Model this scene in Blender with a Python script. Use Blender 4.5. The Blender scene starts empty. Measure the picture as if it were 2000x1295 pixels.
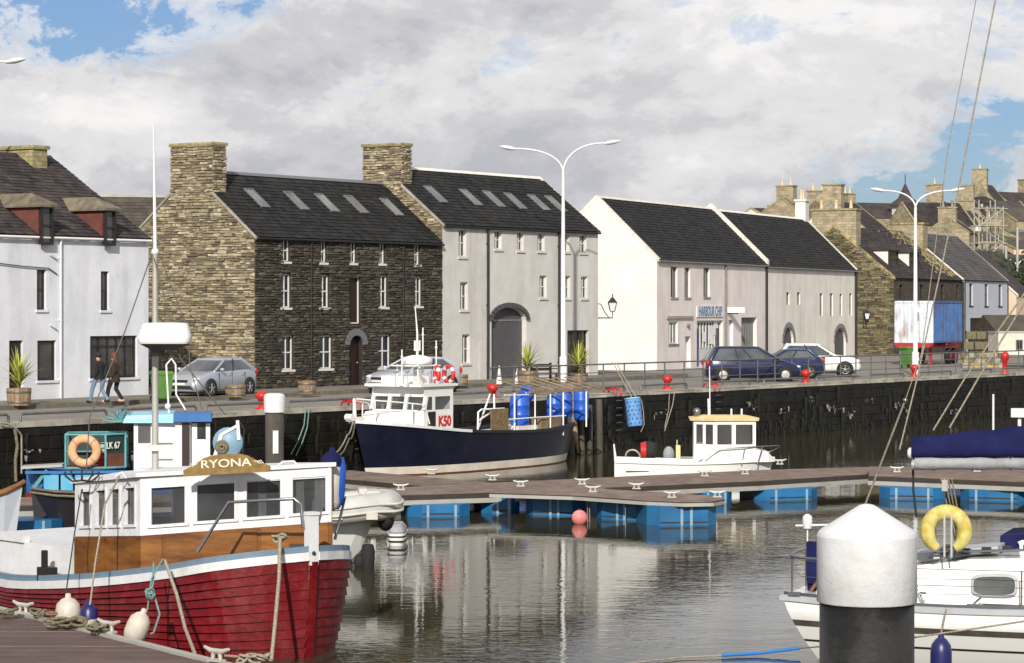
import bpy, math, random
from math import sin, cos, pi, radians, atan2, sqrt
from mathutils import Vector, Matrix
random.seed(7)
R = random.uniform
S = bpy.context.scene
C = S.collection
# ------------------------------------------------------------------ camera
CAMZ = 5.7            # camera height above the water
QZ = 2.3              # quay surface above the water
FP = 5000.0           # focal length in photo pixels (2000 px wide)
cam = bpy.data.cameras.new('camera'); camo = bpy.data.objects.new('camera', cam); C.objects.link(camo)
camo.location = (0, 0, CAMZ); camo.rotation_euler = (pi/2, 0, 0)
cam.sensor_width = 36; cam.lens = FP/2000*36; cam.shift_y = -42.5/2000
cam.clip_start = .5; cam.clip_end = 9000
S.camera = camo
# ------------------------------------------------------------------ light
SUN_DIR = Vector((.10, .995, 0)).normalized()      # horizontal travel of the sunlight
SUN_EL = radians(28)
sl = bpy.data.lights.new('sun', 'SUN'); slo = bpy.data.objects.new('sun', sl); C.objects.link(slo)
sl.energy = 4.9; sl.angle = radians(.8); sl.color = (1, .94, .84)
trav = Vector((SUN_DIR.x*cos(SUN_EL), SUN_DIR.y*cos(SUN_EL), -sin(SUN_EL)))
slo.rotation_euler = trav.to_track_quat('-Z', 'Y').to_euler()
slo.location = (-10, -40, 60)
S.view_settings.view_transform = 'Standard'; S.view_settings.look = 'None'
S.view_settings.gamma = 1; S.view_settings.exposure = 0; S.view_settings.use_curve_mapping = False
# ------------------------------------------------------------------ sky
wd = bpy.data.worlds.new('World'); S.world = wd; wd.use_nodes = True
nt = wd.node_tree; N = nt.nodes; Lk = nt.links; N.clear()
def nn(t, **k):
    n = N.new(t)
    for a, b in k.items(): setattr(n, a, b)
    return n
out = nn('ShaderNodeOutputWorld'); bg = nn('ShaderNodeBackground'); bg.inputs['Strength'].default_value = .104
sky = nn('ShaderNodeTexSky'); sky.sky_type = 'NISHITA'; sky.sun_disc = False
sky.sun_elevation = SUN_EL; sky.sun_rotation = radians(180+5.7); sky.altitude = 0; sky.air_density = 1; sky.dust_density = .6; sky.ozone_density = 2.0
tc = nn('ShaderNodeTexCoord')
def mth(op, a, b=None, c=None, clamp=False):
    n = nn('ShaderNodeMath', operation=op); n.use_clamp = clamp
    for i, x in enumerate((a, b, c)):
        if x is None: continue
        if isinstance(x, (int, float)): n.inputs[i].default_value = x
        else: Lk.new(x, n.inputs[i])
    return n.outputs[0]
def noise(scale, detail, rough, off=(0, 0, 0), sc=(1, 1, 2.3), dist=0.0):
    m = nn('ShaderNodeMapping'); Lk.new(tc.outputs['Generated'], m.inputs['Vector'])
    m.inputs['Location'].default_value = off; m.inputs['Scale'].default_value = sc
    n = nn('ShaderNodeTexNoise'); n.inputs['Scale'].default_value = scale; n.inputs['Detail'].default_value = detail
    n.inputs['Roughness'].default_value = rough; n.inputs['Distortion'].default_value = dist
    Lk.new(m.outputs[0], n.inputs['Vector']); return n.outputs['Fac']
def ramp(x, pts, interp='EASE'):
    r = nn('ShaderNodeValToRGB'); Lk.new(x, r.inputs[0]); e = r.color_ramp; e.interpolation = interp
    while len(e.elements) < len(pts): e.elements.new(.5)
    for i, (p, c) in enumerate(pts):
        e.elements[i].position = p
        e.elements[i].color = (c, c, c, 1) if isinstance(c, (int, float)) else (*c, 1)
    return r.outputs[0]
def gap(u, v, rad, amt):
    """thins the cloud around one direction of the sky"""
    d = Vector(((u-1000)/FP, 1, (605-v)/FP)).normalized()
    sb = nn('ShaderNodeVectorMath', operation='SUBTRACT'); Lk.new(tc.outputs['Generated'], sb.inputs[0]); sb.inputs[1].default_value = d
    ml = nn('ShaderNodeVectorMath', operation='MULTIPLY'); Lk.new(sb.outputs[0], ml.inputs[0]); ml.inputs[1].default_value = (1, 1, 2.0)
    ln = nn('ShaderNodeVectorMath', operation='LENGTH'); Lk.new(ml.outputs[0], ln.inputs[0])
    mr = nn('ShaderNodeMapRange', interpolation_type='SMOOTHSTEP'); Lk.new(ln.outputs['Value'], mr.inputs[0])
    mr.inputs[1].default_value = 0; mr.inputs[2].default_value = rad; mr.inputs[3].default_value = amt; mr.inputs[4].default_value = 0
    return mr.outputs[0]
big = noise(6.5, 2, .5, (3.1, 1.2, .4))
fine = noise(21, 12, .66, (.3, 5.2, 1.4), (1, 1, 1.7), .35)
dens = mth('ADD', mth('MULTIPLY', big, .42), mth('MULTIPLY', fine, 1.05))
dens = mth('SUBTRACT', dens, .055)
for g in ((150, 10, .075, .26), (330, 70, .05, .16), (20, 120, .06, .14), (1880, 345, .085, .24), (1690, 395, .07, .20), (560, 0, .045, .16), (1420, 290, .02, .12)):
    dens = mth('SUBTRACT', dens, gap(*g))
mask = ramp(dens, [(.44, 0), (.51, .6), (.60, 1)])
def rel(scale, det, rough, off, sc, dl):
    n1 = noise(scale, det, rough, off, sc, .3); n2 = noise(scale, det, rough, (off[0]+dl[0], off[1]+dl[1], off[2]+dl[2]), sc, .3)
    return mth('SUBTRACT', n1, n2), n1
r1, lump = rel(13, 9, .60, (7.7, 2.2, 3.1), (1, 1, 2.0), (-.012, 0, .028))
r2, lum2 = rel(34, 8, .62, (1.7, 9.2, .1), (1, 1, 1.8), (-.005, 0, .012))
low = noise(4.5, 3, .5, (2.2, 8.1, 5.0), (1, 1, 2.6))
shade = mth('ADD', .5, mth('MULTIPLY', r1, -.75)); shade = mth('ADD', shade, mth('MULTIPLY', r2, -.3))
shade = mth('ADD', shade, mth('MULTIPLY', mth('SUBTRACT', low, .5), .9)); shade = mth('ADD', shade, mth('MULTIPLY', mth('SUBTRACT', lump, .5), .45))
edge = ramp(dens, [(.46, .13), (.66, 0)])
shade = mth('ADD', shade, edge)
ccol = ramp(shade, [(.30, (4.1, 4.2, 4.6)), (.44, (5.0, 5.05, 5.4)), (.55, (6.0, 6.0, 6.25)), (.66, (7.5, 7.4, 7.45)), (.80, (9.0, 8.85, 8.75))])
blue = nn('ShaderNodeMixRGB', blend_type='MULTIPLY'); blue.inputs[0].default_value = 1
Lk.new(sky.outputs[0], blue.inputs[1]); blue.inputs[2].default_value = (.50, .60, .83, 1)
mx = nn('ShaderNodeMixRGB'); Lk.new(mask, mx.inputs[0]); Lk.new(blue.outputs[0], mx.inputs[1]); Lk.new(ccol, mx.inputs[2])
Lk.new(mx.outputs[0], bg.inputs['Color']); Lk.new(bg.outputs[0], out.inputs['Surface'])
# ------------------------------------------------------------------ helpers: pixels of the survey photo to points in the place
def W(u, v, z):
    Y = FP*(CAMZ-z)/(v-605.0); return Vector(((u-1000)/FP*Y, Y, z))
def D(u, v, Y): return Vector(((u-1000)/FP*Y, Y, CAMZ-(v-605)*Y/FP))
QA = Vector((-15.2, 76.2, 0)); Qd = Vector((.568, .823, 0)).normalized(); Qm = Vector((-Qd.y, Qd.x, 0))
QANG = atan2(Qd.y, Qd.x)
def Q(s, t, z=QZ): return QA + Qd*s + Qm*t + Vector((0, 0, z))
def sofu(u, t):
    """station along the quay whose picture column is u, at distance t inland"""
    k = (u-1000)/FP; P = QA+Qm*t
    return (k*P.y-P.x)/(Qd.x-k*Qd.y)
# ------------------------------------------------------------------ materials
M = {}
def pm(name, c, c2=None, scale=4, rough=.7, metal=0, bump=0, bscale=40, isl=0, spec=.5, det=6, coord='pos', st=(1, 1, 1),
       grime=0, gscale=.6, gcol=(.03, .028, .02), cols=None, coat=0, ramp_pos=(.35, .65), brick=None, gst=(1, 1, 1)):
    m = bpy.data.materials.new(name); m.use_nodes = True; t = m.node_tree; n = t.nodes; L = t.links
    b = n['Principled BSDF']; b.inputs['Roughness'].default_value = rough; b.inputs['Metallic'].default_value = metal
    b.inputs['Specular IOR Level'].default_value = spec
    if coat: b.inputs['Coat Weight'].default_value = coat; b.inputs['Coat Roughness'].default_value = .08
    geo = n.new('ShaderNodeNewGeometry'); tcn = n.new('ShaderNodeTexCoord')
    src = geo.outputs['Position'] if coord == 'pos' else tcn.outputs['Object']
    def nz(scale, det, st):
        mp = n.new('ShaderNodeMapping'); mp.inputs['Scale'].default_value = st; L.new(src, mp.inputs['Vector'])
        x = n.new('ShaderNodeTexNoise'); x.inputs['Scale'].default_value = scale; x.inputs['Detail'].default_value = det
        x.inputs['Roughness'].default_value = .6; L.new(mp.outputs[0], x.inputs['Vector']); return x.outputs['Fac']
    if c2 is None: c2 = tuple(x*.86 for x in c)
    rp = n.new('ShaderNodeValToRGB'); rp.color_ramp.elements[0].position = ramp_pos[0]; rp.color_ramp.elements[1].position = ramp_pos[1]
    rp.color_ramp.elements[0].color = (*c2, 1); rp.color_ramp.elements[1].color = (*c, 1)
    L.new(nz(scale, det, st), rp.inputs[0]); col = rp.outputs[0]
    if isl or cols:
        oi = n.new('ShaderNodeObjectInfo'); ad = n.new('ShaderNodeMath'); ad.operation = 'ADD'
        L.new(geo.outputs['Random Per Island'], ad.inputs[0]); L.new(oi.outputs['Random'], ad.inputs[1])
        fr = n.new('ShaderNodeMath'); fr.operation = 'FRACT'; L.new(ad.outputs[0], fr.inputs[0])
        if cols:
            r2 = n.new('ShaderNodeValToRGB'); e = r2.color_ramp; e.interpolation = 'CONSTANT'
            while len(e.elements) < len(cols): e.elements.new(.5)
            for i, cc in enumerate(cols): e.elements[i].position = i/len(cols); e.elements[i].color = (*cc, 1)
            L.new(fr.outputs[0], r2.inputs[0])
            mx = n.new('ShaderNodeMixRGB'); mx.blend_type = 'MULTIPLY'; mx.inputs[0].default_value = 1
            L.new(r2.outputs[0], mx.inputs[1]); L.new(col, mx.inputs[2]); col = mx.outputs[0]
        if isl:
            mr = n.new('ShaderNodeMapRange'); L.new(fr.outputs[0], mr.inputs[0]); mr.inputs[3].default_value = 1-isl; mr.inputs[4].default_value = 1+isl
            mx = n.new('ShaderNodeMixRGB'); mx.blend_type = 'MULTIPLY'; mx.inputs[0].default_value = 1
            L.new(col, mx.inputs[1]); L.new(mr.outputs[0], mx.inputs[2]); col = mx.outputs[0]
    if brick:
        bk = n.new('ShaderNodeTexBrick'); bk.inputs['Scale'].default_value = 1; bk.inputs['Brick Width'].default_value = brick[0]; bk.inputs['Row Height'].default_value = brick[1]
        bk.inputs['Mortar Size'].default_value = .012; bk.inputs['Color1'].default_value = (.7, .7, .7, 1); bk.inputs['Color2'].default_value = (1.15, 1.12, 1.05, 1); bk.inputs['Mortar'].default_value = (.5, .5, .5, 1)
        sx = n.new('ShaderNodeSeparateXYZ'); L.new(tcn.outputs['Object'], sx.inputs[0]); a_ = n.new('ShaderNodeMath'); L.new(sx.outputs[0], a_.inputs[0]); L.new(sx.outputs[1], a_.inputs[1]); cx = n.new('ShaderNodeCombineXYZ'); L.new(a_.outputs[0], cx.inputs[0]); L.new(sx.outputs[2], cx.inputs[1]); L.new(cx.outputs[0], bk.inputs['Vector'])
        mx = n.new('ShaderNodeMixRGB'); mx.blend_type = 'MULTIPLY'; mx.inputs[0].default_value = 1
        L.new(col, mx.inputs[1]); L.new(bk.outputs['Color'], mx.inputs[2]); col = mx.outputs[0]
    if grime:
        g = n.new('ShaderNodeValToRGB'); g.color_ramp.elements[0].position = .48; g.color_ramp.elements[1].position = .75
        g.color_ramp.elements[0].color = (0, 0, 0, 1); g.color_ramp.elements[1].color = (grime, grime, grime, 1)
        L.new(nz(gscale, 8, gst), g.inputs[0])
        mx = n.new('ShaderNodeMixRGB'); L.new(g.outputs[0], mx.inputs[0]); L.new(col, mx.inputs[1]); mx.inputs[2].default_value = (*gcol, 1); col = mx.outputs[0]
    L.new(col, b.inputs['Base Color'])
    if bump:
        bp = n.new('ShaderNodeBump'); bp.inputs['Strength'].default_value = bump; bp.inputs['Distance'].default_value = .02
        L.new(nz(bscale, 5, st), bp.inputs['Height']); L.new(bp.outputs[0], b.inputs['Normal'])
    M[name] = m; return m
def glassm(name, c, rough=.05, alpha=None, spec=.8):
    m = bpy.data.materials.new(name); m.use_nodes = True; n = m.node_tree.nodes; L = m.node_tree.links; b = n['Principled BSDF']
    tcn = n.new('ShaderNodeNewGeometry'); x = n.new('ShaderNodeTexNoise'); x.inputs['Scale'].default_value = .9; x.inputs['Detail'].default_value = 4
    L.new(tcn.outputs['Position'], x.inputs['Vector'])
    rp = n.new('ShaderNodeValToRGB'); rp.color_ramp.elements[0].position = .35; rp.color_ramp.elements[1].position = .7
    rp.color_ramp.elements[0].color = (*[a*.5 for a in c], 1); rp.color_ramp.elements[1].color = (*[a*1.6 for a in c], 1)
    L.new(x.outputs['Fac'], rp.inputs[0]); L.new(rp.outputs[0], b.inputs['Base Color'])
    b.inputs['Roughness'].default_value = rough; b.inputs['Specular IOR Level'].default_value = spec
    if alpha is not None: b.inputs['Alpha'].default_value = alpha
    bp = n.new('ShaderNodeBump'); bp.inputs['Strength'].default_value = .12; bp.inputs['Distance'].default_value = .02
    y = n.new('ShaderNodeTexNoise'); y.inputs['Scale'].default_value = 1.7; L.new(tcn.outputs['Position'], y.inputs['Vector']); L.new(y.outputs['Fac'], bp.inputs['Height']); L.new(bp.outputs[0], b.inputs['Normal'])
    M[name] = m; return m
# walls and roofs
pm('limewash', (.72, .74, .79), (.62, .64, .69), .9, .85, bump=.5, bscale=9, grime=.5, gscale=1.0, gcol=(.40, .41, .42), gst=(1, 1, .15))
pm('grey_harl', (.62, .605, .58), (.54, .525, .505), 1.2, .9, bump=.5, bscale=14, grime=.5, gscale=.9, gcol=(.30, .29, .27), gst=(1, 1, .16))
pm('cream_harl', (.80, .755, .70), (.72, .68, .63), 1.0, .88, bump=.4, bscale=14, grime=.5, gscale=1.0, gcol=(.44, .39, .33), gst=(1, 1, .15))
pm('pink_harl', (.79, .73, .71), (.70, .65, .63), 1.0, .88, bump=.4, bscale=14, grime=.5, gscale=1.0, gcol=(.44, .38, .34), gst=(1, 1, .15))
pm('white_harl', (.72, .705, .68), (.64, .625, .60), 1.0, .88, bump=.3, bscale=12, grime=.15, gscale=.6, gcol=(.5, .48, .44), gst=(1, 1, .3))
pm('blue_harl', (.52, .55, .62), (.46, .49, .55), 1.2, .85, bump=.4, bscale=12, grime=.2, gcol=(.3, .3, .3))
pm('peach_harl', (.68, .52, .38), None, 1.2, .85, bump=.3, bscale=12)
pm('mortar', (.20, .165, .11), (.13, .105, .07), 5, .95, bump=.6, bscale=20)
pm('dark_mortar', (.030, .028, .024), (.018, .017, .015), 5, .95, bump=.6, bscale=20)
GOLD = [(.40, .34, .23), (.27, .225, .15), (.35, .30, .20), (.17, .142, .10), (.52, .465, .34), (.23, .19, .13), (.37, .315, .21), (.13, .11, .08), (.45, .395, .28), (.21, .175, .12), (.31, .26, .17), (.26, .22, .15)]
pm('gold_stone', (1.12, 1.1, 1.05), (.68, .68, .68), 7, .9, bump=.6, bscale=22, cols=GOLD, isl=.06)
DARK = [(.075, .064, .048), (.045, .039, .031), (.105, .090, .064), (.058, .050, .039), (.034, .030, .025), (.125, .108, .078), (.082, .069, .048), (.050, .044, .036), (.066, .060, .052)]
pm('shaded_gable_stone', (1.0, 1.0, .95), (.6, .6, .6), 7, .9, bump=.6, bscale=22, cols=[(.20, .17, .10), (.11, .09, .055), (.16, .14, .075), (.07, .055, .04), (.25, .21, .12), (.13, .12, .06)], isl=.15)  # colours darkened to stand in for the hall's shadow on this gable
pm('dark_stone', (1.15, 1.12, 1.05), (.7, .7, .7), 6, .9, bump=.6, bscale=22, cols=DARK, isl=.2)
pm('moss_stone', (.40, .36, .19), (.24, .22, .12), 3, .95, bump=.7, bscale=18, grime=.5, gscale=1.4, gcol=(.20, .20, .07), brick=(.45, .17))
pm('far_gold', (.44, .375, .26), (.27, .23, .16), 1.6, .95, bump=.5, bscale=9, brick=(.5, .2), grime=.3, gscale=.8, gcol=(.12, .11, .05))
pm('far_dark', (.085, .072, .055), (.05, .043, .035), 2, .95, bump=.5, bscale=9, brick=(.5, .2))
pm('slate', (.023, .023, .023), (.014, .014, .015), 2.5, .75, bump=.35, bscale=14, isl=.4, grime=.45, gscale=.55, gcol=(.042, .041, .032), spec=.25)
pm('old_slate', (.062, .052, .052), (.034, .029, .031), 1.6, .85, bump=.5, bscale=12, isl=.35, grime=.35, gscale=.6, gcol=(.13, .11, .085), spec=.2)
pm('brown_slate', (.085, .072, .055), (.055, .047, .038), 1.4, .9, bump=.4, bscale=10, isl=.2)
pm('purple_slate', (.095, .085, .09), (.06, .055, .06), .8, .85, bump=.4, bscale=8, isl=.25, grime=.45, gscale=.5, gcol=(.16, .16, .11))
pm('moss_slate', (.21, .175, .13), (.11, .09, .075), 3, .95, bump=.8, bscale=18, grime=.5, gscale=1.6, gcol=(.25, .25, .11), isl=.25)
pm('yellow_moss', (.42, .34, .12), (.13, .11, .08), 2.2, .95, bump=.8, bscale=14, grime=.5, gscale=1.8, gcol=(.08, .07, .06), ramp_pos=(.42, .58))
pm('red_cheek', (.15, .048, .033), (.10, .034, .026), 3, .8, bump=.3, bscale=20)
pm('lead', (.16, .165, .175), None, 3, .6, bump=.2)
pm('coping', (.36, .335, .29), (.25, .23, .195), 3, .9, bump=.5, bscale=16, isl=.15)
pm('white_coping', (.78, .74, .68), (.6, .56, .5), 3, .85, bump=.3, isl=.08)
# ground
pm('road', (.235, .215, .185), (.175, .16, .14), .8, .92, bump=.5, bscale=30, grime=.35, gscale=.3, gcol=(.11, .10, .085))
pm('pavement', (.19, .17, .14), (.14, .125, .105), 1.5, .92, bump=.5, bscale=24, isl=.18, grime=.25, gcol=(.09, .08, .065))
pm('kerb', (.15, .13, .10), (.10, .088, .07), 3, .9, bump=.5, isl=.2)
pm('quay_coping', (.42, .39, .33), (.24, .22, .18), 1.2, .9, bump=.7, bscale=14, isl=.18, grime=.45, gscale=.9, gcol=(.10, .10, .075))
pm('quay_block', (.013, .012, .010), (.006, .0055, .005), 1.3, .45, bump=1.0, bscale=7, isl=.18, grime=.35, gscale=1.4, gcol=(.028, .030, .013), gst=(1, 1, .35), spec=.2)
pm('weed', (.022, .024, .010), (.010, .011, .006), 4, .7, bump=1, bscale=20)
pm('chalk', (.42, .41, .38), (.10, .10, .09), 6, .9, ramp_pos=(.45, .62), bump=.5)
pm('hill', (.085, .085, .035), (.06, .052, .028), .15, .95, bump=.5, bscale=2, grime=.4, gscale=.12, gcol=(.10, .075, .045))
# paint, metal, timber, plastic
pm('white_paint', (.80, .80, .78), (.74, .74, .72), 2, .4, bump=.08, bscale=12, grime=.12, gscale=2.5, gcol=(.45, .38, .28), coord='obj')
pm('boat_white', (.70, .71, .735), (.60, .61, .64), 2.4, .42, bump=.3, bscale=14, grime=.42, gscale=3, gcol=(.5, .46, .40), coord='obj')
pm('gel_white', (.82, .82, .80), (.78, .78, .76), 1.5, .22, grime=.1, gscale=1.5, gcol=(.5, .46, .36), coord='obj', coat=.4)
pm('yacht_grey', (.42, .44, .47), None, 3, .5, coord='obj', bump=.3, bscale=60)
pm('frame_white', (.74, .73, .70), None, 3, .5)
pm('frame_black', (.018, .017, .02), None, 3, .45)
pm('black', (.012, .012, .012), (.02, .019, .018), 3, .6, bump=.2)
pm('rubber', (.016, .016, .016), None, 6, .85)
pm('pile_black', (.006, .006, .006), (.020, .018, .017), 2.6, .5, bump=.4, bscale=8, ramp_pos=(.45, .55))
pm('pile_wood', (.10, .085, .065), (.045, .04, .032), 2.2, .85, bump=.8, bscale=10, st=(1, 1, .2), grime=.5, gscale=1.2, gcol=(.02, .02, .018))
pm('red_hull', (.155, .005, .009), (.10, .0035, .006), 3.5, .45, bump=.35, bscale=9, grime=.5, gscale=4.5, gcol=(.21, .045, .04), coord='obj', st=(.4, 1, 1.4), spec=.22)
pm('gunwale_blue', (.10, .17, .25), (.15, .22, .29), 5, .6, bump=.3, coord='obj', grime=.3, gscale=5, gcol=(.3, .3, .28))
pm('varnish', (.27, .11, .022), (.12, .042, .010), 3.2, .33, bump=.25, bscale=12, st=(.35, .35, 1.6), coord='obj', isl=.18, grime=.35, gscale=2.4, gcol=(.12, .05, .02), coat=.3)
pm('sign_wood', (.26, .17, .05), (.17, .10, .03), 8, .7, bump=.5, bscale=26, coord='obj')
pm('cream_letter', (.75, .70, .55), None, 5, .6)
pm('navy_hull', (.008, .010, .030), (.005, .006, .02), 1.5, .32, bump=.15, bscale=4, grime=.3, gscale=1.4, gcol=(.03, .03, .04), coat=.2)
pm('black_hull', (.013, .012, .018), None, 1.5, .45, bump=.3, bscale=5, grime=.3, gcol=(.04, .035, .03))
pm('rust_red', (.16, .04, .02), (.10, .03, .018), 3, .8, bump=.3)
pm('boot_white', (.74, .70, .62), (.62, .55, .45), 2, .5)
pm('sky_blue', (.09, .40, .62), (.07, .33, .52), 2, .5, grime=.25, gscale=2, gcol=(.3, .28, .2))
pm('pale_blue', (.30, .62, .80), (.24, .52, .68), 2, .5, grime=.25, gscale=2, gcol=(.3, .3, .3))
pm('mid_blue', (.03, .15, .42), (.022, .12, .34), 3, .5)
pm('turquoise', (.13, .36, .38), (.08, .26, .28), 5, .5)
pm('dark_green', (.012, .035, .03), None, 4, .6)
pm('float_blue', (.016, .150, .34), (.010, .100, .25), 1.6, .42, bump=.3, bscale=5, grime=.35, gscale=1.8, gcol=(.05, .10, .12))
pm('float_light', (.22, .36, .48), None, 3, .5)
pm('barrel_blue', (.018, .11, .55), (.012, .075, .42), 3, .38, bump=.1, grime=.2, gscale=5, gcol=(.1, .14, .3))
pm('drum_blue', (.10, .28, .62), (.20, .40, .72), 9, .55, bump=.5, bscale=30, ramp_pos=(.42, .55))
pm('deck_brown', (.115, .070, .062), (.085, .052, .047), 2.2, .8, bump=.4, bscale=20, isl=.2, st=(.5, 1, 1), grime=.25, gscale=1.2, gcol=(.17, .14, .12))
pm('deck_far', (.20, .14, .108), (.12, .085, .068), 2.2, .85, bump=.4, bscale=12, isl=.12, grime=.5, gscale=1.1, gcol=(.29, .24, .19))
pm('fascia_brown', (.045, .032, .026), (.03, .022, .018), 3, .8, bump=.3)
pm('galv', (.46, .46, .43), (.36, .36, .33), 2, .5, metal=.25, bump=.15, grime=.3, gscale=2, gcol=(.28, .22, .15))
pm('galv_dark', (.17, .17, .17), (.11, .11, .11), 4, .5, metal=.4, bump=.1)
pm('steel', (.30, .32, .34), None, 6, .28, metal=.85)
pm('cleat', (.5, .5, .46), (.4, .4, .36), 6, .45, metal=.2)
pm('pole_white', (.74, .75, .76), (.66, .67, .68), 2, .45)
pm('red_paint', (.52, .018, .014), (.42, .014, .012), 5, .4, bump=.1, grime=.2, gscale=6, gcol=(.2, .03, .02))
pm('buoy_pink', (.72, .24, .24), (.62, .17, .17), 4, .5, bump=.15, grime=.25, gscale=6, gcol=(.4, .3, .25))
pm('fender_white', (.60, .57, .50), (.46, .41, .34), 4, .5, bump=.2, coord='obj', grime=.35, gscale=5, gcol=(.28, .22, .15))
pm('fender_navy', (.012, .014, .10), None, 4, .38, coord='obj')
pm('canvas_navy', (.010, .013, .075), (.006, .008, .05), 3, .85, bump=.6, bscale=8, spec=.2)
pm('canvas_grey', (.33, .34, .36), (.24, .25, .27), 4, .85, bump=.6, bscale=10)
pm('rib_grey', (.50, .50, .48), (.42, .42, .40), 3, .55, bump=.2, coord='obj')
pm('rib_light', (.55, .54, .49), None, 3, .55, coord='obj')
pm('rope', (.42, .38, .30), (.22, .19, .14), 30, .95, bump=.8, bscale=60)
pm('rope_green', (.12, .24, .21), (.20, .30, .28), 30, .95, bump=.8, bscale=60)
pm('rope_dark', (.03, .04, .035), None, 30, .95)
pm('rope_blue', (.02, .18, .55), None, 30, .8)
pm('rope_weed', (.10, .09, .05), (.25, .22, .15), 20, .95, bump=1, bscale=50)
pm('wire', (.10, .10, .10), None, 10, .5, metal=.5)
pm('life_orange', (.80, .33, .13), (.70, .40, .24), 5, .6, bump=.3, ramp_pos=(.4, .6), coord='obj')
pm('life_red', (.60, .03, .03), None, 5, .5)
pm('life_yellow', (.52, .42, .07), (.62, .55, .22), 6, .8, bump=.5, ramp_pos=(.42, .6), coord='obj', grime=.45, gscale=7, gcol=(.25, .18, .05))
pm('green_bin', (.09, .22, .04), (.07, .17, .03), 3, .5, bump=.1)
pm('barrel_wood', (.32, .22, .13), (.20, .135, .08), 4, .85, bump=.5, bscale=20, isl=.2)
pm('timber', (.30, .22, .13), (.18, .13, .08), 3, .9, bump=.6, bscale=14, isl=.2)
pm('bench_wood', (.035, .02, .015), None, 3, .7)
pm('creel', (.24, .17, .08), (.13, .09, .045), 9, .95, bump=1, bscale=40)
pm('net', (.10, .12, .08), (.20, .17, .10), 14, .95, bump=1, bscale=50)
pm('leaf', (.50, .50, .09), (.22, .28, .05), 3, .6, isl=.4)
pm('leaf_dry', (.30, .22, .09), (.2, .14, .05), 5, .8, isl=.3)
pm('bush', (.045, .065, .02), (.025, .04, .014), 2, .8, isl=.4)
pm('door_brown', (.022, .009, .007), None, 3, .5)
pm('door_grey', (.085, .085, .09), (.07, .07, .075), 1.5, .6, bump=.2)
pm('shutter_grey', (.22, .215, .205), (.17, .165, .16), 2, .6)
pm('door_white', (.62, .62, .68), None, 2, .5)
pm('shop_blue', (.03, .055, .22), None, 3, .45)
pm('sign_blue', (.10, .20, .40), None, 3, .5)
pm('car_silver', (.44, .47, .53), (.40, .43, .49), 2, .30, metal=.45, coord='obj', coat=.6)
pm('car_pale', (.58, .61, .68), None, 2, .30, metal=.3, coord='obj', coat=.6)
pm('car_navy', (.014, .018, .07), (.011, .014, .055), 2, .25, metal=.35, coord='obj', coat=.8)
pm('car_blue', (.015, .035, .12), None, 2, .25, metal=.35, coord='obj', coat=.8)
pm('car_white', (.78, .78, .77), None, 2, .25, coord='obj', coat=.7)
pm('rim', (.55, .55, .53), None, 4, .35, metal=.5)
pm('plate', (.7, .7, .66), None, 4, .5)
pm('lamp_red', (.5, .02, .02), None, 4, .25)
pm('lamp_clear', (.7, .72, .72), None, 4, .15)
pm('skin', (.45, .26, .19), None, 4, .6)
pm('coat_brown', (.035, .022, .016), None, 6, .9, bump=.4)
pm('coat_black', (.010, .010, .013), None, 6, .85, bump=.4)
pm('jeans', (.16, .24, .36), None, 6, .9)
pm('hair_red', (.12, .035, .015), None, 20, .7)
pm('hair_dark', (.015, .011, .009), None, 20, .7)
pm('shoe_pink', (.7, .35, .32), None, 6, .7)
pm('cont_white', (.66, .72, .78), (.55, .62, .70), 1.5, .5, grime=.85, gscale=1.8, gcol=(.26, .10, .03), coord='obj', gst=(1, 1, .4))
pm('cont_blue', (.075, .17, .40), (.05, .13, .32), 1.5, .5, grime=.9, gscale=1.6, gcol=(.09, .045, .03), coord='obj', gst=(1, 1, .45))
pm('chassis_red', (.42, .022, .03), None, 3, .5)
pm('cabin_white', (.66, .64, .56), (.55, .53, .46), 1.5, .6, grime=.3, gscale=1, gcol=(.4, .33, .2))
pm('roof_cream', (.62, .44, .16), (.70, .58, .36), 2.5, .6)
pm('interior', (.05, .045, .04), None, 2, .8)
pm('curtain', (.75, .75, .74), (.6, .6, .6), 2, .9, bump=.5, st=(8, 8, .3), coord='obj')
pm('paper', (.8, .8, .78), None, 2, .8)
glassm('glass_dark', (.018, .02, .023)); glassm('glass_brown', (.05, .045, .036), .08); glassm('glass_grey', (.10, .105, .10), .08)
glassm('glass_car', (.07, .08, .09), .04); glassm('glass_boat', (.07, .075, .08), .04, alpha=.45); glassm('glass_skylight', (.17, .175, .17), .12)  # car glass colour lightened to stand in for reflections
# water
w = bpy.data.materials.new('water'); w.use_nodes = True; n = w.node_tree.nodes; L = w.node_tree.links; b = n['Principled BSDF']
b.inputs['Base Color'].default_value = (.038, .034, .018, 1); b.inputs['Roughness'].default_value = .02; b.inputs['IOR'].default_value = 1.25; b.inputs['Specular Tint'].default_value = (.93, .86, .70, 1)
g = n.new('ShaderNodeNewGeometry')
def wn(sc, st, det, dist):
    mp = n.new('ShaderNodeMapping'); mp.inputs['Scale'].default_value = st; mp.inputs['Rotation'].default_value = (0, 0, radians(8)); L.new(g.outputs['Position'], mp.inputs['Vector'])
    x = n.new('ShaderNodeTexNoise'); x.inputs['Scale'].default_value = sc; x.inputs['Detail'].default_value = det; x.inputs['Distortion'].default_value = .4
    L.new(mp.outputs[0], x.inputs['Vector'])
    m_ = n.new('ShaderNodeMath'); m_.operation = 'MULTIPLY'; L.new(x.outputs['Fac'], m_.inputs[0]); m_.inputs[1].default_value = dist; return m_.outputs[0]
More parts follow.
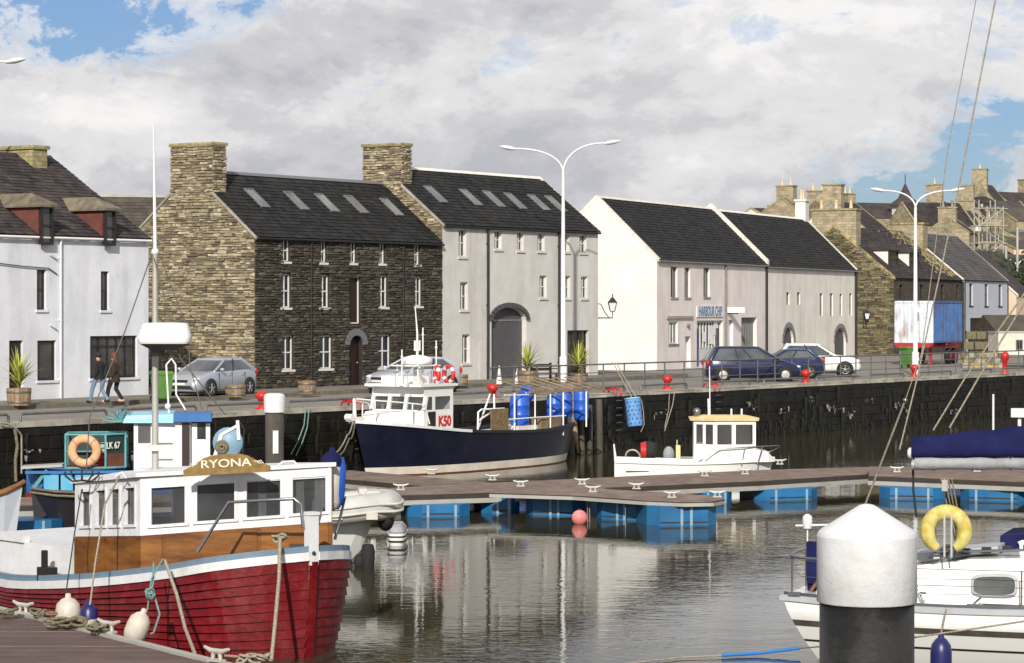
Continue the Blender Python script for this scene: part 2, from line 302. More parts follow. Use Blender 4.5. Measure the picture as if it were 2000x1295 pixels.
# calm and ruffled patches
pt = n.new('ShaderNodeTexNoise'); pt.inputs['Scale'].default_value = .09; pt.inputs['Detail'].default_value = 3; L.new(g.outputs['Position'], pt.inputs['Vector'])
pr = n.new('ShaderNodeMapRange'); L.new(pt.outputs['Fac'], pr.inputs[0]); pr.inputs[1].default_value = .35; pr.inputs[2].default_value = .65; pr.inputs[3].default_value = .3; pr.inputs[4].default_value = 1.0
a1 = wn(.9, (.45, 1, 1), 3, .0072); a2 = wn(5.0, (.5, 1, 1), 3, .0040)
ad = n.new('ShaderNodeMath'); ad.operation = 'ADD'; L.new(a1, ad.inputs[0]); L.new(a2, ad.inputs[1])
ml = n.new('ShaderNodeMath'); ml.operation = 'MULTIPLY'; L.new(ad.outputs[0], ml.inputs[0]); L.new(pr.outputs[0], ml.inputs[1])
bp = n.new('ShaderNodeBump'); bp.inputs['Strength'].default_value = 1; bp.inputs['Distance'].default_value = 1.0; L.new(ml.outputs[0], bp.inputs['Height']); L.new(bp.outputs[0], b.inputs['Normal'])
M['water'] = w
# ------------------------------------------------------------------ mesh helpers
def tag(o, label=None, cat=None, group=None, kind=None):
    if label: o['label'] = label
    if cat: o['category'] = cat
    if group: o['group'] = group
    if kind: o['kind'] = kind
    return o
def empty(name, loc, rz=0, label=None, cat=None, group=None, kind=None):
    o = bpy.data.objects.new(name, None); C.objects.link(o); o.location = loc; o.rotation_euler = (0, 0, rz); o.empty_display_size = .3
    return tag(o, label, cat, group, kind)
def basis(z):
    z = Vector(z).normalized(); x = Vector((0, 0, 1)).cross(z)
    if x.length < 1e-4: x = Vector((1, 0, 0))
    x.normalize(); return x, z.cross(x), z
class MB:
    def __init__(s): s.v = []; s.f = []; s.m = []; s.s = []
    def add(s, vs, fs, mi=0, sm=False):
        k = len(s.v); s.v += [tuple(v) for v in vs]
        for f in fs: s.f.append(tuple(i+k for i in f)); s.m.append(mi); s.s.append(sm)
        return s
    def quad(s, a, b, c, d, mi=0): return s.add([a, b, c, d], [(0, 1, 2, 3)], mi)
    def box(s, x0, y0, z0, x1, y1, z1, mi=0):
        return s.add([(x0, y0, z0), (x1, y0, z0), (x1, y1, z0), (x0, y1, z0), (x0, y0, z1), (x1, y0, z1), (x1, y1, z1), (x0, y1, z1)],
                     [(0, 3, 2, 1), (4, 5, 6, 7), (0, 1, 5, 4), (1, 2, 6, 5), (2, 3, 7, 6), (3, 0, 4, 7)], mi)
    def bar(s, a, b, w, h, mi=0, up=(0, 0, 1)):
        a = Vector(a); b = Vector(b); z = (b-a).normalized(); x = Vector(up).cross(z)
        if x.length < 1e-3: x = Vector((1, 0, 0)).cross(z)
        x.normalize(); y = z.cross(x); vs = []
        for p in (a, b):
            for sx, sy in ((-1, -1), (1, -1), (1, 1), (-1, 1)): vs.append(p+x*sx*w/2+y*sy*h/2)
        return s.add(vs, [(0, 3, 2, 1), (4, 5, 6, 7), (0, 1, 5, 4), (1, 2, 6, 5), (2, 3, 7, 6), (3, 0, 4, 7)], mi)
    def prism(s, poly, z0, z1, mi=0):
        """poly: list of xy, counter-clockwise"""
        n_ = len(poly); vs = [(p[0], p[1], z0) for p in poly]+[(p[0], p[1], z1) for p in poly]
        return s.add(vs, [tuple(range(n_))[::-1], tuple(range(n_, 2*n_))]+[(i, (i+1) % n_, n_+(i+1) % n_, n_+i) for i in range(n_)], mi)
    def loft(s, rings, mi=0, closed=True, cap=True, sm=True):
        k = len(rings[0]); vs = [p for r in rings for p in r]; fs = []
        for i in range(len(rings)-1):
            for j in range(k if closed else k-1):
                a = i*k+j; b_ = i*k+(j+1) % k; fs.append((a, b_, b_+k, a+k))
        s.add(vs, fs, mi, sm)
        if cap and closed:
            s.add(rings[0], [tuple(range(k))[::-1]], mi); s.add(rings[-1], [tuple(range(k))], mi)
        return s
    def tube(s, path, r, n=8, mi=0, sm=True, cap=True):
        path = [Vector(p) for p in path]; rs = r if isinstance(r, (list, tuple)) else [r]*len(path); rings = []
        px = None
        for i, p in enumerate(path):
            t = (path[min(i+1, len(path)-1)]-path[max(i-1, 0)])
            if t.length < 1e-6: t = Vector((0, 0, 1))
            t.normalize()
            if px is None: x = basis(t)[0]
            else:
                x = px - t*px.dot(t)
                x = x.normalized() if x.length > 1e-4 else basis(t)[0]
            px = x; y = t.cross(x)
            rings.append([p+(x*cos(2*pi*j/n)+y*sin(2*pi*j/n))*rs[i] for j in range(n)])
        return s.loft(rings, mi, True, cap, sm)
    def lathe(s, prof, c=(0, 0, 0), n=20, mi=0, ax='z', sm=True, cap=True):
        rings = []
        for r, h in prof:
            rg = []
            for j in range(n):
                a = 2*pi*j/n; x, y = r*cos(a), r*sin(a)
                p = (x, y, h) if ax == 'z' else ((h, x, y) if ax == 'x' else (y, h, x))
                rg.append((p[0]+c[0], p[1]+c[1], p[2]+c[2]))
            rings.append(rg)
        return s.loft(rings, mi, True, cap, sm)
    def ball(s, c, r, n=14, m=9, mi=0):
        r = r if isinstance(r, (list, tuple)) else (r, r, r)
        rings = [[(c[0]+r[0]*sin(pi*i/m)*cos(2*pi*j/n), c[1]+r[1]*sin(pi*i/m)*sin(2*pi*j/n), c[2]-r[2]*cos(pi*i/m)) for j in range(n)] for i in range(m+1)]
        return s.loft(rings, mi, True, False, True)
    def torus(s, c, R0, r, nrm=(0, 1, 0), n=24, m=8, mi=0, a0=0, a1=2*pi):
        x, y, z = basis(nrm); pts = []; full = abs(a1-a0-2*pi) < 1e-6
        k = n if full else n+1
        for i in range(k):
            a = a0+(a1-a0)*i/n; d = x*cos(a)+y*sin(a); pts.append([Vector(c)+d*(R0+r*cos(2*pi*j/m))+z*r*sin(2*pi*j/m) for j in range(m)])
        if full: pts.append(pts[0])
        return s.loft(pts, mi, True, not full, True)
def build(name, mb, mats, parent=None, loc=(0, 0, 0), rz=0, rot=None, label=None, cat=None, group=None, kind=None, origin=None):
    me = bpy.data.meshes.new(name)
    vs = mb.v
    if origin is not None:
        ox, oy, oz = origin; vs = [(x-ox, y-oy, z-oz) for x, y, z in vs]; loc = origin
    me.from_pydata(vs, [], mb.f)
    if isinstance(mats, str): mats = [mats]
    for m_ in mats: me.materials.append(M[m_])
    me.polygons.foreach_set('material_index', mb.m); me.polygons.foreach_set('use_smooth', mb.s)
    me.update()
    o = bpy.data.objects.new(name, me); C.objects.link(o); o.location = loc; o.rotation_euler = rot if rot else (0, 0, rz)
    if parent: o.parent = parent
    return tag(o, label, cat, group, kind)
KIDS = {}
def copy_tree(o, parent=None):
    c = o.copy(); C.objects.link(c); c.parent = parent
    for ch in list(o.children): copy_tree(ch, c)
    return c
def text(s_, size, mat, parent, loc, rot, name='lettering', ext=.004, kind=None, sx=1.0, bold=0):
    cu = bpy.data.curves.new(name, 'FONT'); cu.body = s_; cu.size = size; cu.extrude = ext; cu.align_x = 'CENTER'; cu.align_y = 'CENTER'; cu.offset = bold
    t_ = bpy.data.objects.new(name, cu); C.objects.link(t_)
    dg = bpy.context.evaluated_depsgraph_get(); me = bpy.data.meshes.new_from_object(t_.evaluated_get(dg)); bpy.data.objects.remove(t_)
    me.materials.clear(); me.materials.append(M[mat])
    o = bpy.data.objects.new(name, me); C.objects.link(o); o.location = loc; o.rotation_euler = rot; o.scale = (sx, 1, 1); o.parent = parent; return o
class Fr:
    """local frame of a facade: x along it, y inland, z up"""
    def __init__(s, o, d):
        s.o = Vector(o); s.d = Vector((d[0], d[1], 0)).normalized(); s.m = Vector((-s.d.y, s.d.x, 0)); s.a = atan2(s.d.y, s.d.x)
    def hit(s, u, v, y=0.0, slope=None, ze=0.0):
        """local point seen at picture pixel (u,v) on the plane y=const, or on the roof plane z=ze+slope*y"""
        r = Vector(((u-1000)/FP, 1, (605-v)/FP)); c = Vector((0, 0, CAMZ))
        rl = Vector((r.dot(s.d), r.dot(s.m), r.z)); cl = c-s.o; cl = Vector((cl.dot(s.d), cl.dot(s.m), cl.z))
        if slope is None: k = (y-cl.y)/rl.y
        else: k = (ze+slope*cl.y-cl.z)/(rl.z-slope*rl.y)
        return cl+rl*k
    def w(s, x, y, z): return s.o+s.d*x+s.m*y+Vector((0, 0, z))
# ================================================================== water, ground, quay
build('water', MB().quad((-3000, -400, 0), (4000, -400, 0), (4000, 6000, 0), (-3000, 6000, 0)), 'water', kind='structure')
gm = MB()
gm.v = [tuple(Q(-300, 0, QZ-.02)), tuple(Q(2600, 0, QZ-.02)), tuple(Q(2600, 3200, QZ-.02)), tuple(Q(-300, 3200, QZ-.02))]; gm.f = [(0, 1, 2, 3)]; gm.m = [0]; gm.s = [False]
build('ground', gm, 'road', kind='structure')
# hill behind the town at the right
def hz(x, y):
    a = max(0, min(1, (y-215-(.25*(60-x)))/75)); a = a*a*(3-2*a)
    b_ = max(0, min(1, (x-18)/32)); b_ = b_*b_*(3-2*b_)
    return QZ-.6+a*b_*12.5 + .4*sin(x*.31)*sin(y*.23)*a
hm = MB(); nx, ny = 50, 40
for j in range(ny+1):
    for i in range(nx+1):
        x = 5+i*5; y = 195+j*8; hm.v.append((x, y, hz(x, y)))
for j in range(ny):
    for i in range(nx):
        a = j*(nx+1)+i; hm.f.append((a, a+1, a+nx+2, a+nx+1)); hm.m.append(0); hm.s.append(True)
build('hill', hm, 'hill', kind='structure')
# quay wall of dark wet blocks
root = empty('harbour_wall', Q(-30, 0, 0), QANG, 'long dark wet stone harbour wall below the quay, streaked with weed', 'harbour wall')
S0, S1 = -30.0, 92.0
OFF = 30.0                                              # local x = s + OFF; local y = t
wm = MB(); wm.box(0, .035, -1, S1+OFF, 1.5, QZ-.13); build('wall', wm, 'quay_block', root)
def unit_block(name, mat, n=4, jt=.02):
    out = []
    for k in range(n):
        c = .07; j = lambda: R(-jt, jt)
        vs = [(-.5+j(), 0, -.5+j()), (.5+j(), 0, -.5+j()), (.5+j(), 0, .5+j()), (-.5+j(), 0, .5+j()),
              (-.5+c+j(), -1, -.5+c+j()), (.5-c+j(), -1+R(0, .3), -.5+c+j()), (.5-c+j(), -1, .5-c+j()), (-.5+c+j(), -1+R(0, .3), .5-c+j())]
        fs = [(4, 5, 6, 7), (0, 1, 5, 4), (1, 2, 6, 5), (2, 3, 7, 6), (3, 0, 4, 7)]
        me = bpy.data.meshes.new(name); me.from_pydata(vs, [], fs); me.materials.append(M[mat]); out.append(me)
    return out
def piece(name, me, parent, loc, rz=0, sc=(1, 1, 1)):
    o = bpy.data.objects.new(name, me); C.objects.link(o); o.parent = parent; o.location = loc; o.rotation_euler = (0, 0, rz); o.scale = sc; return o
ub = unit_block('block', 'quay_block'); blocks = []
z = -.5; row = 0
while z < QZ-.22:
    h = .42 if row % 2 else .36
    if z+h > QZ-.14: h = QZ-.14-z
    x = -R(0, .8)
    while x < S1+OFF:
        wd_ = R(.7, 1.6); blocks.append((x, z, wd_, h)); x += wd_+.006
    z += h+.006; row += 1
blocks = [b_ for b_ in blocks if b_[0] > 0 and b_[3] > .1]
vis = [b_ for b_ in blocks if 27 < b_[0] < S1+OFF and b_[1] > -.05]
vis.sort(key=lambda b_: -b_[2]*b_[3]*(1-abs(b_[0]-62)/200)); vset = set(vis[:298])
sm_ = MB()
for b_ in blocks:
    x, z, wd_, h = b_; dp = R(.015, .04)
    if b_ in vset: piece('block', random.choice(ub), root, (x+wd_/2, .04, z+h/2), 0, (wd_, dp, h))
    else:
        me = random.choice(ub); sm_.add([(v.co.x*wd_+x+wd_/2, v.co.y*dp+.04, v.co.z*h+z+h/2) for v in me.vertices], [tuple(p.vertices) for p in me.polygons])
build('block', sm_, 'quay_block', root, kind='stuff')
cs = MB(); x = 0
cme = []
for k in range(3):
    m1 = MB(); m1.add([(0, 0, -.15), (1, 0, -.15), (1, .72, -.15), (0, .72, -.15), (.012, .02, 0), (.988, .02+R(0, .02), 0), (.988, .72, 0), (.012, .72, 0)], [(0, 1, 5, 4), (1, 2, 6, 5), (2, 3, 7, 6), (3, 0, 4, 7), (4, 5, 6, 7)])
    o = build('coping_stone', m1, 'quay_coping', root); cme.append(o.data); bpy.data.objects.remove(o)
x = 0
while x < S1+OFF:
    wd_ = R(1.0, 1.5); piece('coping_stone', random.choice(cme), root, (x, R(-.03, .01), QZ+.012+R(-.008, .008)), 0, (wd_-.02, 1, 1)); x += wd_
# weed and chalky streaks that hang down the wall
st_ = MB(); ch = MB()
for k in range(260):
    s = R(0, S1); z1 = R(.6, QZ-.2); hh = R(.2, 1.0); w_ = R(.03, .16)
    x = s+OFF
    st_.add([(x-w_, -.055, z1), (x+w_, -.055, z1), (x+w_*R(.2, .6), -.03, z1-hh), (x-w_*R(.1, .5), -.03, z1-hh*.9)], [(0, 3, 2, 1)])
for k in range(1400):
    x = R(0, S1+OFF); z1 = R(.0, .55)+.15*sin(x*.35)+.1*sin(x*1.7); hh = R(.15, .5); w_ = R(.015, .06)
    st_.add([(x-w_, -.02, z1), (x+w_, -.02, z1), (x+w_*R(.4, 1), -.045, z1-hh), (x-w_*R(.3, 1), -.045, z1-hh*.9)], [(0, 3, 2, 1)])
build('weed', st_, 'weed', root, kind='stuff')
for k, (u, v) in enumerate([(60, 880), (255, 880), (1240, 800), (1290, 805), (1640, 800), (1625, 790), (1700, 780), (1755, 790), (1590, 778), (1765, 800), (1530, 800), (1470, 790), (1130, 850), (1660, 806), (1865, 803)]):
    s = sofu(u, -.06); P = Q(s, -.06, 0); zc = CAMZ-(v-605)*P.y/FP
    for q in range(7):
        x = s+OFF+R(-.5, .5); zz = zc+R(-.15, .15); a = R(.03, .14); hh = R(.02, .08) if random.random() < .6 else R(.1, .28)
        ch.add([(x-a, -.062, zz), (x+a*.8, -.062, zz-R(0, .03)), (x+a*.5, -.062, zz-hh), (x-a*.7, -.062, zz-hh*R(.6, 1))], [(0, 3, 2, 1)])
build('lime_stain', ch, 'chalk', root, kind='stuff')
# buttress-like timber fender piles at the middle of the wall
fr = empty('timber_fender_frame', Q(sofu(1150, -.3), -.3, 0), QANG, 'dark vertical timber fender piles on the harbour wall behind the blue boat stern', 'fender frame')
for k, (dx, tp, r) in enumerate(((-1.3, 2.1, .13), (-.55, 2.2, .11), (.1, 1.9, .12), (.8, 2.1, .14))):
    build('timber_pile', MB().tube([(dx, R(-.1, .1), -.8), (dx, 0, tp*.5), (dx+R(-.05, .05), 0.02, tp)], r, 8), 'pile_wood', fr)
# pavement: raised slab with kerb stones in front of the buildings
def pxs(u, v): P = W(u, v, QZ)-QA; return P.dot(Qd), P.dot(Qm)
kerb = [(-24, 7.6), (13.5, 7.9), (27, 8.7), (38, 9.6), (52, 10.6), (60, 11.2)]
pv = empty('pavement', Q(0, 0, 0), QANG, kind='structure')
back = 30
ptop = MB()
for (a, ta), (b_, tb) in zip(kerb, kerb[1:]):
    ptop.quad((a, ta+.3, QZ+.10), (b_, tb+.3, QZ+.10), (b_, back, QZ+.10), (a, back, QZ+.10))
build('paving_bed', ptop, 'kerb', pv)
slab = MB().add([(0, 0, 0), (1, 0, 0), (1, 1, 0), (0, 1, 0), (.01, .015, .035), (.99, .015, .035), (.99, .985, .035), (.01, .985, .035)], [(4, 5, 6, 7), (0, 1, 5, 4), (1, 2, 6, 5), (2, 3, 7, 6), (3, 0, 4, 7)])
o = build('paving_slab', slab, 'pavement', pv); sme = o.data; bpy.data.objects.remove(o)
ks = MB().add([(0, 0, -.02), (1, 0, -.02), (1, .3, -.02), (0, .3, -.02), (.01, .03, .13), (.99, .03, .13), (.99, .3, .13), (.01, .3, .13)], [(4, 5, 6, 7), (0, 1, 5, 4), (1, 2, 6, 5), (2, 3, 7, 6), (3, 0, 4, 7)])
o = build('kerb_stone', ks, 'kerb', pv); kme = o.data; bpy.data.objects.remove(o)
def kt(s):
    for (a, ta), (b_, tb) in zip(kerb, kerb[1:]):
        if a <= s <= b_: return ta+(tb-ta)*(s-a)/(b_-a)
    return kerb[-1][1]
s = -18.0; nsl = 0
while s < 58:
    a = atan2(kt(s+1)-kt(s), 1); piece('kerb_stone', kme, pv, (s, kt(s), QZ), a, (1.0, 1, 1))
    t = kt(s)+.32
    for k in range(4):
        if nsl < 290: piece('paving_slab', sme, pv, (s, t+k*.8, QZ+.103), a, (.98, .78, 1)); nsl += 1
    s += 1.01
for q in range(5):
    u_ = [960, 700, 420, 1230, 90][q]; v_ = [772, 790, 785, 752, 812][q]
# ================================================================== house kit
def unit(name, mat): return unit_block(name, mat, 9, .075)
def lay_stones(rows, xlim, holes, h0=.07, h1=.16, w0=.12, w1=.44):
    out = []; z, zt = rows
    while z < zt-.05:
        h = min(R(h0, h1), zt-z); lim = xlim(z+h)
        if lim and lim[1]-lim[0] > .1:
            a, b_ = lim; segs = [(a, b_)]
            for (hx0, hz0, hx1, hz1) in holes:
                if hz0 < z+h*.7 and hz1 > z+h*.3:
                    ns = []
                    for (p, q) in segs:
                        if hx1 <= p or hx0 >= q: ns.append((p, q))
                        else:
                            if hx0 > p: ns.append((p, hx0))
                            if hx1 < q: ns.append((hx1, q))
                    segs = ns
            for (p, q) in segs:
                x = p
                while x < q-.02:
                    w_ = R(w0, w1)*(1.5 if random.random() < .1 else 1)
                    if q-(x+w_) < .14: w_ = q-x
                    hh = h-.014
                    if random.random() < .3 and h > .1: out.append((x, z, w_-.014, hh*.48)); out.append((x, z+hh*.52, w_-.014, hh*.48))
                    else: out.append((x, z, w_-.014, hh))
                    x += w_
        z += h
    return out
def sash(parent, x0, z0, x1, z1, y=.13, mat='frame_white', glass='glass_dark', nx=2, ny=2, fw=.06, sill=None, name='window', bars=.035, sillmat='coping', curtain=None):
    f = MB(); e = .004
    f.box(x0, y-.03, z0, x0+fw, y+.05, z1); f.box(x1-fw, y-.03, z0, x1, y+.05, z1)
    f.box(x0+fw, y-.03, z1-fw, x1-fw, y+.05, z1); f.box(x0+fw, y-.03, z0, x1-fw, y+.05, z0+fw)
    ix0, ix1, iz0, iz1 = x0+fw, x1-fw, z0+fw, z1-fw
    for i in range(1, nx): x = ix0+(ix1-ix0)*i/nx; f.box(x-bars/2, y-.02, iz0, x+bars/2, y+.03, iz1)
    for j in range(1, ny): zz = iz0+(iz1-iz0)*j/ny; b2 = bars*(1.35 if j*2 == ny else 1); f.box(ix0, y-.024, zz-b2/2, ix1, y+.026, zz+b2/2)
    o = build(name, f, mat, parent)
    for i in range(nx):
        for j in range(ny):
            g_ = MB(); a = ix0+(ix1-ix0)*i/nx; b_ = ix0+(ix1-ix0)*(i+1)/nx; c_ = iz0+(iz1-iz0)*j/ny; d_ = iz0+(iz1-iz0)*(j+1)/ny
            t1, t2 = R(-.004, .004), R(-.004, .004)
            g_.quad((a, y+.012+t1, c_), (b_, y+.012-t1, c_), (b_, y+.012+t2, d_), (a, y+.012-t2, d_)); build('pane', g_, glass, o)
    if sill: build('sill', MB().box(x0-.07, -.06, z0-.09, x1+.07, y-.03, z0), sillmat, o)
    return o
class House:
    def __init__(s, name, F, L, Dp, ze, zr, fmat, gmat, rmat, label, cat='house', holes=(), arches=(), group=None, th=.2, zb=-.3, oh=.08, slates=True, gable2=None, yr=None, ov=0.0, backlow=None):
        s.F = F; s.L = L; s.D = Dp; s.ze = ze; s.zr = zr; s.yr = yr if yr else Dp/2; s.zb = zb
        s.root = empty(name, F.o, F.a, label, cat, group)
        s.slope = (zr-ze)/s.yr; mb = MB(); H = list(holes)
        xs = sorted(set([0, L]+[max(0, min(L, v)) for h in H for v in (h[0], h[2])])); zs = sorted(set([zb, ze]+[max(zb, min(ze, v)) for h in H for v in (h[1], h[3])]))
        for i in range(len(xs)-1):
            for j in range(len(zs)-1):
                cx, cz = (xs[i]+xs[i+1])/2, (zs[j]+zs[j+1])/2
                if any(h[0] < cx < h[2] and h[1] < cz < h[3] for h in H): continue
                mb.quad((xs[i], 0, zs[j]), (xs[i+1], 0, zs[j]), (xs[i+1], 0, zs[j+1]), (xs[i], 0, zs[j+1]))
        for h in H:
            x0, z0, x1, z1 = h[:4]; t = th
            mb.quad((x0, 0, z0), (x0, 0, z1), (x0, t, z1), (x0, t, z0)); mb.quad((x1, 0, z0), (x1, t, z0), (x1, t, z1), (x1, 0, z1))
            mb.quad((x0, 0, z1), (x1, 0, z1), (x1, t, z1), (x0, t, z1)); mb.quad((x0, 0, z0), (x0, t, z0), (x1, t, z0), (x1, 0, z0))
            mb.quad((x0, t, z0), (x1, t, z0), (x1, t, z1), (x0, t, z1), 2)
        for (x0, zs_, x1, z1) in arches:                # spandrels of arched openings
            n_ = 12; c_ = (x0+x1)/2; rx = (x1-x0)/2; rz = z1-zs_
            for i in range(n_):
                a, b_ = pi-pi*i/n_, pi-pi*(i+1)/n_; p = (c_+rx*cos(a), zs_+rz*sin(a)); q = (c_+rx*cos(b_), zs_+rz*sin(b_))
                mb.quad((p[0], 0, p[1]), (q[0], 0, q[1]), (q[0], 0, z1), (p[0], 0, z1)); mb.quad((p[0], 0, p[1]), (p[0], th, p[1]), (q[0], th, q[1]), (q[0], 0, q[1]))
        yr_ = s.yr
        for x, fl in ((0, 0), (L, 1)):
            p = [(x, 0, zb), (x, Dp, zb), (x, Dp, ze), (x, yr_, zr), (x, 0, ze)]
            mb.add(p, [(0, 4, 3, 2, 1) if fl == 0 else (0, 1, 2, 3, 4)], 1)
        mb.quad((0, Dp, zb), (0, Dp, ze), (L, Dp, ze), (L, Dp, zb), 1)
        s.wall = build('wall', mb, [fmat, gmat, 'interior'], s.root)
        # roof
        e = .09; r = MB(); sl_ = s.slope; oy = oh
        x0r, x1r = -ov, L+ov
        def slab_(y0, z0, y1, z1):
            r.add([(x0r, y0, z0), (x1r, y0, z0), (x1r, y1, z1), (x0r, y1, z1), (x0r, y0, z0+e), (x1r, y0, z0+e), (x1r, y1, z1+e), (x0r, y1, z1+e)],
                  [(0, 3, 2, 1), (4, 5, 6, 7), (0, 1, 5, 4), (1, 2, 6, 5), (2, 3, 7, 6), (3, 0, 4, 7)])
        slab_(-oy, ze-oy*sl_+.01, yr_, zr+.01); slab_(Dp+oy, ze-oy*sl_+.01, yr_, zr+.01)
        s.roof = build('roof', r, rmat, s.root); s.rmat = rmat; s.e = e
        if slates: s.slates()
    def slates(s, w=.30, course=.24, front=True):
        sm = MB(); n_ = sqrt(s.yr**2+(s.zr-s.ze)**2); nc = int((n_+.1)/course); uy, uz = s.yr/n_, (s.zr-s.ze)/n_; ny_, nz_ = -uz, uy
        for c_ in range(nc):
            d0 = -.12+c_*course; d1 = d0+course*1.04; x = -R(0, w)
            while x < s.L:
                w_ = w*R(.85, 1.15); a, b_ = max(x, 0), min(x+w_-.006, s.L); x += w_
                if b_-a < .05: continue
                l0 = s.e+.034+R(-.006, .008); l1 = s.e+.012; dj = R(-.012, .012)
                def P(xx, d, l): return (xx, d*uy+ny_*l, s.ze+d*uz+nz_*l+.01)
                sm.add([P(a, d0+dj, l0), P(b_, d0+dj, l0+R(-.003, .003)), P(b_, d1, l1), P(a, d1, l1), P(a, d0+dj, l0-.022), P(b_, d0+dj, l0-.022)], [(0, 1, 2, 3), (4, 5, 1, 0)])
        build('slate', sm, s.rmat, s.roof, kind='stuff')
    def skew(s, x, w=.3, h=.16, mat='coping', y0=None, name='skew', both=True, y1=None):
        """raised coping along a gable"""
        y0 = -.12 if y0 is None else y0; y1 = s.yr if y1 is None else y1
        n_ = max(2, int((y1-y0)/.7))
        for sgn in ((1, -1) if both else (1,)):
            k = MB()
            for i in range(n_):
                a = y0+(y1-y0)*i/n_; b_ = y0+(y1-y0)*(i+1)/n_-.012
                za, zb_ = s.ze+a*s.slope, s.ze+b_*s.slope
                if sgn < 0: a, b_ = 2*s.yr-a, 2*s.yr-b_
                k.add([(x, a, za), (x+w, a, za), (x+w, b_, zb_), (x, b_, zb_), (x, a, za+s.e+h), (x+w, a, za+s.e+h), (x+w, b_, zb_+s.e+h), (x, b_, zb_+s.e+h)],
                      [(0, 3, 2, 1), (4, 5, 6, 7), (0, 1, 5, 4), (1, 2, 6, 5), (2, 3, 7, 6), (3, 0, 4, 7)])
            build(name, k, mat, s.root)
    def chimney(s, x0, y0, x1, y1, zt, mat, cap='coping', pots=0, potmat='coping', zb=None, base=None):
        zb = base if base is not None else s.ze
        c_ = build('chimney', MB().box(x0, y0, zb, x1, y1, zt), mat, s.root)
        build('chimney_cap', MB().box(x0-.08, y0-.08, zt, x1+.08, y1+.08, zt+.14), cap, c_)
        for i in range(pots):
            yy = y0+(y1-y0)*(i+.5)/pots if (y1-y0) > (x1-x0) else (y0+y1)/2; xx = (x0+x1)/2 if (y1-y0) > (x1-x0) else x0+(x1-x0)*(i+.5)/pots
            build('chimney_pot', MB().lathe([(.13, zt+.14), (.15, zt+.18), (.12, zt+.25), (.11, zt+.75), (.14, zt+.8), (.10, zt+.8)], (xx, yy, 0), 10), potmat, c_)
        return c_
    def pipe(s, x, z0=0, z1=None, mat='black', r=.045, y=-.07):
        z1 = s.ze-.1 if z1 is None else z1
        p = MB().tube([(x, y, z0), (x, y, z1-.2), (x, y-.02, z1)], r, 6)
        for zz in (z0+.8, (z0+z1)/2, z1-.7): p.box(x-.07, y-.02, zz, x+.07, -.002, zz+.05)
        return build('downpipe', p, mat, s.root)
    def gutter(s, x0=0, x1=None, mat='black'):
        x1 = s.L if x1 is None else x1
        return build('gutter', MB().tube([(x0, -.15, s.ze-.06), (x1, -.15, s.ze-.06)], .055, 6), mat, s.root)
    def ridge(s, x0=0, x1=None, mat='lead'):
        x1 = s.L if x1 is None else x1; z = s.zr+s.e+.03; y = s.yr
        return build('ridge_tile', MB().add([(x0, y-.16, z-.1), (x1, y-.16, z-.1), (x1, y, z+.04), (x0, y, z+.04), (x0, y+.16, z-.1), (x1, y+.16, z-.1)], [(0, 1, 2, 3), (3, 2, 5, 4)]), mat, s.root)
    def pxr(s, u0, v0, u1, v1):
        a = s.F.hit(u0, (v0+v1)/2); b_ = s.F.hit(u1, (v0+v1)/2); um = (u0+u1)/2
        return (a.x, s.F.hit(um, v1).z, b_.x, s.F.hit(um, v0).z)
    def skylight(s, u, v, w=.60, ln=1.3):
        p = s.F.hit(u, v, slope=s.slope, ze=s.ze); n_ = sqrt(1+s.slope**2); uy, uz = 1/n_, s.slope/n_; ny_, nz_ = -uz, uy
        def P(x, d, l): return (p.x+x, p.y+d*uy+ny_*l, p.z+d*uz+nz_*l)
        f = MB(); l0, l1 = .09, .17
        def rb(xa, xb, da, db, la, lb): f.add([P(xa, da, la), P(xb, da, la), P(xb, db, la), P(xa, db, la), P(xa, da, lb), P(xb, da, lb), P(xb, db, lb), P(xa, db, lb)], [(0, 3, 2, 1), (4, 5, 6, 7), (0, 1, 5, 4), (1, 2, 6, 5), (2, 3, 7, 6), (3, 0, 4, 7)])
        t = .05
        rb(-w/2, -w/2+t, -ln/2, ln/2, l0, l1); rb(w/2-t, w/2, -ln/2, ln/2, l0, l1); rb(-w/2+t, w/2-t, ln/2-t, ln/2, l0, l1); rb(-w/2+t, w/2-t, -ln/2, -ln/2+t, l0, l1)
        rb(-t/2, t/2, -ln/2+t, ln/2-t, l0, l1-.01)
        o = build('skylight', f, 'lead', s.roof)
        for sg in (-1, 0):
            xa = -w/2+t if sg else t/2; xb = -t/2 if sg else w/2-t
            build('skylight_glass', MB().quad(P(xa, -ln/2+t, .14), P(xb, -ln/2+t, .14), P(xb, ln/2-t, .14), P(xa, ln/2-t, .14)), 'glass_skylight', s.roof)
        return o
def facade_len(F, u): return F.hit(u, 700).x
FH = [Qd.x, Qd.y]
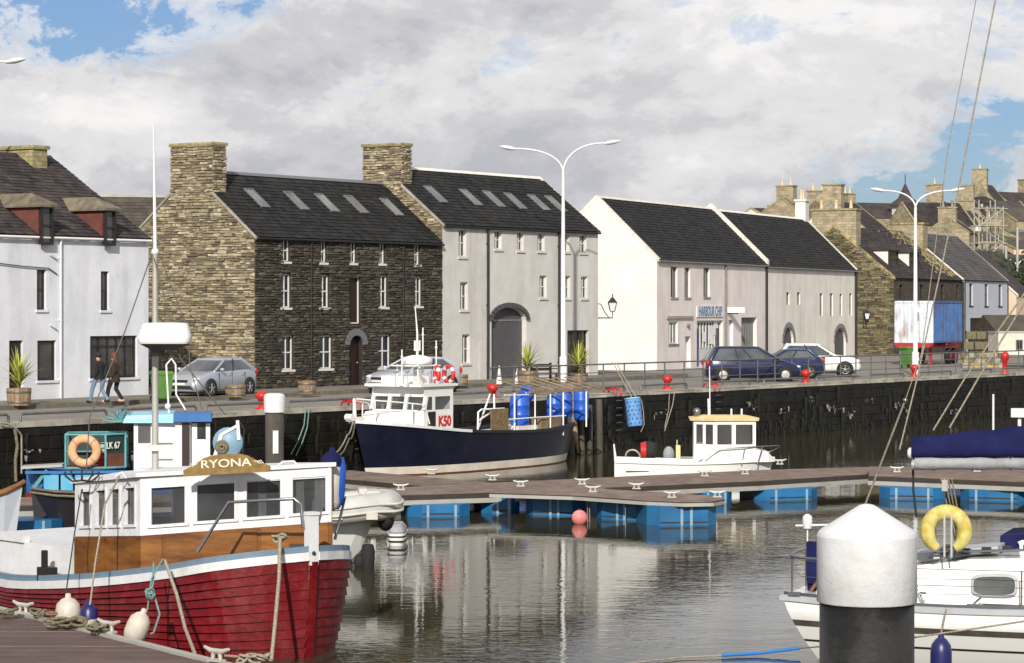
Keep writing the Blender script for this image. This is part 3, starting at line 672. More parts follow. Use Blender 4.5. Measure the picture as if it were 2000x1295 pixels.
# ================================================================== white hotel at the left
Fh = Fr(Q(-5.1, 11.6), Qd)
tmpH = type('T', (), {'F': Fh}); pxr = House.pxr
Lh = Fh.hit(290, 700).x
rects = [(72, 527, 90, 605), (197, 530, 213, 606), (18, 665, 45, 792), (73, 665, 110, 743), (176, 656, 268, 738)]
hs = [pxr(tmpH, *r) for r in rects]; hs[2] = (hs[2][0], 0.10, hs[2][2], hs[2][3])
hotel = House('white_house', Fh, Lh, 10.4, 6.10, 9.35, 'limewash', 'limewash', 'old_slate', 'white rendered house with purple slate roof and two red-cheeked dormers, left of the stone warehouse', 'house', hs, ov=.05)
for i, h in enumerate(hs):
    if i < 2: sash(hotel.root, *h, mat='frame_black', nx=1, ny=2, glass='glass_brown', sill=1, sillmat='limewash')
    elif i == 2:
        dr = build('door', MB().box(h[0], .12, h[1], h[2], .17, h[3]), 'door_brown', hotel.root)
        for k in range(4):
            zz = h[1]+.15+k*(h[3]-h[1])/4.2; build('door_panel', MB().box(h[0]+.12, .10, zz, h[2]-.12, .12, zz+.4), 'door_brown', dr)
    elif i == 3:
        sash(hotel.root, *h, mat='frame_black', nx=1, ny=1, glass='glass_brown', sill=1, fw=.08, sillmat='limewash')
    else:
        sash(hotel.root, *h, mat='frame_black', nx=5, ny=1, glass='glass_brown', sill=1, fw=.08, bars=.07, name='shop_window', sillmat='limewash')
        build('transom', MB().box(h[0]+.08, .09, h[3]-.42, h[2]-.08, .10, h[3]-.36), 'frame_black', hotel.root)
hotel.ridge(mat='old_slate'); hotel.gutter(mat='white_paint')
xp = Fh.hit(116, 650).x; hotel.pipe(xp, 0, mat='white_paint')
for (u, v, du, dv) in ((98, 498, 14, 10), (98, 635, 14, 10)):
    a = Fh.hit(u, v, -.05); b_ = Fh.hit(u+du, v+dv, -.05); build('wall_bracket', MB().tube([a, b_, b_+Vector((0, .05, 0))], .025, 6), 'limewash', hotel.root)
a = Fh.hit(-5, 514, -.06); b_ = Fh.hit(95, 524, -.06); c_ = Fh.hit(112, 536, -.06)
build('cable', MB().tube([a, (a+b_)/2+Vector((0, 0, -.02)), b_, c_], .022, 6), 'wire', hotel.root)
# chimney
xc = None
for k in range(400):
    x = Lh-12+k*.03; w_ = Fh.w(x, 4.3, 0)
    if 1000+FP*w_.x/w_.y > 65: xc = x; break
hc = hotel.chimney(xc, 4.3, xc+.75, 7.2, 9.65, 'moss_stone', 'moss_stone', base=7.5)
# dormers
def dormer(H, x0, x1, z0, z1, cheek, roofm, gl='glass_brown', fm='frame_black', roofh=.55, wz0=None, face=0.0, hip=True):
    sl_ = H.slope; ye = (z1-H.ze)/sl_; d = build('dormer', MB().add([(x0, face, max(z0, H.ze)), (x0, face, z1), (x0, ye, z1), (x1, face, max(z0, H.ze)), (x1, face, z1), (x1, ye, z1),
        ], [(0, 1, 2), (3, 5, 4)]), cheek, H.root)
    fm_ = MB(); fw = .09
    fm_.box(x0, face-.02, z0, x0+fw, face+.1, z1); fm_.box(x1-fw, face-.02, z0, x1, face+.1, z1); fm_.box(x0+fw, face-.02, z1-fw, x1-fw, face+.1, z1); fm_.box(x0+fw, face-.02, z0, x1-fw, face+.1, z0+.1)
    fm_.box(x0+fw, face, (z0+z1)/2-.03, x1-fw, face+.08, (z0+z1)/2+.03)
    build('dormer_frame', fm_, fm, d); build('pane', MB().quad((x0+fw, face+.05, z0+.1), (x1-fw, face+.05, z0+.1), (x1-fw, face+.05, z1-fw), (x0+fw, face+.05, z1-fw)), gl, d)
    o = .17; zt = z1+roofh; xm = (x0+x1)/2; yt = face+(.75 if hip else -o); ye2 = (z1-H.ze)/sl_+.1; yb = (zt-H.ze)/sl_+.1
    rf = MB().add([(x0-o, face-o, z1-.04), (x1+o, face-o, z1-.04), (x1+o, ye2, z1-.04), (xm, yb, zt), (x0-o, ye2, z1-.04), (xm, yt, zt),
                   (x0-o, face-o, z1+.05), (x1+o, face-o, z1+.05)], [(6, 7, 5), (7, 2, 3, 5), (4, 6, 5, 3), (0, 1, 7, 6), (1, 2, 7), (0, 6, 4), (0, 4, 2, 1)])
    build('dormer_roof', rf, roofm, d); return d
for (u0, v0, u1, v1) in ((70, 403, 95, 478), (195, 410, 217, 480)):
    a = Fh.hit(u0, v1); b_ = Fh.hit(u1, v1); zt = Fh.hit((u0+u1)/2, v0).z
    x1 = b_.x; dormer(hotel, a.x, x1, a.z, zt, 'red_cheek', 'moss_slate', roofh=.50, face=-.24)
# ================================================================== brown-roofed house behind
Fb = Fr(D(165, 700, 128).xy.to_3d()+Vector((0, 0, QZ)), (.97, .24))
rear = House('rear_house', Fb, 12, 8, 5.2, 9.2, 'mortar', 'mortar', 'brown_slate', 'long low brown slate roof showing between the white house and the stone warehouse', 'house', slates=True)
rear.ridge(mat='coping')
# ================================================================== stone warehouse
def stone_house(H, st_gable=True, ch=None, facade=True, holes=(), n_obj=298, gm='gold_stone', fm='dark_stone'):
    gl = []
    k = H.slope
    if st_gable:
        for s_ in lay_stones((H.zb, H.zr+.05), lambda z: (0.0, H.D) if z < H.ze else ((z-H.ze)/k, H.D-(z-H.ze)/k), ()): gl.append(('g',)+s_)
    if ch:
        cx0, cy0, cx1, cy1, cz = ch
        for s_ in lay_stones((H.ze+k*cy0-.3, cz), lambda z: (cy0, cy1), ()): gl.append(('g2',)+s_)
        for s_ in lay_stones((H.ze+k*cy0-.3, cz), lambda z: (cx0, cx1), ()): gl.append(('c',)+s_)
    if facade:
        for s_ in lay_stones((H.zb, H.ze-.02), lambda z: (0.0, H.L), holes): gl.append(('f',)+s_)
    order = sorted(range(len(gl)), key=lambda i: -gl[i][3]*gl[i][4]*(1.5 if gl[i][0] != 'f' else 1)*(0 if gl[i][2] < .3 else 1))
    objs = set(order[:n_obj]); ug = unit('stone', gm); uf = unit('stone', fm); sg = MB(); sf = MB()
    for i, (kd, a, z, w_, h) in enumerate(gl):
        dp = R(.03, .085); cx, cz_ = a+w_/2, z+h/2
        if kd == 'g' or kd == 'g2':
            loc = (-.001 if kd == 'g' else ch[0], cx, cz_); rz = -pi/2; us = ug
        elif kd == 'c': loc = (cx, ch[1], cz_); rz = 0; us = ug
        else: loc = (cx, 0, cz_); rz = 0; us = uf
        me = random.choice(us); loc = (loc[0], loc[1], loc[2]+R(-.012, .012)); h *= R(.82, 1.02)
        if i in objs: piece('stone', me, H.wall, loc, rz, (w_, dp, h))
        else:
            T = Matrix.Translation(loc) @ Matrix.Rotation(rz, 4, 'Z') @ Matrix.Diagonal((w_, dp, h, 1))
            (sf if kd == 'f' else sg).add([T @ v.co for v in me.vertices], [tuple(p.vertices) for p in me.polygons])
    if sg.v: build('stone', sg, gm, H.wall, kind='stuff')
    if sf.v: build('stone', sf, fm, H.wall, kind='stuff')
F2 = Fr(W(497, 765, QZ), Qd); T2 = type('T', (), {'F': F2}); L2 = F2.hit(862, 700).x
r2 = [(549, 467, 566, 511), (625, 470, 638, 513), (683, 472, 696, 514), (740, 475, 752, 515), (808, 477, 820, 517),
      (549, 535, 568, 601), (625, 537, 643, 601), (740, 538, 757, 600), (809, 541, 824, 598),
      (550, 655, 573, 722), (623, 655, 649, 720), (738, 653, 763, 718)]
h2 = [pxr(T2, *r) for r in r2]; hd = pxr(T2, 681, 540, 704, 632); he = pxr(T2, 681, 655, 708, 758); he = (he[0], .08, he[2], he[3])
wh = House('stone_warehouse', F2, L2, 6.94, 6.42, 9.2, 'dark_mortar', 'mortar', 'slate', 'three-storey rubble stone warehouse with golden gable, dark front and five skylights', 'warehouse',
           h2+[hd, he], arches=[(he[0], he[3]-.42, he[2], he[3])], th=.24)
ch2 = (0.0, 2.3, .85, 4.66, 10.32)
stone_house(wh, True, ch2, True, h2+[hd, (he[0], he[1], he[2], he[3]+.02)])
wh.chimney(.02, 2.32, .84, 4.64, 10.32, 'mortar', 'moss_stone', base=7.6)
wh.skew(-.06, .26, .02, 'coping', y1=2.28); wh.ridge(.85); wh.gutter()
for h in h2: sash(wh.root, *h, nx=2, ny=2, sill=1, y=.12, sillmat='frame_white', fw=.055, bars=.04)
ld = sash(wh.root, *hd, nx=1, ny=1, glass='door_brown', fw=.05, name='loading_door')
dd = build('door', MB().box(he[0], .2, he[1], he[2], .235, he[3]), 'door_brown', wh.root)
build('door_handle', MB().ball((he[2]-.15, .17, he[1]+1.0), .035), 'galv', dd)
def arch_stones(parent, x0, x1, zs_, z1, mat, w=.2, n_=9, y0=-.08, y1=.0, legs=0):
    c_ = (x0+x1)/2; rx = (x1-x0)/2; rz = z1-zs_
    for i in range(n_):
        a, b_ = pi-pi*i/n_-.02, pi-pi*(i+1)/n_+.02; m_ = MB(); ps = []
        for (aa, rr) in ((a, 0), (b_, 0), (b_, w), (a, w)): ps.append((c_+(rx+rr)*cos(aa), zs_+(rz+rr)*sin(aa)))
        m_.add([(p[0], y0, p[1]) for p in ps]+[(p[0], y1, p[1]) for p in ps], [(0, 3, 2, 1), (4, 5, 6, 7), (0, 1, 5, 4), (1, 2, 6, 5), (2, 3, 7, 6), (3, 0, 4, 7)])
        build('arch_stone', m_, mat, parent)
arch_stones(wh.root, he[0], he[2], he[3]-.42, he[3], 'lead', .3, 9)
for u in (606, 786): wh.pipe(F2.hit(u, 600).x)
for (u, v) in ((499, 392), (576, 397), (636, 401), (693, 404), (762, 409)): wh.skylight(u, v)
# ================================================================== grey harled warehouse
F3 = Fr(Q(sofu(864, 13.4), 13.4), Qd); T3 = type('T', (), {'F': F3}); L3 = F3.hit(1168, 700).x
r3 = [(896, 447, 911, 502), (966, 450, 980, 487), (1010, 452, 1023, 490), (1050, 454, 1064, 491), (1101, 456, 1112, 492), (1132, 458, 1146, 494),
      (899, 551, 914, 606), (1054, 538, 1068, 582), (1104, 539, 1114, 583), (1135, 540, 1148, 583), (903, 653, 918, 710)]
h3 = [pxr(T3, *r) for r in r3]; big3 = pxr(T3, 1108, 645, 1150, 742); arc3 = pxr(T3, 960, 600, 1028, 745); arc3 = (arc3[0], .06, arc3[2], arc3[3]); big3 = (big3[0], .12, big3[2], big3[3])
gw = House('grey_warehouse', F3, L3, 6.98, 7.28, 10.0, 'grey_harl', 'mortar', 'slate', 'grey harled warehouse with arched cart entrance and six skylights, joined to the stone one', 'warehouse',
           h3+[big3, arc3], arches=[(arc3[0], arc3[3]-.62, arc3[2], arc3[3])], th=.3)
ch3 = (0.0, 2.37, .80, 4.62, 11.0)
stone_house(gw, True, ch3, False, (), n_obj=0)
gw.chimney(.02, 2.4, .78, 4.6, 11.0, 'mortar', 'moss_stone', base=8.3)
gw.skew(-.06, .24, .05, 'coping', y1=2.35); gw.skew(L3-.2, .26, .05, 'white_coping'); gw.ridge(.8, mat='white_coping'); gw.gutter()
for h in h3: sash(gw.root, *h, nx=1 if h[2]-h[0] < .42 else 2, ny=2, sill=1, sillmat='grey_harl', y=.14, glass='glass_brown', fw=.06)
sash(gw.root, *big3, nx=3, ny=1, y=.2, glass='glass_brown', mat='frame_black', name='shop_window', fw=.08, bars=.06)
gt = build('cart_door', MB().box(arc3[0], .27, arc3[1], arc3[2], .295, arc3[3]), 'door_grey', gw.root)
nb = 7
for i in range(nb):
    a = arc3[0]+(arc3[2]-arc3[0])*i/nb+.01; b_ = arc3[0]+(arc3[2]-arc3[0])*(i+1)/nb-.01; build('door_board', MB().box(a, .255, arc3[1]+.02, b_, .27, arc3[3]-.62), 'door_grey', gt)
build('door_rail', MB().box(arc3[0]+.02, .235, arc3[3]-.66, arc3[2]-.02, .255, arc3[3]-.58), 'shutter_grey', gt)
arch_stones(gw.root, arc3[0], arc3[2], arc3[3]-.62, arc3[3], 'door_grey', .22, 13, -.10, -.001)
for u in (951, 1090): gw.pipe(F3.hit(u, 600).x, r=.06)
pd = pxr(T3, 935, 668, 950, 745); build('side_door', MB().box(pd[0], -.02, .1, pd[2], -.002, pd[3]), 'grey_harl', gw.root)
for (u, v) in ((848, 384), (917, 390), (962, 393), (1004, 397), (1050, 400), (1083, 402)): gw.skylight(u, v)
# ================================================================== cream shop building, two ridged units
c4 = W(1283, 723, QZ); F4 = Fr(c4, (.418, .909)); T4 = type('T', (), {'F': F4}); L4a = F4.hit(1497, 600).x; L4 = F4.hit(1673, 600).x
r4 = [(1310, 521, 1323, 581), (1337, 523, 1348, 581), (1374, 523, 1386, 580)]
h4 = [pxr(T4, *r) for r in r4]; w4 = pxr(T4, 1306, 628, 1324, 672); d4 = pxr(T4, 1338, 657, 1349, 724); s4 = pxr(T4, 1361, 626, 1412, 722); e4 = pxr(T4, 1423, 625, 1432, 718); g4 = pxr(T4, 1448, 620, 1478, 712)
fix = lambda h: (h[0], .05, h[2], h[3])
d4, s4, e4, g4 = map(fix, (d4, s4, e4, g4))
shop = House('cream_shop', F4, L4a, 7.4, 6.20, 9.75, 'pink_harl', 'white_harl', 'slate', 'pale pink harled shop with blue and white shopfront and bright white gable', 'shop', h4+[w4, d4, s4, e4, g4], th=.35)
for h in h4: sash(shop.root, *h, nx=1, ny=1, y=.15, glass='glass_brown', mat='shutter_grey', sill=1, sillmat='coping', fw=.05)
sash(shop.root, *w4, nx=3, ny=1, y=.12, glass='glass_grey', fw=.09, bars=.1, sill=1, sillmat='lead')
dd = build('door', MB().box(d4[0], .24, .06, d4[2], .3, d4[3]), 'door_white', shop.root); build('door_frame', MB().box(d4[0], .1, .06, d4[0]+.14, .24, d4[3]), 'shop_blue', dd)
sf = build('shopfront', MB().box(s4[0], .2, .05, s4[2], .25, 1.15).box(s4[0], .19, s4[3]-.12, s4[2], .26, s4[3]), 'door_white', shop.root)
nsf = 9
for i in range(nsf+1):
    x = s4[0]+(s4[2]-s4[0])*i/nsf; x = min(max(x, s4[0]+.05), s4[2]-.05); build('mullion', MB().box(x-.05, .15, 1.15, x+.05, .2, s4[3]-.12), 'frame_white', sf)
for i in range(nsf):
    a = s4[0]+(s4[2]-s4[0])*i/nsf+.05; b_ = s4[0]+(s4[2]-s4[0])*(i+1)/nsf-.05; build('pane', MB().quad((a, .21, 1.15), (b_, .21, 1.15), (b_, .21, s4[3]-.12), (a, .21, s4[3]-.12)), 'glass_brown', sf)
build('blue_post', MB().box(s4[0]-.02, .05, .05, s4[0]+.42, .15, 2.3), 'shop_blue', sf); build('blue_post', MB().box(s4[2]-.9, .05, .05, s4[2]-.55, .15, 2.3), 'door_grey', sf)
for (fx, fz, ww, hh_) in ((.30, 1.5, .5, .6), (.52, 1.35, .9, 1.1), (.72, 1.9, .6, .9)):
    x = s4[0]+(s4[2]-s4[0])*fx; build('poster', MB().box(x, .135, fz, x+ww, .145, fz+hh_), 'paper', sf)
dd = build('door', MB().box(e4[0], .2, .06, e4[2], .26, e4[3]), 'door_white', shop.root); build('door_panel', MB().box(e4[0]+.05, .15, .3, (e4[0]+e4[2])/2, .2, e4[3]-1.3), 'shop_blue', dd)
dd = build('shutter', MB().box(g4[0], .25, .06, g4[2], .3, g4[3]), 'shutter_grey', shop.root)
for i in range(6): x = g4[0]+(g4[2]-g4[0])*(i+.5)/6; build('shutter_board', MB().box(x-.2, .22, .08, x+.18, .25, g4[3]-.05), 'shutter_grey', dd)
q = pxr(T4, 1360, 598, 1411, 619); sb = build('sign_board', MB().box(q[0], -.06, q[1], q[2], -.004, q[3]), 'frame_white', shop.root)
text('HARBOUR CHIP', .82, 'sign_blue', sb, ((q[0]+q[2])/2, -.075, (q[1]+q[3])/2), (pi/2, 0, 0), sx=(q[2]-q[0])/6.6, bold=.01, kind=None)
q = pxr(T4, 1301, 617, 1352, 622); build('lintel', MB().box(q[0], -.10, q[1], q[2], -.003, q[3]), 'coping', shop.root)
v_ = F4.hit(1343, 636); build('wall_vent', MB().ball((v_.x, -.05, v_.z), (.18, .12, .12), 8, 5), 'lead', shop.root)
# projecting sign
ps = F4.hit(1421, 607); sgn = empty('hanging_sign', F4.w(ps.x, 0, 0), F4.a, 'small white projecting sign beside the grey shutter of the cream shop', 'sign')
px2 = MB().add([(0, 0, ps.z-.12), (0, 0, ps.z+.22), (.25, -1.0, ps.z+.2), (.25, -1.0, ps.z-.12), (.06, .0, ps.z-.12), (.06, 0, ps.z+.22), (.31, -1.0, ps.z+.2), (.31, -1.0, ps.z-.12)], [(0, 1, 2, 3), (4, 7, 6, 5), (0, 3, 7, 4), (1, 5, 6, 2), (2, 6, 7, 3)])
build('sign_board', px2, 'paper', sgn); build('bracket', MB().box(0, -.7, ps.z-.2, .05, 0, ps.z-.13), 'black', sgn)
shop.skew(-.02, .30, .10, 'white_coping'); shop.skew(L4a-.15, .34, .34, 'white_coping', name='party_skew'); shop.ridge(.3, mat='white_coping'); shop.gutter(mat='shutter_grey')
shop.pipe(F4.hit(1416, 600).x, mat='shutter_grey', r=.07); shop.pipe(L4a-.15, r=.09)
# second unit
F4b = Fr(F4.w(L4a+.002, .02, 0), (.418, .909)); T4b = type('T', (), {'F': F4b}); L4b = F4b.hit(1672, 600).x
r5 = [(1536, 571, 1542, 595), (1557, 571, 1563, 595), (1601, 573, 1607, 616), (1621, 573, 1627, 617), (1640, 574, 1645, 616), (1659, 573, 1664, 616)]
h5 = [pxr(T4b, *r) for r in r5]; a1_ = pxr(T4b, 1530, 638, 1550, 715); a2_ = pxr(T4b, 1630, 640, 1652, 706); a1_, a2_ = fix(a1_), fix(a2_)
hall = House('cream_hall', F4b, L4b, 7.36, 6.12, 9.68, 'cream_harl', 'cream_harl', 'slate', 'plain cream harled building with slit windows and two arched doors, right of the shop', 'house', h5+[a1_, a2_],
             arches=[(a1_[0], a1_[3]-1.0, a1_[2], a1_[3]), (a2_[0], a2_[3]-1.0, a2_[2], a2_[3])], th=.2)
for h in h5: sash(hall.root, *h, nx=1, ny=2, y=.12, glass='glass_brown', fw=.035, mat='shutter_grey')
for h in (a1_, a2_):
    build('arched_door', MB().box(h[0], .15, h[1], h[2], .19, h[3]), 'door_grey', hall.root); arch_stones(hall.root, h[0], h[2], h[3]-1.0, h[3], 'shutter_grey', .3, 9, -.05, -.001)
hall.skew(L4b-.3, .34, .12, 'white_coping'); hall.ridge(.2, L4b-.3, mat='white_coping'); hall.pipe(L4b-.25, r=.1); hall.gutter(mat='shutter_grey')
hall.chimney(L4b-.9, 3.4, L4b-.1, 4.15, 11.0, 'white_harl', 'white_harl', pots=2, potmat='peach_harl', base=8)
# ================================================================== stone house with white dormers, right of the cream hall
F5 = Fr(Vector(((1745-1000)/FP*190, 190, QZ)), (.443, .897)); L5 = F5.hit(1880, 600).x; T5 = type('T', (), {'F': F5})
r = [(1757, 556, 1763, 584), (1797, 556, 1803, 584), (1838, 556, 1844, 584), (1868, 556, 1873, 584)]
h6 = [pxr(T5, *q) for q in r]
sh = House('stone_house', F5, L5, 9.4, 5.75, 9.6, 'far_dark', 'far_gold', 'old_slate', 'weathered stone house with white-sided dormers behind the shipping container', 'house', h6, slates=True)
for h in h6: sash(sh.root, *h, nx=1, ny=2, mat='frame_black', glass='glass_dark', y=.15)
stg = MB(); ug = unit('stone', 'shaded_gable_stone')
for (a, z, w_, h) in lay_stones((0, sh.zr), lambda z: (0.0, sh.D) if z < sh.ze else ((z-sh.ze)/sh.slope, sh.D-(z-sh.ze)/sh.slope), (), .12, .22, .25, .65):
    T = Matrix.Translation((0, a+w_/2, z+h/2)) @ Matrix.Rotation(-pi/2, 4, 'Z') @ Matrix.Diagonal((w_, R(.03, .09), h, 1)); me = random.choice(ug)
    stg.add([T @ v.co for v in me.vertices], [tuple(p.vertices) for p in me.polygons])
build('stone', stg, 'shaded_gable_stone', sh.wall, kind='stuff')
sh.skew(-.05, .3, .1, 'yellow_moss'); sh.skew(L5-.3, .35, .15, 'white_coping'); sh.ridge(.9, mat='old_slate')
sh.chimney(0.0, 2.9, 1.1, 6.4, 10.85, 'far_gold', 'moss_stone', pots=3, potmat='peach_harl', base=7.5)
sh.chimney(L5-1.2, 2.9, L5-.02, 5.9, 10.3, 'far_gold', 'yellow_moss', pots=0, base=7.5)
for (u0, v0, u1, v1) in ((1736, 486, 1741, 521), (1777, 491, 1782, 525)):
    p = F5.hit(u0, v1, slope=sh.slope, ze=sh.ze); z0 = p.z; x0 = p.x
    d = dormer(sh, x0-.1, x0+2.3, z0-.1, z0+1.25, 'white_harl', 'old_slate', face=p.y, roofh=.7, hip=True)
    # white cheek facing left
    build('dormer_cheek', MB().box(x0-.14, p.y+.02, z0+.05, x0-.11, p.y+1.5, z0+1.2), 'white_harl', d)
sh.pipe(L5-.2, r=.1)
ms = MB()
for k in range(420):       # thick moss on the right of the roof
    x = L5-.4-abs(random.gauss(0, 2.3)); d_ = R(.05, .98)
    if x < 3: continue
    y = sh.yr*d_; z = sh.ze+sh.slope*y+.13; a = R(.10, .32)
    ms.add([(x-a, y-a*.5, z-a*.5*sh.slope), (x+a, y-a*.4, z-a*.4*sh.slope+.01), (x+a*.8, y+a*.5, z+a*.5*sh.slope), (x-a*.7, y+a*.6, z+a*.6*sh.slope), (x, y, z+.07)], [(0, 1, 4), (1, 2, 4), (2, 3, 4), (3, 0, 4)])
build('moss', ms, 'yellow_moss', sh.roof, kind='stuff')
# pale blue house
F6 = Fr(Vector(((1882-1000)/FP*207, 207, QZ)), (.43, .90)); L6 = F6.hit(1968, 600).x; T6 = type('T', (), {'F': F6})
h7 = [pxr(T6, *q) for q in ((1893, 554, 1900, 597), (1923, 555, 1930, 598), (1950, 556, 1957, 598))]
g7 = [pxr(T6, *q) for q in ((1895, 621, 1924, 660), (1940, 621, 1966, 660))]; g7 = [(a, 1.2, c_, d_) for a, b_, c_, d_ in g7]
bh = House('pale_blue_house', F6, L6, 9.0, 5.8, 9.7, 'blue_harl', 'blue_harl', 'purple_slate', 'small pale blue-white house under a long purple slate roof', 'house', h7+g7, slates=True)
for h in h7: sash(bh.root, *h, nx=1, ny=2, mat='frame_black', glass='glass_dark', y=.15, sill=1, sillmat='black')
for h in g7: build('garage_opening', MB().box(h[0], .1, h[1], h[2], .15, h[3]), 'black', bh.root)
bh.skew(L6-.3, .3, .1, 'coping'); bh.ridge(0, mat='coping'); bh.pipe(L6-.1); bh.pipe(.2)
# peach gable at the edge
F7 = Fr(Vector(((1985-1000)/FP*222, 222, QZ)), (.43, .90))
ph = House('peach_house', F7, 12, 9, 4.6, 8.6, 'peach_harl', 'peach_harl', 'old_slate', 'peach rendered gable end right of the pale blue house, at the photo edge', 'house', slates=False)
ph.skew(0, .3, .15, 'white_coping')
F7b = Fr(Vector(((1950-1000)/FP*198, 198, QZ)), (.95, .3))
lo = House('low_shed', F7b, 9, 5, 1.4, 2.9, 'far_dark', 'far_dark', 'brown_slate', 'low dark shed roof in front of the peach gable', 'shed', slates=False)
# ================================================================== houses up the hill
def far_house(u, v_eave, Y, w, dp, hw, hr, dirx, wall, roofm, label, wins=(), chims=((.05, 1.4),), pots=2, gab=None, name='hill_house'):
    P = D(u, v_eave, Y); z0 = P.z-hw; F = Fr(Vector((P.x, P.y, z0)), dirx)
    hs_ = []
    for (fx, fz, ww, wh_) in wins: hs_.append((w*fx-ww/2, fz, w*fx+ww/2, fz+wh_))
    H = House(name, F, w, dp, hw, hw+hr, wall, gab or wall, roofm, label, 'house', hs_, slates=False, zb=-6)
    for h in hs_: sash(H.root, *h, nx=1, ny=2, glass='glass_dark', y=.12, fw=.1)
    for (fx, hh_) in chims: H.chimney(w*fx, dp/2-.9, w*fx+.95, dp/2+.9, hw+hr+hh_, 'far_gold', 'moss_stone', pots=max(0, pots-1), potmat='coping' if int(u) % 2 else 'peach_harl', base=hw)
    H.skew(-.05, .2, .06, 'moss_stone'); H.skew(w-.15, .2, .06, 'moss_stone'); return H
far_house(1600, 438, 250, 7, 8, 6, 2.6, (.5, .86), 'far_gold', 'old_slate', 'distant stone house whose chimney pots show left of the mossy chimney', (), ((.1, 1.2),), 3)
far_house(1512, 436, 262, 8, 7, 6, 1.6, (.8, .6), 'white_harl', 'old_slate', 'distant pale house whose ridge peeps over the cream hall roof', (), ((.4, .3),), 0)
far_house(1690, 448, 235, 7, 6.5, 6, 2.6, (.45, .9), 'white_harl', 'old_slate', 'distant white gabled house just left of the church spire', (), ((.0, 1.5),), 1)
far_house(1790, 440, 262, 7, 6, 7, 2.4, (.93, .37), 'far_gold', 'old_slate', 'dark-roofed hill house just right of the church spire', ((.75, 3.6, .8, 1.4),), (), 0)
far_house(1866, 428, 285, 9, 4.6, 8, 2.2, (.3, .95), 'far_gold', 'old_slate', 'stone gabled hill house with a tall lit chimney, right of the church spire', ((.45, 5.2, .8, 1.4), (.8, 5.2, .8, 1.4)), ((-.05, 1.6),), 2)
far_house(1838, 440, 276, 4.5, 5, 8, 1.6, (.97, .2), 'white_harl', 'old_slate', 'narrow white hill house between two stone ones', ((.3, 5.2, .8, 1.5), (.7, 5.2, .8, 1.5), (.3, 2.6, .8, 1.4)), (), 0)
far_house(1922, 424, 290, 9, 4.4, 8, 2.2, (.3, .95), 'far_gold', 'old_slate', 'stone hill house with a low chimney behind the narrow white one', ((.3, 5.4, .8, 1.4), (.7, 5.4, .8, 1.4)), ((.1, 1.4),), 1)
far_house(1838, 468, 262, 8, 4, 5, .8, (.9, .43), 'far_gold', 'brown_slate', 'low stone row on the slope above the pale blue house roof', ((.2, 2.6, .9, 1.3), (.5, 2.6, .9, 1.3), (.8, 2.6, .9, 1.3)), (), 0)
h_ = far_house(1905, 424, 300, 8, 6, 10, 2.0, (.93, .36), 'blue_harl', 'old_slate', 'hill house with a white arched dormer behind the scaffolding', ((.25, 7, .9, 1.6), (.55, 7, .9, 1.6)), (), 0)
p = h_.F.hit(1931, 421, slope=h_.slope, ze=h_.ze); dormer(h_, p.x-.9, p.x+.9, p.z-.2, p.z+1.5, 'white_harl', 'old_slate', fm='frame_white', face=p.y, roofh=.8)
far_house(1958, 412, 308, 9, 5.6, 10, 3.4, (.35, .93), 'far_gold', 'old_slate', 'tall stone gable house with a big chimney above the scaffolding', ((.5, 7, 1, 1.6),), ((0, 1.6),), 2)
far_house(1978, 405, 322, 7, 6, 11, 2.0, (.8, .6), 'far_gold', 'old_slate', 'stone hill house with a dark dormer roof near the right edge', ((.5, 8, 1, 1.6),), ((.75, 1.7),), 1)
far_house(1984, 432, 288, 9, 7, 9, 1.6, (.9, .43), 'far_gold', 'brown_slate', 'plain blank-walled stone house at the right edge of the photo', (), (), 0)
far_house(1912, 470, 268, 8, 6, 7, 1.0, (.95, .3), 'far_gold', 'brown_slate', 'stone terrace house with white-framed windows behind the scaffolding', ((.25, 4.2, 1.2, 1.6), (.65, 4.2, 1.2, 1.6)), (), 0)
far_house(1940, 505, 256, 8, 6, 5, .9, (.95, .3), 'white_harl', 'brown_slate', 'small pale house with one white window below the scaffolding top', ((.5, 2.6, 1.5, 1.6),), (), 0)
far_house(1980, 486, 258, 8, 6, 7, .8, (.95, .3), 'peach_harl', 'brown_slate', 'pale rendered block on the slope at the right photo edge', (), (), 0)
# church
P = D(1768, 425, 270); ct = empty('church_tower', (P.x, P.y, 3), radians(28), 'church tower with white belfry and dark pointed spire on the hill', 'church')
for (u_, v_, Y_, w_, d_, hw_, hr_, dx_, wl_, lb_) in (
    (1640, 428, 245, 6, 5, 7, 1.8, (.5, .87), 'far_gold', 'small stone gable tucked behind the mossy double chimney'),
    (1672, 425, 268, 6, 5, 8, 1.6, (.9, .4), 'far_gold', 'stone house with grey roof left of the white gabled one'),
    (1893, 455, 255, 6, 4.4, 6, 1.6, (.3, .95), 'far_gold', 'small stone gable just above the slate roof of the pale blue house'),
    (1925, 440, 284, 7, 4.4, 8, 1.8, (.3, .95), 'far_gold', 'stone gable seen through the scaffolding'),
    (1996, 470, 270, 8, 6, 7, 1.5, (.3, .95), 'far_gold', 'stone gable on the slope at the right photo edge')):
    far_house(u_, v_, Y_, w_, d_, hw_, hr_, dx_, wl_, 'old_slate', lb_, ((.3, hw_-2.4, .8, 1.4), (.7, hw_-2.4, .8, 1.4)), ((.0, .9),), 3)
zt = D(1768, 402, 270).z-3; zs_ = D(1768, 352, 270).z-3; hw = 1.0
build('tower', MB().box(-hw, -hw, 0, hw, hw, zt), 'white_harl', ct)
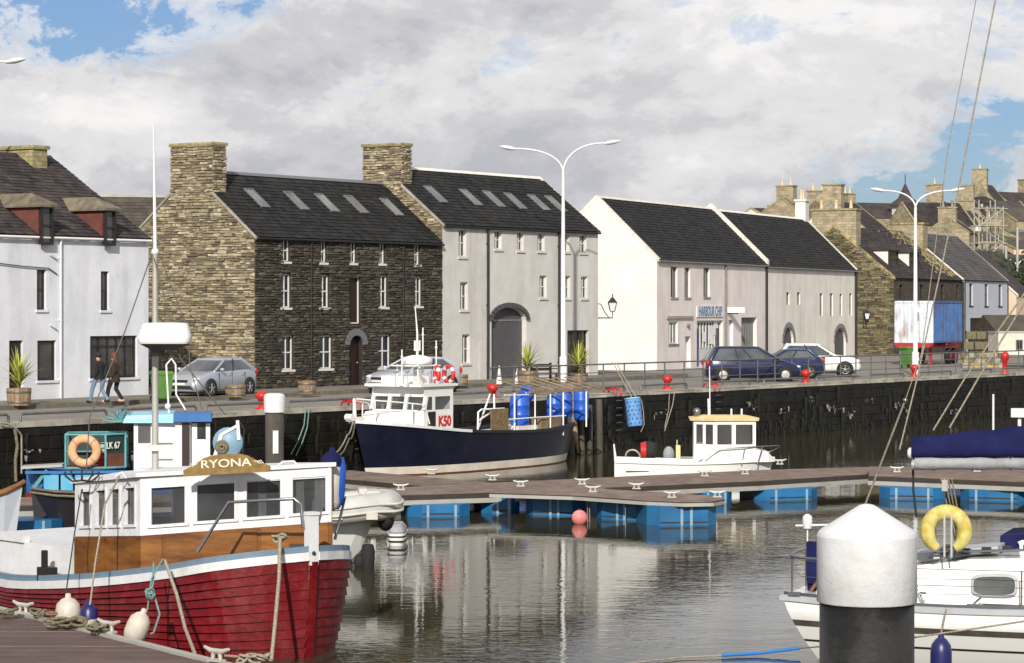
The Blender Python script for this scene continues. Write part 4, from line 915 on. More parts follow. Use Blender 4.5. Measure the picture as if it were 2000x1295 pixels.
build('spire', MB().loft([[(-hw-.35, -hw-.35, zt), (hw+.35, -hw-.35, zt), (hw+.35, hw+.35, zt), (-hw-.35, hw+.35, zt)], [(-.55, -.55, zt+.8), (.55, -.55, zt+.8), (.55, .55, zt+.8), (-.55, .55, zt+.8)], [(-.05, -.05, zs_-.4), (.05, -.05, zs_-.4), (.05, .05, zs_-.4), (-.05, .05, zs_-.4)]], sm=False), 'old_slate', ct)
build('finial', MB().tube([(0, 0, zs_-.5), (0, 0, zs_+.6)], .05, 6), 'black', ct)
for a in (-.5, .5): build('belfry_opening', MB().box(a-.25, -hw-.03, zt-1.7, a+.25, -hw-.005, zt-.6), 'black', ct)
build('belfry_opening', MB().box(-hw-.03, -.3, zt-1.7, -hw-.005, .3, zt-.6), 'black', ct)
# scaffold
P = D(1912, 560, 245); sc = empty('scaffolding', P, radians(10), 'tall steel scaffolding tower in front of the hill houses', 'scaffolding')
H_ = 170/FP*245; Wd = 50/FP*245
for i in range(4):
    for y in (0, 1.3): build('standard', MB().tube([(Wd*i/3, y, -2), (Wd*i/3, y, H_-(i % 2)*.6)], .06, 6), 'galv', sc)
for k in range(5):
    z = H_*(k+.5)/5
    for y in (0, 1.3): build('ledger', MB().tube([(-.4, y-.05, z), (Wd+.4, y-.05, z)], .05, 6), 'galv', sc)
    build('platform', MB().box(0, .02, z+.06, Wd, 1.28, z+.11), 'timber', sc)
for k in range(4): build('brace', MB().tube([(0 if k % 2 else Wd, -.12, H_*k/5+.8), (Wd if k % 2 else 0, -.12, H_*(k+1)/5+.8)], .045, 6), 'galv', sc)
for (u, vb, vt, Y) in ((1965, 600, 480, 232), (1987, 590, 445, 230)):
    a = D(u, vb+40, Y); b_ = D(u, vt, Y); po = empty('utility_pole', (a.x, a.y, a.z), 0, 'thin pale pole %s, standing on the slope right of the scaffolding' % ('with a cross arm' if u > 1970 else 'with a plain top'), 'pole')
    hgt = b_.z-a.z; build('post', MB().tube([(0, 0, 0), (0, 0, hgt)], .12, 8), 'galv', po)
    if u > 1970: build('cross_arm', MB().bar((-.5, 0, hgt-.2), (.5, 0, hgt-.2), .15, .15), 'galv_dark', po)
# bushes on the slope as leafy clumps
bm_ = MB()
for k in range(5200):
    u = R(1890, 2060); v = 540-abs(random.gauss(0, 22))+(u-1890)*.05+20; Y = R(228, 246); P = D(u, v, Y); a = R(.12, .4)
    n_ = Vector((R(-1, 1), R(-1, .2), R(-.2, 1))).normalized(); x, y, z = basis(n_); bm_.add([P+x*a, P+y*a, P-x*a, P-y*a*.7], [(0, 1, 2, 3)])
build('hillside_scrub', bm_, 'bush', kind='stuff', label='dark green scrub on the slope below the hill houses')
# ================================================================== street lamps
def lamp_post(u, Y, vf, armL, armR, name='street_lamp', label='', r=.11):
    """armL/armR: pixel ends of the two arms; vf: row of the fork"""
    P = D(u, 605, Y); rt = empty(name, (P.x, P.y, QZ), 0, label, 'street lamp', 'tall white street lamps on the quay')
    zf = D(u, vf, Y).z-QZ; build('pole', MB().tube([(0, 0, 0), (0, 0, 1.2), (0, 0, 1.25), (0, 0, zf)], [r*1.5, r*1.5, r, r*.62], 12), 'pole_white', rt)
    build('door_panel', MB().box(-.08, -r*1.5-.01, .5, .08, -r*1.5+.03, 1.0), 'pole_white', rt)
    for sgn, e in ((-1, armL), (1, armR)):
        if not e: continue
        E = D(e[0], e[1], Y)-Vector((P.x, P.y, QZ)); dz = E.z-zf; pts = []
        for i in range(13):
            t = i/12; pts.append((E.x*(.06*t+.94*t**1.7), 0, zf+dz*(1-(1-t)**2.1)))
        build('arm', MB().tube(pts, [.052-.016*i/12 for i in range(13)], 8), 'pole_white', rt)
        hl = .75; sl2 = .10*sgn; ld_ = MB(); rings = []
        for i in range(9):
            t = i/8; w2 = .17*sin(pi*(.12+.8*t))+.02; x = E.x+sgn*(t-.25)*hl; zc_ = E.z+(t-.25)*hl*.16
            rings.append([(x, w2*cos(2*pi*j/10), zc_+w2*.55*sin(2*pi*j/10)) for j in range(10)])
        build('lamp_head', ld_.loft(rings), 'pole_white', rt)
    return rt
lamp_post(1100, 119, 335, (1000, 290), (1188, 279), label='tall white double-arm lamp post before the grey warehouse', r=.115)
lamp_post(1788, 132, 405, (1722, 372), (1862, 372), label='white double-arm lamp post in front of the shipping container', r=.12)
lamp_post(-115, 95, 200, (-240, 118), (20, 120), label='street lamp arm reaching in from the left edge of the photo', r=.13)
# wall lanterns
def lantern(loc, rz, label, arm=1.35, mat='black', white=False):
    rt = empty('wall_lantern', loc, rz, label, 'lantern', 'wall lanterns')
    build('bracket', MB().tube([(0, 0, 0), (arm, 0, 0), (arm, 0, .35)], .035, 6).tube([(0, 0, .75), (arm*.35, 0, .68), (arm*.55, 0, .3), (arm*.8, 0, .02)], .025, 6).box(-.03, -.05, -.1, .03, .05, .9), mat, rt)
    z = .35; build('lantern_glass', MB().loft([[(arm+s_*.11, t_*.11, z) for s_, t_ in ((-1, -1), (1, -1), (1, 1), (-1, 1))], [(arm+s_*.2, t_*.2, z+.42) for s_, t_ in ((-1, -1), (1, -1), (1, 1), (-1, 1))]], sm=False), 'lamp_clear', rt)
    f = MB()
    for s_, t_ in ((-1, -1), (1, -1), (1, 1), (-1, 1)): f.bar((arm+s_*.115, t_*.115, z), (arm+s_*.205, t_*.205, z+.42), .03, .03)
    f.loft([[(arm+s_*.24, t_*.24, z+.42) for s_, t_ in ((-1, -1), (1, -1), (1, 1), (-1, 1))], [(arm+s_*.05, t_*.05, z+.68) for s_, t_ in ((-1, -1), (1, -1), (1, 1), (-1, 1))]], sm=False)
    f.tube([(arm, 0, z+.66), (arm, 0, z+.85)], .025, 6); f.box(arm-.12, -.12, z-.04, arm+.12, .12, z)
    build('lantern_frame', f, mat, rt); return rt
lz = CAMZ-(621-605)*128/FP
lantern(F3.w(L3+.02, .2, lz-QZ), 0, 'black iron lantern on a bracket at the right corner of the grey warehouse', arm=.88)
l5 = F5.hit(1694, 628, 0); gp = D(1694, 632, 191); lantern((gp.x-.35, gp.y-.5, gp.z), 0, 'pale lantern on the shaded gable beside the cream hall', arm=.25)
# ================================================================== planters, bench, cones
def barrel(u, v, label, r=.42, h=.55, plant=None, mat='barrel_wood', z=QZ+.12):
    P = W(u, v, z); rt = empty('planter', P, R(0, 3), label, 'planter', 'half-barrel planters on the pavement')
    n_ = 16
    for i in range(n_):
        a = 2*pi*i/n_; b_ = 2*pi*(i+1)/n_-.03; rings = []
        for (rr, zz) in ((r*.86, 0), (r*.97, h*.45), (r, h)):
            rings.append([(rr*cos(a), rr*sin(a), zz), (rr*cos(b_), rr*sin(b_), zz), ((rr-.04)*cos(b_), (rr-.04)*sin(b_), zz), ((rr-.04)*cos(a), (rr-.04)*sin(a), zz)])
        build('stave', MB().loft(rings, sm=False), mat, rt)
    for zz, rr in ((h*.18, r*.915), (h*.75, r*1.0)): build('hoop', MB().lathe([(rr, zz-.025), (rr+.012, zz), (rr+.012, zz+.03), (rr, zz+.05)], n=20, cap=False), 'galv_dark', rt)
    build('soil', MB().lathe([(r*.9, h-.06), (.01, h-.02)], n=14, cap=False), 'rubber', rt)
    if plant:
        hh_, nb_, mats = plant
        tr = h+hh_*.25
        build('stem', MB().tube([(0, 0, h-.05), (.02, 0, tr)], .05, 7), 'leaf_dry', rt)
        lf = MB(); dr = MB()
        for k in range(nb_):
            a = R(0, 2*pi); el = R(.25, 1.45); ln = hh_*R(.55, .85); base = Vector((0, 0, h+R(.0, tr-h))); d = Vector((cos(a)*cos(el), sin(a)*cos(el), sin(el))); side = Vector((-sin(a), cos(a), 0)); pts = []
            for i in range(5):
                t = i/4; pts.append((base+d*ln*t+Vector((0, 0, -.32*ln*t*t*cos(el))), .028*(1-t)**.6*(1 if i else .6)+.002))
            tgt = dr if (el < .55 and random.random() < .7) else lf
            vs = []
            for p, w_ in pts: vs += [p-side*w_, p+side*w_]
            tgt.add(vs, [(2*i, 2*i+1, 2*i+3, 2*i+2) for i in range(4)])
        build('foliage', lf, 'leaf', rt, kind='stuff')
        if dr.v: build('dead_leaf', dr, 'leaf_dry', rt, kind='stuff')
    return rt
barrel(37, 792, 'barrel planter with a spiky yellow-green palm by the brown door of the white house', .42, .6, (1.55, 110, 0))
barrel(460, 775, 'low empty half barrel in front of the silver hatchback at the golden gable', .40, .45)
barrel(600, 769, 'empty half barrel under the dark stone front, left of the arched door', .36, .5)
barrel(898, 753, 'half barrel at the left end of the grey warehouse, beside its low window', .36, .48)
barrel(1030, 751, 'barrel planter with a flowering palm left of the bench', .45, .6, (1.55, 110, 0))
barrel(1131, 748, 'barrel planter with a spiky palm before the shop window right of the lamp post', .4, .45, (1.7, 120, 0))
P = W(1062, 748, QZ+.12); bn = empty('bench', P, QANG-.2, 'dark wooden bench between the two palm planters', 'bench')
build('seat', MB().box(-.65, -.25, .42, .65, -.1, .46).box(-.65, -.07, .42, .65, .1, .46), 'bench_wood', bn)
build('backrest', MB().box(-.65, .16, .55, .65, .2, .68).box(-.65, .17, .72, .65, .21, .85), 'bench_wood', bn)
for x in (-.6, .6):
    for y in (-.2, .18): build('leg', MB().box(x-.04, y-.04, 0, x+.04, y+.04, .42 if y < 0 else .9), 'bench_wood', bn)
    build('armrest', MB().box(x-.04, -.25, .62, x+.04, .16, .66), 'bench_wood', bn)
for (u, v, lb, hh_) in ((975, 752, 'tall pale traffic cone in front of the arched cart door', .85), (1010, 751, 'smaller pale cone left of the flowering planter', .7)):
    P = W(u, v, QZ+.1); cn = empty('traffic_cone', P, .4, lb, 'traffic cone', 'traffic cones by the arch')
    build('cone', MB().lathe([(.15, .04), (.05, hh_*.8), (.02, hh_)], n=12), 'frame_white', cn); build('base', MB().box(-.19, -.19, 0, .19, .19, .04), 'rubber', cn); build('stripe', MB().lathe([(.105, hh_*.42), (.085, hh_*.58)], n=12, cap=False), 'galv', cn)
# ================================================================== wheelie bins
def bin_(P, rz, label, s=1.0, mat='green_bin'):
    rt = empty('wheelie_bin', P, rz, label, 'bin', 'green wheelie bins'); w0, w1 = .24*s, .29*s; d0, d1 = .27*s, .36*s; H_ = 1.0*s
    build('body', MB().loft([[(-w0, -d0, .08), (w0, -d0, .08), (w0, d0, .08), (-w0, d0, .08)], [(-w1, -d1, H_), (w1, -d1, H_), (w1, d1, H_), (-w1, d1, H_)]], sm=False).box(-w1-.02, -d1-.02, H_-.05, w1+.02, d1+.02, H_), mat, rt)
    build('lid', MB().loft([[(-w1-.02, -d1-.04, H_+.004), (w1+.02, -d1-.04, H_+.004), (w1+.02, d1+.03, H_+.004), (-w1-.02, d1+.03, H_+.004)], [(-w1+.04, -d1+.04, H_+.08), (w1-.04, -d1+.04, H_+.08), (w1-.04, d1, H_+.1), (-w1+.04, d1, H_+.1)]], sm=False), mat, rt)
    for x in (-w0-.02, w0+.02): build('wheel', MB().lathe([(.1*s, x-.025), (.1*s, x+.025)], (0, d0+.02, .1*s), 12, ax='x'), 'rubber', rt)
    build('handle', MB().tube([(-w1, d1+.06, H_-.02), (w1, d1+.06, H_-.02)], .018, 6), mat, rt); return rt
bin_(W(316, 782, QZ+.11), 2.0, 'green wheelie bin at the foot of the golden stone gable', .98)
bin_(D(1775, 712, 150).xy.to_3d()+Vector((0, 0, QZ)), 2.2, 'green wheelie bin under the shipping container trailer', 1.15)
# ================================================================== container on trailer, portable cabin, low wall
cf = Fr(Vector(((1822-1000)/FP*158, 158, QZ)), (.45, .89)); ct = empty('shipping_container', cf.o, cf.a, 'rusty container with white end and blue side, on a red trailer', 'container')
z0, z1 = 1.35, 3.95; Lc = 6.05; Wc = 2.44
e = MB(); b_ = MB()
def corr(mb, p0, p1, z0, z1, n_, dep, nrm):
    p0, p1, nrm = Vector(p0), Vector(p1), Vector(nrm); pts = []
    for i in range(n_):
        for (f_, o_) in ((.0, 0), (.3, 0), (.5, 1), (.8, 1)): pts.append(p0+(p1-p0)*((i+f_)/n_)+nrm*dep*o_)
    pts.append(p1)
    vs = [(p.x, p.y, z0) for p in pts]+[(p.x, p.y, z1) for p in pts]; k = len(pts)
    mb.add(vs, [(i, i+1, k+i+1, k+i) for i in range(k-1)])
corr(e, (0, Wc-.1, 0), (0, .1, 0), z0+.12, z1-.12, 9, .04, (1, 0, 0)); build('end_panel', e, 'cont_white', ct)
corr(b_, (.1, .0, 0), (Lc-.1, .0, 0), z0+.12, z1-.12, 20, .04, (0, 1, 0)); corr(b_, (Lc-.1, Wc, 0), (.1, Wc, 0), z0+.12, z1-.12, 20, .04, (0, -1, 0)); build('side_panel', b_, 'cont_blue', ct)
build('far_end_panel', MB().box(Lc-.05, .05, z0+.1, Lc, Wc-.05, z1-.1), 'cont_blue', ct)
build('roof_panel', MB().box(.05, .05, z1-.1, Lc-.05, Wc-.05, z1-.03), 'cont_blue', ct); build('floor_panel', MB().box(.05, .05, z0+.02, Lc-.05, Wc-.05, z0+.12), 'black', ct)
build('end_frame', MB().box(-.02, -.02, z0, .1, .1, z1).box(-.02, Wc-.1, z0, .1, Wc+.02, z1).box(-.02, .1, z1-.12, .1, Wc-.1, z1).box(-.02, .1, z0, .1, Wc-.1, z0+.12), 'cont_white', ct)
build('side_frame', MB().box(.1, -.02, z1-.12, Lc-.1, .08, z1).box(.1, -.02, z0, Lc-.1, .08, z0+.12).box(Lc-.1, -.02, z0, Lc+.02, .1, z1).box(Lc-.1, Wc-.1, z0, Lc+.02, Wc+.02, z1), 'cont_blue', ct)
for (y, zz, ww, hh_) in ((.9, 2.75, .3, .5),): build('warning_plate', MB().box(-.03, y, zz, -.015, y+ww, zz+hh_), 'lead', ct)
tr = empty('container_trailer', cf.o, cf.a, 'red skeletal trailer carrying the rusty container', 'trailer')
build('chassis', MB().box(-.2, .1, z0-.28, .0, Wc-.1, z0-.02).box(0, .55, z0-.3, Lc+1.5, .75, z0-.02).box(0, Wc-.75, z0-.3, Lc+1.5, Wc-.55, z0-.02).box(-.1, 0, z0-.18, .15, Wc, z0-.04).box(2.9, 0, z0-.18, 3.1, Wc, z0-.04), 'chassis_red', tr)
for y in (.45, Wc-.45): build('landing_leg', MB().box(.9, y-.08, 0, 1.05, y+.08, z0-.3).box(.8, y-.15, 0, 1.15, y+.15, .05), 'chassis_red' if y < 1 else 'galv_dark', tr)
build('landing_leg', MB().bar((-.1, Wc-.4, 0), (.2, Wc-.3, z0-.2), .1, .1), 'galv_dark', tr)
for x in (3.7, 4.9):
    for y in (.0, Wc-.3):
        w_ = build('wheel', MB().lathe([(.3, y), (.46, y+.02), (.49, y+.08), (.49, y+.24), (.46, y+.3), (.3, y+.3)], (x, 0, .49), 20, ax='y'), 'rubber', tr)
        build('hub', MB().lathe([(.22, y-.01), (.1, y-.03)], (x, 0, .49), 12, ax='y'), 'chassis_red', w_)
build('mudguard', MB().box(3.1, -.02, 1.02, 5.5, .35, 1.05), 'chassis_red', tr)
pc = D(1950, 700, 152); cb = empty('portable_cabin', (pc.x, pc.y, QZ), radians(4), 'off-white portable cabin with a small window at the right edge', 'cabin')
zb_ = D(1940, 693, 152).z-QZ; zt_ = D(1940, 650, 152).z-QZ
build('body', MB().box(0, 0, zb_, 5, 2.4, zt_), 'cabin_white', cb); build('roof_edge', MB().box(-.05, -.05, zt_, 5.05, 2.45, zt_+.08), 'galv', cb)
sash(cb, 1.05, zb_+.3, 1.45, zb_+.9, y=-.05, mat='galv_dark', nx=2, ny=1); build('door_panel', MB().box(1.7, -.03, zb_+.05, 2.4, -.004, zt_-.25), 'frame_white', cb)
for x in (.3, 1.6, 2.6, 4.6):
    build('leg', MB().box(x, .1, 0, x+.15, .3, zb_), 'galv_dark', cb)
lw = D(1880, 720, 150); lwv = empty('low_wall', (lw.x, lw.y, QZ), radians(6), 'low lichened stone wall left of the portable cabin', 'wall')
for i in range(7):
    for j in range(3): build('stone', MB().box(i*.36+(.1 if j % 2 else 0), 0, j*.3, i*.36+.34+(.1 if j % 2 else 0), .4, j*.3+.28), 'yellow_moss' if (i+j) % 3 else 'coping', lwv)
# creels stacked behind the wall
cl = D(1885, 700, 155)
for i, (dx, zz) in enumerate(((0, .0), (.62, .0), (1.24, 0), (.1, .62), (.8, .62), (.3, 1.24), (.95, 1.24), (1.45, .62))):
    rt = empty('lobster_creel', (cl.x+dx, cl.y+.6+.1*i, QZ+.35+zz), R(-.2, .2), 'netted lobster creel, '+('leftmost of the bottom row', 'middle of the bottom row', 'rightmost of the bottom row', 'leftmost of the middle row', 'middle of the middle row', 'left of the top row', 'right of the top row', 'rightmost of the middle row')[i]+' of the stack by the trailer', 'creel', 'lobster creels stacked by the trailer')
    f = MB()
    for x in (0, .28, .56): f.tube([(x, 0, 0), (x, 0, .3), (x, .12, .52), (x, .35, .52), (x, .45, .3), (x, .45, 0)], .02, 5)
    build('frame', f, 'creel', rt); build('netting', MB().box(.02, .03, .02, .54, .42, .48), 'net', rt)
# ================================================================== quay edge furniture
RT = 2.7; ra = sofu(957, RT); rb = sofu(2080, RT)
rl = empty('quay_railing', Q(ra, RT), QANG, 'long galvanised two-rail safety railing along the quay from the arch to the right edge', 'railing')
Lr = rb-ra; npst = int(Lr/1.65)
for i in range(npst+1):
    x = Lr*i/npst; build('post', MB().tube([(x, 0, 0), (x, 0, 1.1)], .032, 6).box(x-.07, -.07, 0, x+.07, .07, .02), 'galv_dark', rl)
build('top_rail', MB().tube([(0, 0, .05), (0, 0, 1.0), (.08, 0, 1.09), (Lr, 0, 1.09)], .034, 6), 'galv_dark', rl)
for z in (.38, .74): build('lower_rail', MB().tube([(0, 0, z), (Lr, 0, z)], .022, 6), 'galv_dark', rl)
# low steel rails bolted along the coping
er = None; k = 0
EL = ['at the left edge of the photo', 'below the palm barrel planter', 'below the two walkers', 'below the green bin', 'behind the white-topped pile', 'below the arched stone doorway', 'above the blue boat wheelhouse', 'above the blue boat deck', 'below the bench', '', 'below the pink shop corner', 'below the blue car', 'below the white car', 'before the container', 'before the low wall', 'below the portable cabin', 'at the right photo edge']
for i, s in enumerate((-3.2, 1.0, 5.2, 9.4, 13.6, 17.8, 22.0, 26.2, 31.5, 36.5, 42, 47, 52, 57.5, 63, 68, 73)):
    rt = empty('edge_rail', Q(s, .22, QZ+.02), QANG, 'low rusted steel edge rail on the quay coping '+(EL[i] or 'below the lamp post'), 'edge rail', 'low steel rails along the quay coping')
    Lx = 3.7
    if er is None:
        er = build('rail', MB().tube([(0, 0, 0), (0, 0, .17), (.08, 0, .24), (Lx-.08, 0, .24), (Lx, 0, .17), (Lx, 0, 0)], .045, 6), 'galv_dark', rt)
    else:
        c_ = er.copy(); C.objects.link(c_); c_.parent = rt
def bollard(u, t, label, s=1.0, tall=1.0):
    st = sofu(u, t); s *= .88; rt = empty('bollard', Q(st, t, QZ), QANG, label, 'bollard', 'red iron mooring bollards')
    build('base', MB().lathe([(.34*s, 0), (.34*s, .05), (.22*s, .08)], n=16), 'red_paint', rt)
    build('shaft', MB().lathe([(.21*s, .06), (.17*s, .2*tall), (.17*s, .22*s*tall)], n=16), 'red_paint', rt)
    build('head', MB().tube([(0, .0, .15*s*tall), (.02*s, 0, .30*s*tall), (-.03*s, -.02, .44*s*tall), (-.09*s, -.05, .54*s*tall), (-.12*s, -.07, .66*s*tall), (-.13*s, -.08, .74*s*tall), (-.13*s, -.08, .78*s*tall)], [.19*s, .17*s, .22*s, .31*s, .31*s, .20*s, .03*s], 16), 'red_paint', rt); return rt
bollard(962, .75, 'red mushroom mooring bollard above the blue boat aft deck', .82)
bollard(1303, .75, 'red mushroom mooring bollard with two ropes hanging down the wall', .78, 1.15)
bollard(1573, .75, 'red mooring bollard in front of the dark blue hatchback', .8, 1.1)
bollard(1785, .75, 'red mooring bollard at the foot of the lamp post by the container', .8, 1.2)
bollard(1962, .75, 'tall red mooring bollard below the portable cabin', .8, 2.1)
bollard(512, .75, 'red mooring bollard half hidden by the white-topped pile', .8, 1.15)
def ladder_head(u, label):
    st = sofu(u, .12); rt = empty('ladder_head', Q(st, .12, QZ), QANG, label, 'ladder', 'red quay ladder heads')
    for x in (-.2, .2): build('handhold', MB().tube([(x, -.2, -.12), (x, -.2, .10), (x, -.1, .2), (x, .3, .2), (x, .4, .03)], .035, 6), 'red_paint', rt)
    for z in (-.3, -.6, -.9, -1.2, -1.5): build('rung', MB().tube([(-.2, -.26, z), (.2, -.26, z)], .02, 5), 'galv_dark', rt)
    build('top_plate', MB().box(-.2, -.1, .12, .2, .3, .15), 'red_paint', rt)
ladder_head(1199, 'red ladder head on the quay edge right of the blue hanging drum ropes'); ladder_head(1393, 'red ladder head on the quay edge below the navy car rear wheel'); ladder_head(690, 'red ladder head on the quay edge above the blue boat bow')
# ropes hanging down the wall
def rope(pts, r=.02, mat='rope', label='', name='rope', sag=0, n_=10):
    P = []
    for a, b_ in zip(pts, pts[1:]):
        a, b_ = Vector(a), Vector(b_)
        for i in range(n_): t = i/n_; P.append(a.lerp(b_, t)+Vector((0, 0, -sag*4*t*(1-t))))
    P.append(Vector(pts[-1])); o = Vector(pts[0])
    return build(name, MB().tube([p-o for p in P], r, 6), mat, loc=o, label=label, cat=name.replace('_', ' '))
def wl(u, v, off=-.14):
    """point on the quay wall face seen at (u,v)"""
    s = sofu(u, off); P = Q(s, off, 0); return Vector((P.x, P.y, CAMZ-(v-605)*P.y/FP))
rope([wl(1308, 757), wl(1306, 800), wl(1298, 835)], .018, 'rope', 'left pale rope hanging from the red bollard down the dark wall')
rope([wl(1318, 762), wl(1314, 790), wl(1298, 842)], .022, 'rope', 'right pale rope curving from the red bollard down the dark wall')
rope([wl(597, 796), wl(594, 830), wl(582, 862), wl(568, 888)], .022, 'rope_green', 'left green mooring rope hanging on the wall right of the white-topped pile')
rope([wl(604, 796), wl(600, 835), wl(590, 865), wl(578, 890)], .022, 'rope_green', 'right green mooring rope hanging on the wall right of the white-topped pile')
rope([wl(0, 826), wl(14, 828), wl(30, 836), wl(42, 850), wl(42, 925)], .03, 'rope', 'pale hooked pipe running down the wall at the far left', name='hook_pipe')
rope([wl(29, 838, -.2), wl(34, 870, -.2), wl(30, 900, -.2), wl(31, 940, -.2)], .05, 'rope_weed', 'weedy yellow rope hanging beside the hooked pipe at the far left')
# ================================================================== cars
def car(P, rz, kind, paint, label, wheelmat='rim', plate=True):
    rt = empty('parked_car', P, rz, label, 'car', 'cars parked on the quay')
    if kind == 'hatch': L_, W_, H_ = 4.25, 1.78, 1.46; top = [(2.12, .55), (2.02, .68), (1.75, .80), (1.2, .92), (.95, .96), (0, .98), (-1.5, 1.02), (-1.95, 1.02), (-2.1, .85), (-2.13, .6)]; gb = (1.12, -2.0); gr = (.10, -1.25)
    elif kind == 'mpv': L_, W_, H_ = 4.6, 1.80, 1.66; top = [(2.28, .55), (2.18, .70), (1.9, .84), (1.45, .98), (1.2, 1.02), (0, 1.03), (-1.6, 1.06), (-2.1, 1.06), (-2.26, .85), (-2.3, .6)]; gb = (1.38, -2.2); gr = (.35, -1.85)
    elif kind == 'suv': L_, W_, H_ = 4.5, 1.84, 1.68; top = [(2.24, .62), (2.14, .82), (1.95, .92), (1.3, 1.04), (1.0, 1.07), (0, 1.08), (-1.5, 1.12), (-1.95, 1.12), (-2.2, .95), (-2.24, .65)]; gb = (1.12, -2.08); gr = (.15, -1.55)
    else: L_, W_, H_ = 3.9, 1.7, 1.44; top = [(1.94, .55), (1.85, .7), (1.6, .8), (1.1, .92), (.9, .95), (0, .97), (-1.4, 1.0), (-1.75, 1.0), (-1.92, .8), (-1.95, .6)]; gb = (1.0, -1.8); gr = (.1, -1.3)
    hw = W_/2; zb = .2 if kind != 'suv' else .27
    def wf(x): t = abs(x)/(L_/2); return hw*(1-.17*t**5)
    st = []; xs = []
    for (x0, z0), (x1, z1) in zip(top, top[1:]):
        for i in range(3): t = i/3; xs.append((x0+(x1-x0)*t, z0+(z1-z0)*t))
    xs.append(top[-1]); rings = []
    for x, zt in xs:
        w_ = wf(x); e_ = max(0, (abs(x)-L_/2+.16)/.16); w_ *= 1-.22*e_*e_
        zz = zb+.06*e_; rings.append([(x, -w_*.92, zz), (x, -w_, zz+.12), (x, -w_*1.01, (zz+zt)/2+.02), (x, -w_*.985, zt-.10), (x, -w_*.93, zt-.02), (x, -w_*.72, zt+.015), (x, 0, zt+.035),
                                      (x, w_*.72, zt+.015), (x, w_*.93, zt-.02), (x, w_*.985, zt-.10), (x, w_*1.01, (zz+zt)/2+.02), (x, w_, zz+.12), (x, w_*.92, zz)])
    body = build('body', MB().loft(rings), paint, rt)
    zg = .97 if kind in ('hatch', 'small') else (1.03 if kind == 'mpv' else 1.08)
    wb, wr = hw*.93, hw*.70
    def gring(t):
        c_ = t**1.25; xa, xb = gb[0]+(gr[0]-gb[0])*t, gb[1]+(gr[1]-gb[1])*t; w_ = wb+(wr-wb)*c_; z = zg-.03+(H_-.05-zg+.03)*t; k = .16
        return [(xa+.05*(1-t), 0, z), (xa, w_*.6, z), (xa-k, w_*.93, z), (xa-k*2.4, w_, z), (xb+k*2.4, w_, z), (xb+k*.8, w_*.9, z), (xb, w_*.55, z), (xb-.03, 0, z), (xb, -w_*.55, z), (xb+k*.8, -w_*.9, z), (xb+k*2.4, -w_, z), (xa-k*2.4, -w_, z), (xa-k, -w_*.93, z), (xa, -w_*.6, z)]
    build('window', MB().loft([gring(i/5) for i in range(6)], cap=False), 'glass_car', rt)
    r1 = gring(1); cxr = (gr[0]+gr[1])/2
    def scl(r_, s_, dz): return [(cxr+(x-cxr)*s_, y*s_, z+dz) for x, y, z in r_]
    build('roof', MB().loft([scl(gring(.9), 1.005, .0), scl(r1, 1.012, .0), scl(r1, .95, .035), scl(r1, .6, .055), scl(r1, .05, .06)]), paint, rt)
    for sy in (-1, 1):
        def gp(i, t, o=.008): p = gring(t)[i]; return (p[0], p[1]+sy*o, p[2]+.0)
        idx = (2, 5) if sy > 0 else (12, 9)
        for q, i in enumerate(idx): build('pillar', MB().tube([gp(i, t/5) for t in range(6)], [.05 if q == 0 else .10]*6, 6), paint, rt)
        mids = ((.38, .9), (.62, .6)) if kind in ('mpv',) else ((.42, .9),)
        for fm_, _ in mids:
            pts = []
            for t in range(6):
                r_ = gring(t/5); a, b_ = (r_[3], r_[4]) if sy > 0 else (r_[11], r_[10]); pts.append((a[0]+(b_[0]-a[0])*fm_, a[1]+sy*.004, a[2]))
            build('pillar', MB().tube(pts, .03, 5), 'black' if kind != 'suv' else 'black', rt)
        wx = (L_/2-.82, -L_/2+.80); wr_ = .32 if kind != 'suv' else .36
        for x in wx:
            build('wheel_arch', MB().lathe([(wr_+.075, sy*(hw-.10)), (wr_+.07, sy*(hw+.012)), (.05, sy*(hw+.008))], (x, 0, wr_), 22, ax='y'), 'black', rt)
            wl_ = build('wheel', MB().lathe([(wr_*.62, sy*(hw-.12)), (wr_, sy*(hw-.11)), (wr_, sy*(hw+.012)), (wr_*.9, sy*(hw+.03)), (wr_*.64, sy*(hw+.028))], (x, 0, wr_), 22, ax='y'), 'rubber', rt)
            rm = MB().lathe([(wr_*.66, sy*(hw+.024)), (wr_*.60, sy*(hw+.030)), (wr_*.56, sy*(hw+.018))], (x, 0, wr_), 20, ax='y', cap=False)
            if wheelmat == 'hubcap': rm.lathe([(wr_*.6, sy*(hw+.028)), (wr_*.2, sy*(hw+.045)), (.01, sy*(hw+.045))], (x, 0, wr_), 20, ax='y', cap=False)
            else:
                for k in range(5):
                    a = 2*pi*k/5+.3; rm.bar((x, sy*(hw+.03), wr_), (x+cos(a)*wr_*.6, sy*(hw+.026), wr_+sin(a)*wr_*.6), .06, .02)
                rm.lathe([(.06, sy*(hw+.035)), (.01, sy*(hw+.04))], (x, 0, wr_), 10, ax='y', cap=False)
            build('rim', rm, 'rim', wl_)
        sd = MB()
        for x in (gb[0]-.35, -.12, -1.02 if kind != 'small' else -.9): sd.box(x-.006, sy*(hw*1.0)-.012, zb+.12, x+.006, sy*(hw*1.0)+.012, zg-.06)
        build('door_seam', sd, 'black', rt)
        for x in (-.0, -.9): build('door_handle', MB().box(x-.02, sy*hw*.985-.02, zg-.19, x+.16, sy*hw*.985+.025, zg-.155), paint, rt)
        build('wing_mirror', MB().ball((gb[0]-.42, sy*(hw+.09), zg+.06), (.08, .10, .065), 10, 6), paint, rt)
        build('headlight', MB().ball((L_/2-.22, sy*hw*.68, .68 if kind != 'suv' else .80), (.20, .17, .075), 12, 7), 'lamp_clear', rt)
